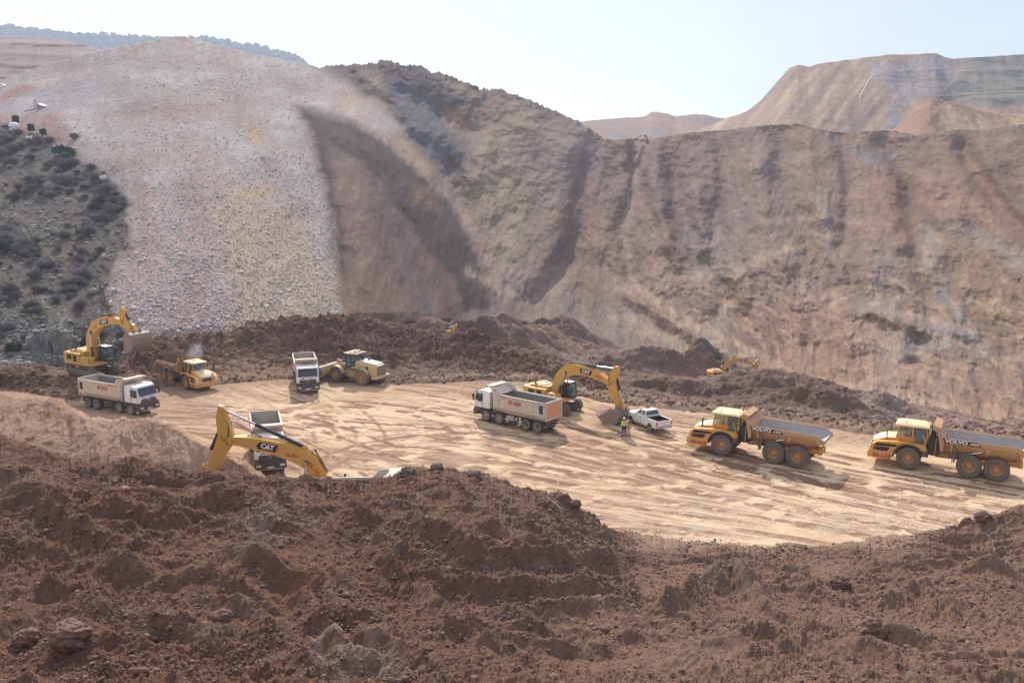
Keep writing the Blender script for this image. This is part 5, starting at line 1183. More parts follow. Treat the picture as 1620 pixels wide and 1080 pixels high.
    # stick
    sl = (P[0]-E[0], P[1]-E[1]); l2 = math.hypot(*sl); sx, sz = sl[0]/l2, sl[1]/l2; nx, nz = -sz, sx      # n: outer side
    if nx < 0: nx, nz = -nx, -nz
    kx = (E[0]+nx*.42, E[1]+nz*.42)
    outer_top = (T[0]+nx*.25, T[1]+nz*.25+.02); 
    poly_ = [(T[0]-nx*.20-sx*.16, T[1]-nz*.20-sz*.16), (T[0]+nx*.08-sx*.26, T[1]+nz*.08-sz*.26), (T[0]+nx*.42-sx*.16, T[1]+nz*.42-sz*.16), (lerp(T[0], E[0], .5)+nx*.88, lerp(T[1], E[1], .5)+nz*.88), (E[0]+nx*.98+sx*.2, E[1]+nz*.98+sz*.2),
             (P[0]+nx*.30+sx*.05, P[1]+nz*.30+sz*.05), (P[0]-nx*.18+sx*.18, P[1]-nz*.18+sz*.18), (E[0]-nx*.30+sx*.6, E[1]-nz*.30+sz*.6), (E[0]-nx*.36-sx*.1, E[1]-nz*.36-sz*.1), (lerp(T[0], E[0], .5)-nx*.32, lerp(T[1], E[1], .5)-nz*.32)]
    s = MB(); s.prism(poly_, -.31, .31); 
    for q in (T, E, P): s.cyl((q[0], -.40, q[1]), (q[0], .40, q[1]), .17, n=12)
    st = s.build('stick', 'yellow', root, .025)
    for y in (-.15, .15):
        hs = MB(); hs.tube([(E[0]-.9*ux, y*1.5, E[1]-.9*uz+.35), (E[0]-nx*.1, y*2.4, E[1]-nz*.1+.1), (E[0]+nx*.5+sx*.3, y*2.4, E[1]+nz*.5+sz*.3), (E[0]+nx*1.1-sx*.1, y*1.4, E[1]+nz*1.1-sz*.1)], .03, 6); hs.build('hose', 'hose', bo)
    top = up[10]; lift_ = (top[0]*.5+up[11][0]*.5, top[1]+.28)
    br = MB()
    for y in (-.17, .17): br.prism([(lift_[0]-.35, lift_[1]-.36), (lift_[0]-.12, lift_[1]+.1), (lift_[0]+.12, lift_[1]+.1), (lift_[0]+.3, lift_[1]-.36)], y-.03, y+.03)
    br.build('ram_bracket', 'yellow', bo); ram(bo, lift_, T, 0, .15, .60)
    # bucket linkage and ram on the outer side
    q1 = (E[0]+nx*1.12-sx*.25, E[1]+nz*1.12-sz*.25); q2 = (P[0]+nx*.75-sx*.55, P[1]+nz*.75-sz*.55); ram(st, q1, q2, 0, .14, .56)
    lk = MB(); ba = math.radians(bang)
    def rot(x, z):
        x *= bs; z *= bs
        return (P[0]+x*math.cos(ba)-z*math.sin(ba), P[1]+x*math.sin(ba)+z*math.cos(ba))
    ear = rot(.50, .16)
    for y in (-.36, .30): lk.prism([(P[0]-sx*.5-nx*.05, P[1]-sz*.5-nz*.05), (P[0]-sx*.7+nx*.05, P[1]-sz*.7+nz*.05), (q2[0]-.0, q2[1]+.1), (q2[0]+.1, q2[1]-.08)], y, y+.06)
    lk.prism([(q2[0]-.08, q2[1]), (q2[0]+.08, q2[1]+.06), (ear[0]+.1, ear[1]+.04), (ear[0]-.08, ear[1]-.02)], -.22, .22); lk.build('bucket_linkage', 'yellow', st, .01)
    # bucket
    W = 1.08*bs
    hull = [(.60, .10), (.92, -.15), (1.10, -.60), (1.06, -1.10), (.78, -1.50), (.35, -1.72), (-.15, -1.80), (-.62, -1.72)]
    face = [(-.20, -.05), (.10, .12)]
    bk = MB(); oh = [rot(*q) for q in hull]; ih = [rot(q[0]*.94-.02, q[1]*.955+.0) for q in hull]
    for i in range(len(hull)-1): bk.prism([oh[i], oh[i+1], ih[i+1], ih[i]], -W, W)
    for sd in (-1, 1): bk.prism([rot(.10, .12)]+oh+[rot(-.42, -1.05), rot(-.20, -.05)], sd*W-.03, sd*W+.03)
    bk.prism([rot(-.05, .02), rot(.10, .14), rot(.60, .12), rot(.60, .02)], -W, W)
    for y in (-.42, .42): bk.prism([rot(-.2, -.12), rot(-.15, .22), rot(.15, .25), rot(.55, .38), rot(.75, .1), rot(.5, -.05)], y-.04, y+.04)
    ofs = 2
    for y in np.linspace(-.9, .9, 5): pass
    for i in (2, 3, 4, 5):                       # wear strips along the back
        a_ = oh[i]; b_ = oh[i+1]
        for t_ in (.2, .7): c_ = (lerp(a_[0], b_[0], t_), lerp(a_[1], b_[1], t_)); bk.box((c_[0], 0, c_[1]), (.09, 2*W+.06, .09), (0, -math.atan2(b_[1]-a_[1], b_[0]-a_[0]), 0))
    bko = bk.build('bucket', 'bucket', root, .01)
    th = MB(); ang = ba
    for y in np.linspace(-W+.12, W-.12, 5):
        th.prism([rot(-.55, -1.80), rot(-.55, -1.66), rot(-1.0, -1.60), rot(-1.02, -1.66)], y-.09, y+.09)
    th.build('tooth', 'silver', bko)
    # markings
    for sd in (-1, 1):
        i = 15; a_, b_ = cl[i], cl[i+3]; c_ = cl[i+1]; d_ = Vector((b_[0]-a_[0], 0, b_[1]-a_[1])).normalized(); nrm = Vector((-d_.z, 0, d_.x))
        xd = d_ if sd < 0 else -d_
        if logo:
            pts = []
            for q, w_ in ((-.85, -.05), (-.62, .27), (.80, .30), (.62, -.30), (-.72, -.30)):
                v_ = Vector((c_[0], 0, c_[1]))+d_*q*(1 if sd < 0 else -1)+nrm*w_; pts.append((v_.x, v_.z))
            dm = MB(); dm.prism(pts, sd*(hw+.003), sd*(hw+.012)); dm.build('decal_panel', 'decal', bo)
            lettering('CAT', .52, bo, (c_[0], sd*(hw+.02), c_[1]), xd, nrm, 'whitetext', bold=.02)
            tri = MB(); cc = Vector((c_[0], 0, c_[1])); w3 = [cc+(xd*-.13)+nrm*-.20, cc+(xd*.13)+nrm*-.20, cc+nrm*-.03]; tri.prism([(q.x, q.z) for q in w3], sd*(hw+.02), sd*(hw+.032)); tri.build('decal_mark', 'yellow', bo)
            rt = MB(); w4 = [cc+xd*.55+nrm*-.33, cc+xd*.72+nrm*-.33, cc+xd*.90+nrm*.05, cc+xd*.80+nrm*.05]; rt.prism([(q.x, q.z) for q in w4], sd*(hw+.004), sd*(hw+.014)); rt.build('decal_slash', 'red', bo)
        if number:
            s_ = number[1]; cc = Vector((c_[0], 0, c_[1])) + xd*(1.50 if sd*1 else 0)+nrm*(-.04)
            if sd < 0 and xd.x > 0: cc = Vector((cl[12][0], 0, cl[12][1]))-nrm*.12 if number[2] == 'in' else Vector((cl[19][0], 0, cl[19][1]))-nrm*.02
            else: cc = Vector((cl[12][0], 0, cl[12][1]))-nrm*.12 if number[2] == 'in' else Vector((cl[17][0], 0, cl[17][1]))
            lettering(number[0], s_, bo, (cc.x, sd*(hw+.01), cc.z), xd, nrm, 'redtext', bold=.008)
        if number2:
            i = 6; d2 = Vector((cl[i+2][0]-cl[i-1][0], 0, cl[i+2][1]-cl[i-1][1])).normalized(); x2 = d2 if sd < 0 else -d2; n2 = Vector((-d2.z, 0, d2.x))
            lettering(number2[0], number2[1], bo, (cl[i][0]+.05, sd*(hw+.01), cl[i][1]), x2, n2, 'redtext', bold=.006)
    return root

# ------------------------------------------------------------ wheel loader
def loader(root):
    fr = MB(); fr.box((-1.0, 0, 1.0), (3.6, 1.1, .8)); fr.box((1.35, 0, 1.25), (1.6, 1.0, 1.2)); fr.cyl((.3, 0, .6), (.3, 0, 1.9), .28); fr.cyl((1.85, -1.2, .88), (1.85, 1.2, .88), .2); fr.cyl((-1.85, -1.2, .88), (-1.85, 1.2, .88), .2)
    fr.build('frame', 'yellow_clean', root, .03)
    for x in (1.85, -1.85):
        for sd in (-1, 1): wheel(root, x, sd*1.15, .90, .70, sd, 'loader' if x < 0 else 'big')
    h = MB(); h.sections([[(x, -y, z0), (x, -y, z1-.25), (x, -y+.25, z1), (x, y-.25, z1), (x, y, z1-.25), (x, y, z0)] for x, y, z0, z1 in ((-.75, .95, 1.2, 2.72), (-1.6, .97, 1.2, 2.70), (-3.4, .98, 1.1, 2.42), (-3.75, .92, 1.15, 2.30))])
    ho = h.build('engine_hood', 'yellow_clean', root, .05)
    tp = MB(); tp.prism([(-1.2, 2.73), (-3.4, 2.45), (-3.4, 2.49), (-1.2, 2.77)], -.66, .66); tp.build('hood_top', 'white', ho)
    g = MB(); g.box((-3.78, 0, 1.75), (.06, 1.6, 1.05)); go = g.build('rear_grille', 'steel', ho, .02); g2 = MB()
    for k in range(7): g2.box((-3.82, 0, 1.32+k*.14), (.03, 1.5, .04))
    g2.box((-3.83, 0, 1.85), (.03, .2, .12)); g2.build('grille_bar', 'silver', go)
    dv = MB()
    for sd in (-1, 1): dv.box((-2.4, sd*.985, 1.85), (.35, .02, .7))
    dv.build('air_vent', 'dark', ho)
    bp = MB(); bp.prism([(-3.2, .75), (-4.05, .85), (-4.15, 1.05), (-4.0, 1.2), (-3.2, 1.12)], -1.3, 1.3); bp.build('counterweight', 'yellow_clean', root, .06)
    for sd in (-1, 1):
        f = MB(); pts = [(-1.85+1.10*math.cos(t_), .9+1.08*math.sin(t_)) for t_ in np.linspace(.5, 2.6, 10)]+[(-1.85+1.02*math.cos(t_), .9+1.0*math.sin(t_)) for t_ in np.linspace(2.6, .5, 10)]; f.prism(pts, sd*.8, sd*1.5); f.box((-1.0, sd*1.2, 2.02), (.9, .7, .06)); f.build('rear_mudguard', 'yellow_clean', root)
        f = MB(); pts = [(1.85+1.12*math.cos(t_), .9+1.10*math.sin(t_)) for t_ in np.linspace(.9, 2.9, 10)]+[(1.85+1.04*math.cos(t_), .9+1.02*math.sin(t_)) for t_ in np.linspace(2.9, .9, 10)]; f.prism(pts, sd*.8, sd*1.45); f.build('front_mudguard', 'yellow_clean', root)
        st = MB(); st.tube([(-.55, sd*1.15, .5), (-.55, sd*1.2, 1.9)], .03); st.tube([(-.15, sd*1.15, .5), (-.15, sd*1.2, 1.9)], .03)
        for z in (.55, .85, 1.2, 1.55): st.box((-.35, sd*1.17, z), (.4, .1, .04))
        st.build('ladder', 'yellow_clean', root)
    c = MB(); c.prism([(.75, 1.7), (.8, 2.05), (-.8, 2.05), (-.8, 1.7)], -.8, .8)
    for x, y in ((.75, .75), (.75, -.75), (-.72, .75), (-.72, -.75), (-.0, .76), (-.0, -.76)): c.box((x, y, 2.75), (.09, .08, 1.45))
    co = c.build('cab', 'dark', root, .02)
    gl = MB(); gl.box((.0, 0, 2.72), (1.42, 1.46, 1.35), taper=(.98, .98)); gl.build('cab_window', 'glass', co)
    rf = MB(); rf.box((.0, 0, 3.48), (1.95, 1.85, .10)); rf.box((-.1, 0, 3.56), (1.2, 1.2, .10)); ro = rf.build('cab_roof', 'yellow_clean', co, .03)
    lb = MB(); lb.box((-.25, .2, 3.72), (.35, .3, .22)); lb.cyl((-.5, -.2, 3.6), (-.5, -.2, 3.85), .08); lb.box((-.1, -.35, 3.66), (.2, .2, .14)); lb.build('roof_lamp', 'white', ro)
    ex = MB(); ex.cyl((-1.35, .25, 2.7), (-1.35, .25, 3.35), .09, .11); ex.build('exhaust', 'dark', ho); ex = MB(); ex.cyl((-1.7, -.4, 2.6), (-1.7, -.4, 2.9), .15); ex.build('air_filter', 'dark', ho)
    hr = MB(); hr.tube([(-2.0, .85, 2.6), (-2.0, .85, 3.0), (-3.2, .85, 2.85), (-3.2, .85, 2.45)], .02); hr.build('handrail', 'yellow_clean', ho)
    # lift arms and bucket
    for sd in (-1, 1):
        a = MB(); cl = bez((.95, 2.05), (2.3, 2.2), (3.75, .62), 12); up, dn = offset_poly(cl, np.interp(np.linspace(0, 1, 12), [0, .5, 1], [.35, .5, .3])); a.prism(up+dn[::-1], sd*.52-.07, sd*.52+.07); a.build('lift_arm', 'yellow_clean', root, .01)
    ram(root, (1.0, 1.55), (2.5, 1.55), -.5, .1); ram(root, (1.0, 1.55), (2.5, 1.55), .5, .1); ram(root, (1.1, 2.3), (2.4, 2.35), 0, .1)
    lv = MB(); lv.prism([(2.3, 2.5), (2.5, 2.5), (2.75, 1.0), (2.55, 1.0)], -.12, .12); lv.box((2.4, 0, 1.8), (.3, 1.0, .3)); lv.build('bell_crank', 'yellow_clean', root, .01)
    b = MB(); hull = [(3.9, 1.55), (3.75, 1.2), (3.70, .7), (3.85, .3), (4.2, .12), (5.1, .08)]; inn = [(x+.06, z+.05) for x, z in hull]; Wb = 1.75
    for i in range(5): b.prism([hull[i], hull[i+1], inn[i+1], inn[i]], -Wb, Wb)
    for sd in (-1, 1): b.prism(hull+[(5.0, .3), (4.3, 1.35)], sd*Wb-.03, sd*Wb+.03)
    b.box((4.0, 0, 1.62), (.35, 3.4, .06), (0, R(-20), 0))
    for y in np.linspace(-1.6, 1.6, 9): b.box((3.80, y, 1.0), (.08, .06, 1.0))
    bo = b.build('bucket', 'yellow_clean', root, .01)
    th = MB()
    for y in np.linspace(-1.6, 1.6, 8): th.prism([(5.0, .05), (5.05, .16), (5.35, .08)], y-.07, y+.07)
    th.build('tooth', 'steel', bo)
    return root

# ------------------------------------------------------------ pickup
def pickup(root):
    b = MB()
    W = .90
    def sec(x, zb, zt, w0, w1): return [(x, -w0, zb), (x, -w0-.02, (zb+zt)/2), (x, -w1, zt), (x, w1, zt), (x, w0+.02, (zb+zt)/2), (x, w0, zb)]
    b.sections([sec(2.55, .50, .85, .78, .68), sec(2.35, .40, 1.02, .86, .78), (sec(1.3, .36, 1.12, .88, .82)), sec(1.0, .36, 1.14, .88, .84), sec(-.75, .36, 1.14, .88, .86), sec(-.80, .36, .60, .88, .86), sec(-2.50, .42, .60, .88, .86), sec(-2.60, .50, .60, .86, .84)])
    bo = b.build('body', 'pickup', root, .03)
    for sd in (-1, 1):
        s = MB(); s.prism([(-.78, .42), (-.78, 1.14), (-2.58, 1.14), (-2.62, 1.0), (-2.60, .55), (-2.2, .42)], sd*.84, sd*.90); s.box((-1.7, sd*.86, 1.14), (1.8, .10, .05)); s.build('bed_side', 'pickup', bo, .02)
        for x in (1.55, -1.55):
            w_ = wheel(root, x, sd*.80, .38, .24, sd, 'truck')
            f = MB(); pts = [(x+.47*math.cos(t_), .40+.46*math.sin(t_)) for t_ in np.linspace(0, math.pi, 12)]+[(x+.40*math.cos(t_), .40+.39*math.sin(t_)) for t_ in np.linspace(math.pi, 0, 12)]; f.prism(pts, sd*.80, sd*.915); f.build('wheel_arch', 'pickup', bo)
            d = MB(); d.prism([(x+.41*math.cos(t_), .40+.40*math.sin(t_)) for t_ in np.linspace(0, math.pi, 12)], sd*.70, sd*.903); d.build('wheel_well', 'decal', bo)
    tg = MB(); tg.box((-2.60, 0, .88), (.07, 1.68, .54)); tg.build('tailgate', 'pickup', bo, .02)
    wh = MB(); wh.box((-2.64, 0, .98), (.02, .26, .07)); wh.build('tailgate_handle', 'silver', bo)
    bd = MB(); bd.box((-1.7, 0, .64), (1.75, 1.66, .03)); bd.box((-.80, 0, .88), (.03, 1.66, .5))
    for sd in (-1, 1): bd.box((-1.7, sd*.825, .88), (1.75, .02, .5))
    bd.box((-2.555, 0, .88), (.02, 1.66, .48)); bd.build('bed_liner', 'decal', bo)
    rb = MB(); rb.tube([(-1.3, -.5, .7), (-1.0, .0, .85), (-1.1, .5, .7)], .05); rb.box((-2.2, -.55, .75), (.25, .3, .12)); rb.build('orange_rope', 'red', bo)
    cb = MB(); cs = lambda z, x0, x1, y: [(x0, -y, z), (x0, y, z), (x1, y, z), (x1, -y, z)]
    cb.sections([cs(1.12, 1.05, -.82, .84), cs(1.30, .80, -.84, .82)]); cb.sections([cs(1.66, .20, -.62, .68), cs(1.74, .05, -.50, .64), cs(1.76, -.05, -.40, .56)])
    for sd in (-1, 1):
        for p in ([(.95, sd*.82, 1.15), (.22, sd*.68, 1.68)], [(.02, sd*.82, 1.2), (-.08, sd*.68, 1.7)], [(-.80, sd*.82, 1.2), (-.58, sd*.68, 1.7)]): cb.tube(p, .05)
    co = cb.build('cab', 'pickup', root, .02)
    gl = MB(); gl.sections([cs(1.14, 1.0, -.80, .81), cs(1.67, .20, -.60, .66)], cap=False); gl.build('cab_window', 'glassd', co)
    bc = MB(); bc.box((-.1, .1, 1.80), (.14, .4, .08)); bc.build('beacon', 'orange', co)
    for sd in (-1, 1):
        l = MB(); l.box((-2.60, sd*.84, .92), (.08, .12, .38)); l.build('tail_lamp', 'taillamp', bo, .01)
        m_ = MB(); m_.box((.72, sd*.98, 1.20), (.10, .20, .14)); m_.build('mirror', 'pickup', co, .02)
        h = MB(); h.box((2.42, sd*.66, .88), (.18, .30, .16)); h.build('headlight', 'lamp', bo, .02)
        hn = MB(); hn.box((-.0, sd*.90, .98), (.12, .02, .03)); hn.box((-.66, sd*.90, .98), (.12, .02, .03)); hn.build('door_handle', 'silver', bo)
        sm = MB(); sm.box((.0, sd*.893, .8), (.02, .015, .6)); sm.box((.92, sd*.893, .8), (.02, .015, .6)); sm.build('door_seam', 'dark', bo)
    bp = MB(); bp.box((-2.70, 0, .52), (.16, 1.6, .16)); bo2 = bp.build('rear_bumper', 'silver', root, .02)
    pl = MB(); pl.box((-2.79, 0, .50), (.015, .46, .11)); pl.build('number_plate', 'white', bo2)
    return root

# ------------------------------------------------------------ people
def person(name, loc, rz, pose='stand', jacket='hivis', label='', helmet=True, group=None, s=1.0):
    root = empty(name, loc, rz, s); tag(root, label, 'person', group)
    if pose == 'stand':
        J = {'pelvis': (0, 0, .95), 'chest': (.0, 0, 1.28), 'neck': (.0, 0, 1.47), 'head0': (.01, 0, 1.56), 'head1': (.02, 0, 1.70)}
        for sd, k in ((1, 'l'), (-1, 'r')):
            J['hip'+k] = (0, sd*.10, .90); J['knee'+k] = (.03, sd*.12, .50); J['ank'+k] = (-.02, sd*.13, .09); J['toe'+k] = (.15, sd*.15, .04)
            J['sh'+k] = (0, sd*.19, 1.41); J['el'+k] = (-.02, sd*.27, 1.13); J['wr'+k] = (.08, sd*.26, .90); J['pa'+k] = (.12, sd*.25, .83)
    else:
        J = {'pelvis': (0, 0, .12), 'chest': (-.04, 0, .45), 'neck': (-.03, 0, .64), 'head0': (.0, 0, .73), 'head1': (.01, 0, .87)}
        for sd, k in ((1, 'l'), (-1, 'r')):
            J['hip'+k] = (.05, sd*.10, .10); J['knee'+k] = (.46, sd*.14, .14); J['ank'+k] = (.52, sd*.14, -.28); J['toe'+k] = (.68, sd*.15, -.32)
            J['sh'+k] = (-.03, sd*.19, .58); J['el'+k] = (.08, sd*.27, .34); J['wr'+k] = (.33, sd*.20, .38); J['pa'+k] = (.40, sd*.18, .40)
    rad = {'pelvis': .14, 'chest': .15, 'neck': .055, 'head0': .075, 'head1': .085, 'hip': .095, 'knee': .062, 'ank': .045, 'toe': .04, 'sh': .065, 'el': .045, 'wr': .03, 'pa': .032}
    rd = lambda n: rad.get(n, rad.get(n[:-1], .05))
    def skin(nm, edges, scale, m, parent, extra=()):
        names = []; 
        for a, b in edges:
            for q in (a, b):
                if q not in names: names.append(q)
        vs = [J[q] for q in names]; es = [(names.index(a), names.index(b)) for a, b in edges]; rs = [rd(q)*scale for q in names]
        for base, tip, r in extra:
            i = names.index(base); vs += tip; es.append((i, len(vs)-len(tip)))
            for t_ in range(len(tip)-1): es.append((len(vs)-len(tip)+t_, len(vs)-len(tip)+t_+1))
            rs += [r]*len(tip)
        me = bpy.data.meshes.new(nm); me.from_pydata(vs, es, []); o = bpy.data.objects.new(nm, me); C.objects.link(o)
        md = o.modifiers.new('s', 'SKIN'); sv = me.skin_vertices[0].data
        for i, r in enumerate(rs): sv[i].radius = (r, r)
        sv[0].use_root = True; o.modifiers.new('d', 'SUBSURF').levels = 1
        bpy.context.view_layer.update(); e2 = bpy.data.meshes.new_from_object(o.evaluated_get(bpy.context.evaluated_depsgraph_get()))
        bpy.data.objects.remove(o); e2.name = nm; e2.materials.clear(); e2.materials.append(M[m])
        for p_ in e2.polygons: p_.use_smooth = True
        o2 = bpy.data.objects.new(nm, e2); C.objects.link(o2); o2.parent = parent; return o2
    body = [('pelvis', 'chest'), ('chest', 'neck'), ('neck', 'head0'), ('head0', 'head1')]; fing = []
    for k, sd in (('l', 1), ('r', -1)):
        body += [('pelvis', 'hip'+k), ('hip'+k, 'knee'+k), ('knee'+k, 'ank'+k), ('ank'+k, 'toe'+k), ('chest', 'sh'+k), ('sh'+k, 'el'+k), ('el'+k, 'wr'+k), ('wr'+k, 'pa'+k)]
        p = Vector(J['pa'+k]); d = (p-Vector(J['wr'+k])).normalized(); sdv = Vector((.5, 0, .2)).normalized() if pose == 'stand' else Vector((0, 1, 0))
        for q, ln_ in zip((-1.5, -.5, .5, 1.5), (.060, .075, .072, .058)):
            b0 = p+sdv*q*.019+d*.025; fing.append(('pa'+k, [tuple(b0), tuple(b0+d*ln_*.6), tuple(b0+d*ln_+Vector((0, -sd*.02, 0)))], .009))
        fing.append(('pa'+k, [tuple(p+sdv*.035-d*.01), tuple(p+sdv*.06+d*.03)], .010))
    bo = skin('body', body, 1.0, 'skin', root, fing)
    face = MB()
    hd = Vector(J['head1'])
    face.box((hd.x+.092, 0, hd.z-.055), (.03, .022, .04)); face.box((hd.x+.088, 0, hd.z-.10), (.012, .05, .012)); face.build('face', 'skin', root, .006)
    ey = MB(); 
    for sd in (-1, 1): ey.box((hd.x+.086, sd*.032, hd.z-.035), (.012, .02, .012))
    ey.build('eye', 'decal', root)
    skin('jacket', [('pelvis', 'chest'), ('chest', 'neck')]+[e for k in 'lr' for e in (('chest', 'sh'+k), ('sh'+k, 'el'+k), ('el'+k, 'wr'+k))], 1.2, jacket, root)
    skin('trousers', [('pelvis', 'hip'+k) for k in 'lr']+[e for k in 'lr' for e in (('hip'+k, 'knee'+k), ('knee'+k, 'ank'+k))], 1.18, 'navy', root)
    if pose == 'stand':
        t = MB()
        for k in 'lr':
            a, b = Vector(J['knee'+k]), Vector(J['ank'+k]); c_ = a.lerp(b, .45); t.cyl(c_, a.lerp(b, .6), .085, .080, 12); bt = Vector(J['toe'+k])
        t.cyl((0, 0, 1.08), (0, 0, 1.13), .205, .205, 16); t.build('reflective_tape', 'reflect', root)
        bt = MB()
        for k, sd in (('l', 1), ('r', -1)): bt.box((J['ank'+k][0]+.07, J['toe'+k][1]-.01*sd, .045), (.29, .11, .09)); bt.box((J['ank'+k][0], J['ank'+k][1], .13), (.12, .11, .12))
        bt.build('boot', 'decal', root, .03)
    if helmet:
        h = MB(); n = 16; secs = []
        for a_ in np.linspace(0, math.pi/2*.98, 6): secs.append([(hd.x+.125*math.cos(a_)*math.cos(t_), .115*math.cos(a_)*math.sin(t_), hd.z+.0+.12*math.sin(a_)) for t_ in np.linspace(0, 2*math.pi, n, endpoint=False)])
        h.sections(secs); h.prism([(hd.x+.08, hd.z), (hd.x+.19, hd.z-.015), (hd.x+.19, hd.z-.005), (hd.x+.08, hd.z+.02)], -.08, .08); h.build('helmet', 'helmet', root, smooth=True)
    else:
        h = MB(); h.lathe([(.001, .1), (.06, .09), (.1, .03), (.1, -.01)], 12); ho = h.build('hair', 'decal', root); ho.location = (hd.x-.01, 0, hd.z); ho.rotation_euler = (R(90), 0, 0)
    return root
# ============================================================ placing the machines
def in_frame(root, x, y, z):
    p = root.matrix_basis @ Vector((x, y, z)); return tuple(p)
def place_by(root_name, u, v, head, lx, ly, z=0.0, s=1.0, **k):
    """put the thing so that its ground point (lx, ly) stands at the ground point seen at (u, v)"""
    p = gp(u, v, z); c, s_ = math.cos(R(head)), math.sin(R(head))
    return empty(root_name, (p[0]-s*(lx*c-ly*s_), p[1]-s*(lx*s_+ly*c), z), R(head), s, **k)
# white tippers
t = place_by('tipper_truck', 808, 674.5, 140, -4.7, 1.15); tag(t, 'dusty cream tipper truck with an orange tailgate, seen from behind beside the big excavator', 'tipper truck', 'eight wheel tipper trucks'); tipper(t, '47-604', 'orange', text_side=1); t1 = t
t = place_by('tipper_truck', 172, 650, -28, -4.7, -1.15); tag(t, 'empty cream bodied tipper truck with white cab in front of the left hand excavator', 'tipper truck', 'eight wheel tipper trucks'); tipper(t, '47-614')
t = place_by('tipper_truck', 487, 619, -74, -1.45, 0); tag(t, 'white tipper truck loaded with soil, front towards us, beside the wheel loader', 'tipper truck', 'eight wheel tipper trucks'); tipper(t, None); t3 = t
soil_pile('soil_load', t3, -5.75, 0, 2.05, 6.2, 2.3, .95, 'dark soil heaped in the bin of the tipper truck beside the wheel loader', 3)
t = place_by('tipper_truck', 404.5, 744, -72, -1.45, -1.15); tag(t, 'empty grey bodied tipper truck half hidden behind the raised boom', 'tipper truck', 'eight wheel tipper trucks'); tipper(t, None)
t = empty('tipper_truck', (-6.25, 58.9, -.25), R(4))
tag(t, 'cream tipper truck of which only the top shows over the soil mound', 'tipper truck', 'eight wheel tipper trucks'); tipper(t, None); t5 = t
# articulated haulers
h = place_by('articulated_hauler', 1140, 720, 148.5, -3.0, 1.65); tag(h, 'yellow six wheel hauler numbered 50-214 driving with its empty bin behind the pickup', 'dump truck', 'yellow articulated haulers'); hauler(h, '50-214'); h1 = h
h = place_by('articulated_hauler', 1435, 742, 151, -3.0, 1.65); tag(h, 'yellow six wheel hauler numbered 50-218, cut by the right edge', 'dump truck', 'yellow articulated haulers'); hauler(h, '50-218'); h2 = h
h = place_by('articulated_hauler', 293, 616, -44, -3.0, -1.65, 0, .86); tag(h, 'yellow hauler loaded with soil standing under the left hand excavator bucket', 'dump truck', 'yellow articulated haulers'); hauler(h, '50-207', 'A30G'); h3 = h
soil_pile('soil_load', h3, -8.0, 0, 2.65, 5.4, 3.0, 1.75, 'dark soil heaped in the yellow hauler under the excavator bucket', 5).scale = (.86, .86, .86)
# loader
l = place_by('wheel_loader', 551, 607, 153, 0, 1.4); tag(l, 'dusty beige wheel loader with its bucket low beside the white tipper', 'wheel loader'); loader(l)
# pickup
p_ = place_by('pickup_truck', 1013, 675, 117, 0, .85); tag(p_, 'white double cab pickup truck with open bed behind the excavator bucket', 'pickup'); pickup(p_)
# excavators: joints are found where the sight lines meet the plane of the arm
def plane_pts(B, head, s, pts):
    hx, hy = math.cos(R(head)), math.sin(R(head)); nx, ny = -hy, hx; out = []
    for u, v in pts:
        dx, dy, dz = ray(u, v); k = (nx*B[0]+ny*B[1])/(nx*dx+ny*dy); q = (float(dx*k), float(dy*k), float(CAM_H+dz*k))
        out.append((((q[0]-B[0])*hx+(q[1]-B[1])*hy)/s, (q[2]-B[2])/s))
    return out
def exc(name, B, head, s, E, T, P, bang, F=(.25, 2.05), label='', **k):
    root = empty(name, B, R(head), s); tag(root, label, 'excavator', 'yellow crawler excavators')
    e, t_, p2 = plane_pts(B, head, s, [E, T, P])
    print(name, 'E', np.round(e, 2), 'T', np.round(t_, 2), 'P', np.round(p2, 2), 'boom', round(math.hypot(e[0]-F[0], e[1]-F[1]), 2), 'stick', round(math.hypot(p2[0]-e[0], p2[1]-e[1]), 2))
    excavator(root, F, e, t_, p2, bang, **k); return root
B = gp(876, 648, 0); x2 = exc('excavator', (B[0], B[1], 0), -38, .88, (964, 604), (974, 583), (979, 644), -40, bs=1.2, swing=R(4), number=('946', .55, 'out'), label='large yellow excavator resting its bucket on the sand beside the pickup')
B = gp(148, 590, 1.0); x1 = exc('excavator', (B[0], B[1], .9), -31, .97, (195, 509), (194, 491), (212, 527), 12, bs=1.18, swing=R(-6), number=('217', .4, 'in'), label='yellow excavator lifting its bucket on the mound at the left')
x3 = exc('excavator', (-14.5, 62.7, -1.5), 181, .95, (366, 694), (352, 647), (331, 752), -6, number=('46-954', .36, 'in'), number2=('46-954', .58), rails=False, arch=(.05, .44, .50, .25), label='yellow excavator standing behind the soil mound with only boom and stick in view')
B = at(1141, 602, 188); x4 = exc('excavator', tuple(B), 8, .86, (1192, 577), (1199, 570), (1190, 603), 20, far=True, number=('46-9', .4, 'in'), label='small far excavator reaching right over a dark heap')
B = at(1158, 598, 203); x5 = exc('excavator', tuple(B), 176, .86, (1128, 576), (1127, 570), (1125, 592), 0, far=True, label='far excavator standing behind the other, arm to the left')
B = at(690, 553, 165); x6 = exc('excavator', tuple(B), 5, .86, (712, 524), (721, 515), (720, 545), 0, far=True, logo=False, label='excavator hidden behind the dark heap with its arm tip showing')
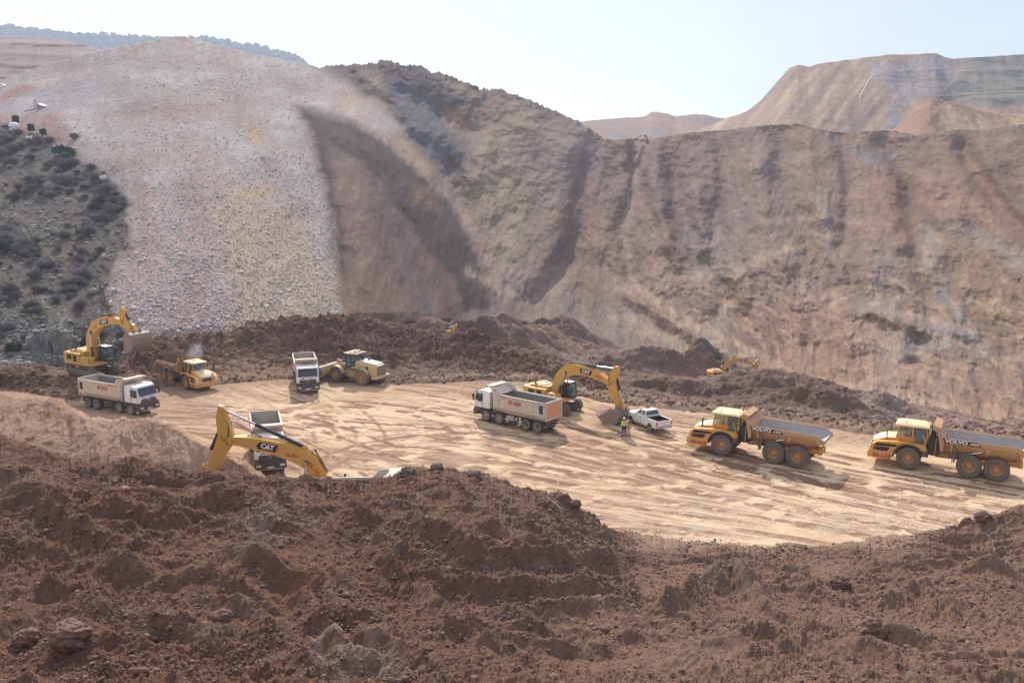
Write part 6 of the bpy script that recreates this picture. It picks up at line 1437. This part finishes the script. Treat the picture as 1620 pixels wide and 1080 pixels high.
# people
person('person', tuple(gp(987, 690, 0)), R(95), 'stand', 'hivis', 'person in yellow hi-vis jacket, dark trousers and white helmet standing beside the excavator bucket')
B = at(1022, 602, 172); 
person('person', tuple(B), R(-80), 'stand', 'hivis', 'far person in hi-vis jacket standing on the dark lower ground', helmet=False)
def driver(root, x, y, z, jacket, label, s=1.0):
    q = in_frame(root, x, y, z); person('person', q, root.rotation_euler[2], 'sit', jacket, label, helmet=False)
driver(x1, .95, 1.08, 2.08, 'hivisg', 'driver in green hi-vis vest seated in the left hand excavator')
driver(x2, .95, 1.08, 2.08, 'hivisg', 'driver in green hi-vis vest seated in the excavator beside the pickup')
driver(h1, -3.45, 0, 2.62, 'hivis', 'driver in yellow hi-vis seated in hauler 50-214')
driver(h2, -3.45, 0, 2.62, 'hivisg', 'driver in green hi-vis seated in hauler 50-218')
driver(h3, -3.45, 0, 2.62, 'hivisg', 'driver in hi-vis seated in the hauler loaded with soil')
driver(t3, -1.25, .55, 1.75, 'hivis', 'driver in hi-vis seated in the white tipper beside the loader')
driver(l, -.1, 0, 2.2, 'hivis', 'driver in hi-vis seated in the wheel loader')
# ============================================================ small things on the ground
def near(P, U, V, u, v, cond=None):
    d = (U-u)**2+(V-v)**2
    if cond is not None: d = np.where(cond, d, 1e9)
    return P[np.unravel_index(np.argmin(d), d.shape)]
_t = (1+5**.5)/2
ICO = np.array([(-1,_t,0),(1,_t,0),(-1,-_t,0),(1,-_t,0),(0,-1,_t),(0,1,_t),(0,-1,-_t),(0,1,-_t),(_t,0,-1),(_t,0,1),(-_t,0,-1),(-_t,0,1)])/1.902
ICF = np.array([(0,11,5),(0,5,1),(0,1,7),(0,7,10),(0,10,11),(1,5,9),(5,11,4),(11,10,2),(10,7,6),(7,1,8),(3,9,4),(3,4,2),(3,2,6),(3,6,8),(3,8,9),(4,9,5),(2,4,11),(6,2,10),(8,6,7),(9,8,1)])
def rocks(name, pts, sizes, m, label=None, kind='stuff', jit=.28, squash=.7, seed=1):
    r = np.random.default_rng(seed); n = len(pts)
    v = ICO[None]*(1+jit*(r.random((n, 12, 1))*2-1)); sc = np.stack([.7+.6*r.random(n), .7+.6*r.random(n), squash*(.6+.6*r.random(n))], -1)
    v = v*sc[:, None]; a = r.random(n)*6.283; c, s = np.cos(a)[:, None], np.sin(a)[:, None]
    x = v[..., 0]*c-v[..., 1]*s; y = v[..., 0]*s+v[..., 1]*c
    v = np.stack([x, y, v[..., 2]], -1)*sizes[:, None, None]+pts[:, None]
    f = (ICF[None]+np.arange(n)[:, None, None]*12).reshape(-1, 3)
    me = bpy.data.meshes.new(name); me.vertices.add(n*12); me.vertices.foreach_set('co', v.reshape(-1).astype(np.float32))
    me.loops.add(f.size); me.loops.foreach_set('vertex_index', f.reshape(-1).astype(np.int32)); me.polygons.add(len(f))
    me.polygons.foreach_set('loop_start', np.arange(0, f.size, 3, dtype=np.int32)); me.polygons.foreach_set('loop_total', np.full(len(f), 3, np.int32)); me.update(calc_edges=True)
    at_ = me.attributes.new('tone', 'FLOAT', 'POINT'); at_.data.foreach_set('value', np.repeat(r.random(n), 12).astype(np.float32))
    me.materials.append(m); o = bpy.data.objects.new(name, me); C.objects.link(o)
    if kind: o['kind'] = kind
    if label: o['label'] = label
    return o
def stone_mat(name, c0, c1, bump=.3):
    m, t, b = new_mat(name); a = t.nodes.new('ShaderNodeAttribute'); a.attribute_name = 'tone'
    tc = t.nodes.new('ShaderNodeTexCoord'); n = noise_node(t, 3, 5, .6, tc.outputs['Object'])
    col = mixc(t, a.outputs['Fac'], c0, c1); col = mixc(t, ramp(t, n.outputs[0], .35, .7, 0, .35), col, tuple(x*.6 for x in c0))
    t.links.new(col, b.inputs['Base Color']); b.inputs['Roughness'].default_value = .9
    bp = t.nodes.new('ShaderNodeBump'); bp.inputs['Strength'].default_value = bump; bp.inputs['Distance'].default_value = .05
    t.links.new(n.outputs[0], bp.inputs['Height']); t.links.new(bp.outputs[0], b.inputs['Normal']); return m
SM = stone_mat('scree_stone', (.40, .32, .28), (.78, .70, .65), .15); CM = stone_mat('clod', (.13, .066, .044), (.22, .125, .088), .8); DM = stone_mat('spoil_clod', (.10, .06, .045), (.2, .13, .095))
WM = stone_mat('pale_stone', (.5, .47, .43), (.7, .68, .64)); LM = stone_mat('limestone', (.17, .155, .135), (.32, .29, .25), .8); MM = stone_mat('slope_stone', (.18, .125, .10), (.36, .28, .23))
def scatter(P, wgt, n, seed):
    r = np.random.default_rng(seed); w_ = wgt.reshape(-1); i = r.choice(w_.size, n, p=w_/w_.sum()); q = P.reshape(-1, 3)[i]
    return q+np.stack([r.normal(0, .15, n), r.normal(0, .15, n), np.zeros(n)], -1), r
# scree stones: denser and bigger low down
low = sstep(230, 480, NV)*sstep(560, 545, NV)
q, r = scatter(NP_, np.clip(NSC-NSB, 0, 1)*(.35+low)*(1+1.6*sstep(0, .5, fbm(NP_[..., 0]*.05, NP_[..., 2]*.05, 3, 901))), 24000, 11)
rocks('scree_stones', q, .085*np.exp(r.normal(0, .5, len(q)))+.06, SM, 'countless pale broken stones covering the grey scree slope', seed=2, squash=.5)
q, r = scatter(NP_, NSB*(.3+sstep(-.1, .5, fbm(NP_[..., 0]*.08, NP_[..., 2]*.1, 3, 902))), 5000, 12)
rocks('hillside_stones', q, .22*np.exp(r.normal(0, .5, len(q))), LM, 'pale limestone rubble strewn over the dark scrub hillside', seed=3)
q, r = scatter(NP_, np.clip(1-NSC-NSB, 0, 1)*sstep(940, 1000, NU)*sstep(300, 520, NV)+.05, 4000, 13)
rocks('slope_stones', q, .08*np.exp(r.normal(0, .5, len(q))), MM, 'scattered stones on the brown mountainside', seed=4)
q, r = scatter(NP_, np.clip(NSC-NSB, 0, 1)*sstep(300, 520, NV), 500, 17)
rocks('scree_blocks', q, .30*np.exp(r.normal(0, .35, len(q))), SM, 'larger pale blocks strewn on the lower scree', seed=12)
# clods on the mound, the heaps and the edge of the yard
vis = (MV < 1110)*1.0
q, r = scatter(MP, vis*sstep(-.2, .4, fbm(MP[..., 0]*.25, MP[..., 1]*.3, 3, 903))*(40/np.maximum(MP[..., 1], 10))**-1.2, 34000, 14)
rocks('loose_clods', q, .030*np.exp(r.normal(0, .5, len(q)))+.016, CM, 'countless small clods crumbled over the soil mound', seed=5)
q, r = scatter(HP, sstep(640, 600, HV)*1.0+.0, 5000, 15); rocks('spoil_clods', q, .10*np.exp(r.normal(0, .5, len(q))), DM, 'countless clods on the dark spoil heaps', seed=6)
q, r = scatter(LP_, (np.exp(-((np.arange(LP_.shape[0])[:, None]-24)/16)**2)+.10)*np.ones(LP_.shape[:2]), 7000, 16); rocks('edge_clods', q, .11*np.exp(r.normal(0, .5, len(q))), DM, 'countless clods along the far edge of the yard and below it', seed=7)
q, r = scatter(HP, (np.exp(-((np.arange(HP.shape[0])[:, None]-8)/14)**2)+.0)*np.ones(HP.shape[:2]), 2500, 19); rocks('spilled_clods', q, .07*np.exp(r.normal(0, .6, len(q))), DM, 'clods spilled along the foot of the spoil heaps', seed=9)
q, r = scatter(MP, vis*sstep(-.1, .4, fbm(MP[..., 0]*.3, MP[..., 1]*.35, 3, 906))*(40/np.maximum(MP[..., 1], 10))**-.8, 2600, 24)
rocks('soil_lumps', q, .075*np.exp(r.normal(0, .45, len(q))), CM, 'countless fist to head sized lumps of soil on the mound', jit=.35, seed=15)
# single stones and clods one can point to
def boulder(name, P, U, V, u, v, r0, m, label, cat, seed, flat=.8, rough=.17, sink=.35):
    c = near(P, U, V, u, v); bm = bmesh.new(); bmesh.ops.create_icosphere(bm, subdivisions=5, radius=1)
    co = np.array([x.co for x in bm.verts]); n1 = fbm(co[:, 0]*1.3+seed*5, co[:, 1]*1.3+co[:, 2]*1.7, 4, seed); n2 = fbm(co[:, 0]*4+co[:, 2]*3, co[:, 1]*4+seed, 3, seed+3); n3 = ridged(co[:, 0]*2+co[:, 2], co[:, 1]*2+seed, 3, seed+4)
    n4 = worley(co[:, 0]*2.4+co[:, 2]*1.1+seed, co[:, 1]*2.4-co[:, 2]*1.3, seed+6)[0]; n5 = worley(co[:, 0]*6+co[:, 2]*3+seed, co[:, 1]*6-co[:, 2]*3, seed+7)[0]
    k = 1+rough*1.6*n1+rough*.5*n2+rough*.5*(n3-.5)-rough*.9*(n4-.4)-rough*.35*(n5-.4)
    for x, kk in zip(bm.verts, k): x.co = x.co*float(kk)*r0; x.co.z *= flat
    me = bpy.data.meshes.new(name); bm.to_mesh(me); bm.free(); me.materials.append(m)
    for p in me.polygons: p.use_smooth = True
    a = me.attributes.new('tone', 'FLOAT', 'POINT'); a.data.foreach_set('value', np.full(len(me.vertices), .5, np.float32))
    o = bpy.data.objects.new(name, me); C.objects.link(o); o.location = (c[0], c[1], c[2]+r0*flat*(1-sink)-.1*r0); tag(o, label, cat); return o
for u, v, r0, m, lb, sd_ in ((112,1014,.62,CM,'largest red brown clod low at the left, as big as a barrel',1), (42,992,.42,CM,'rounded brown clod left of the largest clod',2), (352,978,.34,CM,'brown clod to the right of the largest clod',3),
        (1385,1016,.50,CM,'angular tan clod beside the white stone at the lower right',4), (1462,1012,.42,CM,'brown clod just right of the white stone',5), (748,757,.55,DM,'pointed grey clod standing on the crest of the mound',6),
        (645,752,.5,DM,'dark grey clod on the crest next to the hidden tipper truck',7), (690,748,.45,DM,'second dark grey clod on the crest, right of the hidden tipper',8), 
        (1330,925,.5,CM,'brown clod on the right slope above the furrows',10), (1560,832,.45,CM,'dark clod on the crest at the right edge',11), (905,805,.35,CM,'small clod at the right end of the high crest',12), (860,795,.45,CM,'red clod beside the bent steel rod',13)):
    boulder('soil_clod', MP, MU, MV, u, v, r0, m, lb, 'clod', sd_, sink=.55)
for u, v, r0, lb, sd_ in ((1437,1008,.17,'white stone among clods at the lower right',21), (1528,1000,.09,'small white stone right of the larger white stone',22), (1570,856,.09,'white pebble high on the right end of the mound',23), (1332,940,.06,'tiny white stone on the right slope',24)):
    boulder('white_stone', MP, MU, MV, u, v, r0, WM, lb, 'stone', sd_, .75, .1)
c = near(NP_, NU, NV, 82, 552); ro = np.random.default_rng(44); bm = bmesh.new()
for i in range(26):                                  # upright fractured slabs grown into one crag
    x = ro.uniform(-2.9, 2.9); hgt = (4.6-abs(x)*.55)*ro.uniform(.75, 1.0); y = ro.uniform(-.6, 1.6)
    g = bmesh.ops.create_cube(bm, size=1, matrix=Matrix.Translation((x, y, hgt/2-.6)) @ Matrix.Rotation(ro.normal()*.12, 4, 'Y') @ Matrix.Rotation(ro.normal()*.5, 4, 'Z') @ Matrix.Diagonal((ro.uniform(.8, 1.7), ro.uniform(.9, 1.8), hgt, 1)))
bmesh.ops.subdivide_edges(bm, edges=bm.edges[:], cuts=5, use_grid_fill=True)
co = np.array([x.co for x in bm.verts]); d1 = fbm(co[:, 0]*1.1+co[:, 1], co[:, 2]*.9, 4, 91); d2 = fbm(co[:, 0]*3+5, co[:, 2]*2.4+co[:, 1], 3, 92)
for v_, a_, b_ in zip(bm.verts, d1, d2): v_.co += Vector((a_*.35+b_*.12, -abs(a_)*.3+b_*.15, b_*.25))
me = bpy.data.meshes.new('rock_outcrop'); bm.to_mesh(me); bm.free(); me.materials.append(LM); o = bpy.data.objects.new('rock_outcrop', me); C.objects.link(o); o.location = tuple(c); o.rotation_euler = (0, 0, .35)
me.attributes.new('tone', 'FLOAT', 'POINT').data.foreach_set('value', np.clip(.5+d1*.8, 0, 1).astype(np.float32))
tag(o, 'fractured pale limestone outcrop low on the scrub hillside', 'rock')
boulder('white_boulder', NP_, NU, NV, 163, 284, .8, WM, 'white boulder near the upper edge of the scrub hillside', 'rock', 33, .8, .15)
# bent rods and stakes
def rod(name, pts, r0, m, label, cat):
    t = MB(); t.tube(pts, r0, 6); o = t.build(name, m, smooth=True); c = Vector(pts[0])
    for v_ in o.data.vertices: v_.co -= c
    o.location = c; tag(o, label, cat); return o
a = near(MP, MU, MV, 866, 790); b = near(MP, MU, MV, 897, 815); a = a+[0, 0, .35]; k = lerp(a, b, .85)+[0, 0, .45]
rod('steel_rod', [tuple(a), tuple(lerp(a, k, .5)+[0, 0, .05]), tuple(k), tuple(b-[0, 0, .3])], .030, 'silver', 'long bent pale steel rod lying on the mound crest', 'rod')
a = gp(914, 815, 0); rod('steel_wire', [tuple(a+[0, 0, -.2]), tuple(a+[-.03, 0, .65]), tuple(a+[.22, 0, .45]), tuple(a+[.30, 0, -.1])], .018, 'dark', 'thin wire loop sticking up beside the end of the crest', 'wire')
for u, v, hh, m, lb in ((1042,644,1.0,'orange','orange marker stake behind the pickup'), (1008,648,.6,'cream','short pale stake left of the orange marker'), (993,646,.7,'cream','pale stake nearest the excavator bucket')):
    c = near(LP_, LU, LV, u, v); s_ = MB(); s_.box((0, 0, hh/2-.1), (.12, .05, hh+.1)); s_.prism([(-.06, hh-.05), (.06, hh-.05), (0, hh+.1)], -.03, .03); o = s_.build('marker_stake', m); o.location = tuple(c); o.rotation_euler = (.1, .12, .5); tag(o, lb, 'stake')
M['bluecab'] = paint('blue_cabin', (.10, .15, .24), .6, dust=.4)
# ---- debris of the landslide
def crumpled(name, c, parts_, label, cat, rz=0):
    root = empty(name, tuple(c), rz); tag(root, label, cat)
    for nm, m, c0, d0, r0 in parts_:
        p = MB(); p.box((0, 0, 0), d0); o = p.build(nm, m, root, .02); o.location = c0; o.rotation_euler = r0
    return root
c = near(NP_, NU, NV, 1020, 222); crumpled('wrecked_shed', c, [('roof_sheet', 'decal', (-2.6, 0, .5), (3.4, 2.4, .2), (0, R(-25), 0)), ('wall_panel', 'white', (.3, 0, 1.0), (2.0, 1.8, .25), (0, R(55), .2)), ('wall_panel', 'white', (1.6, 0, .6), (.25, 1.8, 1.6), (0, R(-30), 0)), ('beam', 'white', (4.5, 0, .5), (4.6, .3, .3), (0, R(-8), 0))], 'wrecked white and dark shed lying on the skyline of the saddle', 'wreckage').scale = (1.5, 1.5, 1.5)
c = near(NP_, NU, NV, 1085, 216); crumpled('fallen_pipe', c, [('pipe_length', 'cream', (0, 0, .7), (8, .5, .45), (0, R(-12), 0)), ('pipe_length', 'white', (-5.5, .5, .2), (3.0, .4, .35), (0, R(-4), 0))], 'long pale pipe lying on the skyline right of the wrecked shed', 'pipe')
c = near(NP_, NU, NV, 66, 170)-np.array([0, 0, .9])
W_ = crumpled('wrecked_conveyor', c, [('cabin', 'bluecab', (0, 0, 1.2), (3.2, 2.2, 2.0), (.2, .3, .3)), ('roof_sheet', 'silver', (.4, -.3, 2.1), (2.0, 2.0, .1), (.2, .4, 0)), ('beam', 'cream', (-3.0, 0, 1.8), (.35, .35, 5.2), (0, .25, 0)), ('beam', 'cream', (-2.4, 0, 1.8), (.25, .35, 5.0), (0, .1, 0)), ('beam', 'cream', (3.6, 0, 3.4), (.3, .3, 3.8), (0, -.9, 0)), ('beam', 'cream', (4.6, .3, 3.2), (.3, .3, 3.6), (0, -.4, 0)), ('beam', 'cream', (3.2, .3, 4.2), (3.2, .3, .25), (0, .5, 0)), ('beam', 'dark', (-4.5, 0, .2), (5.0, .4, .3), (0, -.2, 0))], 'wrecked yellow framed conveyor with a blue cabin on the scree at the upper left', 'wreckage'); W_.scale = (.8, .8, .8)
c = near(NP_, NU, NV, 3, 138); crumpled('collapsed_structure', c, [('beam', 'cream', (0, 0, 1.4), (.5, .5, 4.2), (0, -.5, 0)), ('wall_panel', 'white', (.2, 0, .6), (2.2, .6, 1.2), (0, .6, 0)), ('beam', 'cream', (-.6, 0, 2.2), (2.8, .3, .3), (0, .5, 0))], 'white and yellow wreckage at the left edge of the scree', 'wreckage')
for u, v, d0, rr, lb in ((50,222,(.5,.3,1.9),(0,.1,0),'upright white post in the scrub below the white tank'), (74,222,(.4,.3,1.9),(0,-.4,0),'leaning white post right of the upright one'), (55,212,(2.4,.4,.3),(0,.1,0),'pale fallen beam behind the upright white post'), (43,220,(.9,.3,.8),(0,.6,0),'small white panel left of the upright white post')):
    c = near(NP_, NU, NV, u, v); p = MB(); p.box((0, 0, .4), d0); p.box((d0[0]*.3, 0, .5), (d0[0]*.4, d0[1]*1.2, d0[2]*.5)); o = p.build('debris_panel', 'white', bevel=.03); o.location = tuple(c); o.rotation_euler = rr; tag(o, lb, 'debris')
c = near(NP_, NU, NV, 22, 204); tk = empty('storage_tank', tuple(c)); tag(tk, 'round white tank on the brow above the scrub', 'tank')
t_ = MB(); n = 20; secs = [[(1.15*r_*math.cos(a_), r_*math.sin(a_), z_) for a_ in np.linspace(0, 2*math.pi, n, endpoint=False)] for r_, z_ in ((1.1, -.6), (1.3, .2), (1.28, .9), (1.05, 1.45), (.6, 1.8), (.05, 1.9))]; t_.sections(secs); t_.build('tank_shell', 'white', tk, smooth=True)
t_ = MB(); t_.cyl((0, 0, 1.85), (0, 0, 2.05), .25); t_.build('lid', 'silver', tk)
# pipes and pale bench edges on the far hill
FU, FV = uv_of(FH1)
def far_pipe(pts, r0, label, name='far_pipe', m='white', src=None):
    Pg, Ug, Vg = src if src else (FH1, FU, FV); L = []
    for (a, b), (c_, d) in zip(pts[:-1], pts[1:]):
        for t2 in np.linspace(0, 1, 6, endpoint=False):
            q = near(Pg, Ug, Vg, lerp(a, c_, t2), lerp(b, d, t2)); L.append(q*(1-1.2/q[1])+np.array([0, 0, 1.2*CAM_H/q[1]]))
    t = MB(); t.tube([tuple(q) for q in L], r0, 5); o = t.build(name, m, smooth=True); c0 = Vector(L[0])
    for v_ in o.data.vertices: v_.co -= c0
    o.location = c0; tag(o, label, 'pipe'); return o
far_pipe([(1459,96),(1450,104),(1440,110),(1425,112),(1405,113)], .16, 'curved white pipe near the top of the far hill')
far_pipe([(1381,118),(1372,132),(1364,146),(1359,157)], .16, 'straight white pipe running down the tan face of the far hill')
far_pipe([(1150,189),(1138,198),(1126,208)], .25, 'pale double pipe at the foot of the far hill by the saddle')
for L, r0, lb in (([(1430,113),(1480,110),(1540,108),(1620,104)], .15, 'uppermost pale bench edge on the far hill'), ([(1400,128),(1460,126),(1520,122),(1620,120)], .15, 'second pale bench edge from the top of the far hill'), ([(1455,137),(1520,135),(1590,133)], .15, 'third pale bench edge from the top of the far hill'),
                  ([(1485,152),(1540,150),(1580,147),(1640,144)], .3, 'lowest and thickest pale bench edge on the far hill')):
    far_pipe(L, r0, lb, 'bench_edge', 'cream')
# ---- shrubs and bushes
def shrub_mesh(name, seed, m, leaf=False, h=1.6, w_=1.5, n=260):
    r = np.random.default_rng(seed); b = MB()
    for i in range(n if not leaf else 60):
        a_ = r.random()*6.283; q = r.random()**.6; L = h*(.5+.6*r.random()); o0 = Vector((r.normal()*.15, r.normal()*.15, -.1)); tip = Vector((math.cos(a_)*w_*q, math.sin(a_)*w_*q, L*(1-.35*q*q))); k = o0.lerp(tip, .55)+Vector((0, 0, .12*h))
        wd_ = .035+.03*r.random(); s_ = Vector((-math.sin(a_), math.cos(a_), .3))*wd_
        b.add([o0-s_, o0+s_, k+s_*.7, k-s_*.7, tip], [(0, 1, 2, 3), (3, 2, 4)])
        for _ in range(3):
            p0 = k.lerp(tip, r.random()*.8); d = Vector(r.normal(size=3))*.22*h; b.add([p0, p0+Vector((.03, .03, .03)), p0+d], [(0, 1, 2)])
    if leaf:
        for i in range(900):
            d = Vector(r.normal(size=3)); d.normalize(); rr = .55+.45*r.random()**.5; p0 = Vector((d.x*w_*rr, d.y*w_*rr, h*.55+d.z*h*.5*rr)); p0 += Vector((math.sin(d.x*5+seed), math.cos(d.y*5), math.sin(d.z*6)))*.12*h
            u1 = Vector(r.normal(size=3))*.11; u2 = Vector(r.normal(size=3))*.11; b.add([p0-u1, p0+u2, p0+u1, p0-u2], [(0, 1, 2, 3)])
    o = b.build(name, m); return o
def leaf_mat(name, c0, c1):
    m, t, b = new_mat(name); tc = t.nodes.new('ShaderNodeTexCoord'); n = noise_node(t, 2.5, 4, .6, tc.outputs['Object']); t.links.new(mixc(t, ramp(t, n.outputs[0], .35, .65), c0, c1), b.inputs['Base Color']); b.inputs['Roughness'].default_value = .9; return m
TW = leaf_mat('bare_twigs', (.13, .115, .105), (.23, .205, .19)); GR = leaf_mat('dark_foliage', (.02, .045, .02), (.05, .08, .035)); TB = leaf_mat('rusty_twigs', (.16, .10, .07), (.22, .14, .10))
protos = [shrub_mesh('leafless_shrub', 50+i, TW, h=1.5+.2*i, w_=1.3+.2*i) for i in range(4)]
r = np.random.default_rng(77); k = 0
shr = [tuple(q) for q in scatter(NP_, NSB*(NU > -30)*(NV < 585)*(.4+1.2*sstep(420, 260, NV))*sstep(-.25, .3, fbm(NP_[..., 0]*.06, NP_[..., 2]*.08, 3, 905)), 240, 78)[0]]
for i, c in enumerate(shr):
    o = protos[i] if i < 4 else protos[i % 4].copy()
    if i >= 4: C.objects.link(o)
    s_ = .40+.85*r.random()**1.7; o.location = c; o.scale = (s_*1.15, s_*1.15, s_*.9); o.rotation_euler = (0, 0, r.random()*6.28)
    tag(o, 'leafless grey brown shrub growing on the dark scrub hillside', 'shrub', 'leafless shrubs on the scrub hillside')
for u, v, h_, w2, lb in ((96,246,2.6,2.2,'larger dark green bush at the upper edge of the scrub'), (111,245,1.9,1.7,'smaller dark green bush right of the larger one'), (25,196,2.4,1.2,'pointed green tree behind the white tank'), (49,210,2.6,1.2,'dark green tree right of the white tank'), (70,215,2.0,1.0,'small green tree beside the leaning white post'),
                       (5,400,2.0,1.8,'dark green bush at the left edge of the hillside'), (142,552,1.8,1.5,'dark green bush above the left hand excavator'), (22,554,1.2,1.4,'low green bush near the foot of the scrub hillside')):
    o = shrub_mesh('green_bush', int(u), GR, True, h_, w2*.8); o.location = tuple(near(NP_, NU, NV, u, v)); tag(o, lb, 'bush')
for i, (u, v) in enumerate(((62,225),(30,300),(10,260),(92,290),(118,150+70),(128,488))):
    o = shrub_mesh('rusty_shrub', 200+i, TB, h=1.7, w_=1.6); o.location = tuple(near(NP_, NU, NV, u, v)); tag(o, 'rust brown leafless shrub on the scrub hillside', 'shrub', 'rusty shrubs on the scrub hillside')
o = shrub_mesh('pale_shrub', 321, leaf_mat('pale_twigs', (.34, .32, .31), (.44, .42, .40)), h=2.4, w_=1.2, n=500); o.location = tuple(near(NP_, NU, NV, 79, 304)); tag(o, 'pale grey upright shrub high on the scrub hillside', 'shrub')
# wooded skyline far away: one mass
WU = np.random.default_rng(5); row = FH5[-8:]; n = 2600; ii = WU.integers(0, 8, n); jj = WU.integers(0, FH5.shape[1], n); q = row[ii, jj].copy(); q += WU.normal(0, 1, (n, 3))*[6, 12, 1.0]; q[:, 2] += 2
top = FH5[WU.integers(25, FH5.shape[0], 5200), WU.integers(0, FH5.shape[1], 5200)]; q = np.concatenate([q, top])
TRM = stone_mat('far_trees', (.05, .065, .055), (.09, .11, .08))
rocks('distant_wood', q, 4.2*np.exp(WU.normal(0, .35, len(q))), TRM, 'hazy wood of small trees covering the farthest ridge', squash=1.2, seed=8)
# smoke above the hauler being loaded
sm = bpy.data.meshes.new('exhaust_smoke'); bm = bmesh.new(); bmesh.ops.create_icosphere(bm, subdivisions=3, radius=1); bm.to_mesh(sm); bm.free()
so_ = bpy.data.objects.new('exhaust_smoke', sm); C.objects.link(so_); pz = in_frame(h3, -4.6, .2, 4.6); so_.location = (pz[0]+.5, pz[1], pz[2]); so_.scale = (1.0, .8, 1.6); so_.rotation_euler = (0, R(25), 0)
mm = bpy.data.materials.new('smoke'); mm.use_nodes = True; t = mm.node_tree; t.nodes.clear(); out = t.nodes.new('ShaderNodeOutputMaterial'); pv = t.nodes.new('ShaderNodeVolumePrincipled'); pv.inputs['Color'].default_value = (.75, .77, .85, 1)
tc = t.nodes.new('ShaderNodeTexCoord'); nz = noise_node(t, 1.6, 3, .6, tc.outputs['Object']); gr = t.nodes.new('ShaderNodeTexGradient'); gr.gradient_type = 'SPHERICAL'; t.links.new(tc.outputs['Object'], gr.inputs[0])
mu = t.nodes.new('ShaderNodeMath'); mu.operation = 'MULTIPLY'; t.links.new(gr.outputs['Fac'], mu.inputs[0]); t.links.new(ramp(t, nz.outputs[0], .38, .7, 0, 1.6), mu.inputs[1]); t.links.new(mu.outputs[0], pv.inputs['Density']); t.links.new(pv.outputs[0], out.inputs['Volume'])
sm.materials.append(mm); tag(so_, 'thin puff of grey exhaust smoke above the loaded hauler', kind='stuff')
# ---- haze
bpy.context.view_layer.update()
lo = [1e9]*3; hi = [-1e9]*3
for o in C.objects:
    if o.type != 'MESH': continue
    for c in o.bound_box:
        p = o.matrix_world @ Vector(c)
        for k in range(3): lo[k] = min(lo[k], p[k]); hi[k] = max(hi[k], p[k])
lo[1] = min(lo[1], -5); hb = MB(); hb.box(((lo[0]+hi[0])/2, (lo[1]+hi[1])/2, (lo[2]+hi[2])/2), (hi[0]-lo[0]+8, hi[1]-lo[1]+8, hi[2]-lo[2]+2.4))
hm = bpy.data.materials.new('haze'); hm.use_nodes = True; t = hm.node_tree; t.nodes.clear(); out = t.nodes.new('ShaderNodeOutputMaterial'); pv = t.nodes.new('ShaderNodeVolumePrincipled')
pv.inputs['Color'].default_value = (.72, .83, 1.0, 1); pv.inputs['Density'].default_value = .00021; pv.inputs['Anisotropy'].default_value = .2; t.links.new(pv.outputs[0], out.inputs['Volume'])
ho = hb.build('haze', hm); ho['kind'] = 'stuff'; ho['label'] = 'thin pale bluish haze in the air over the whole valley'
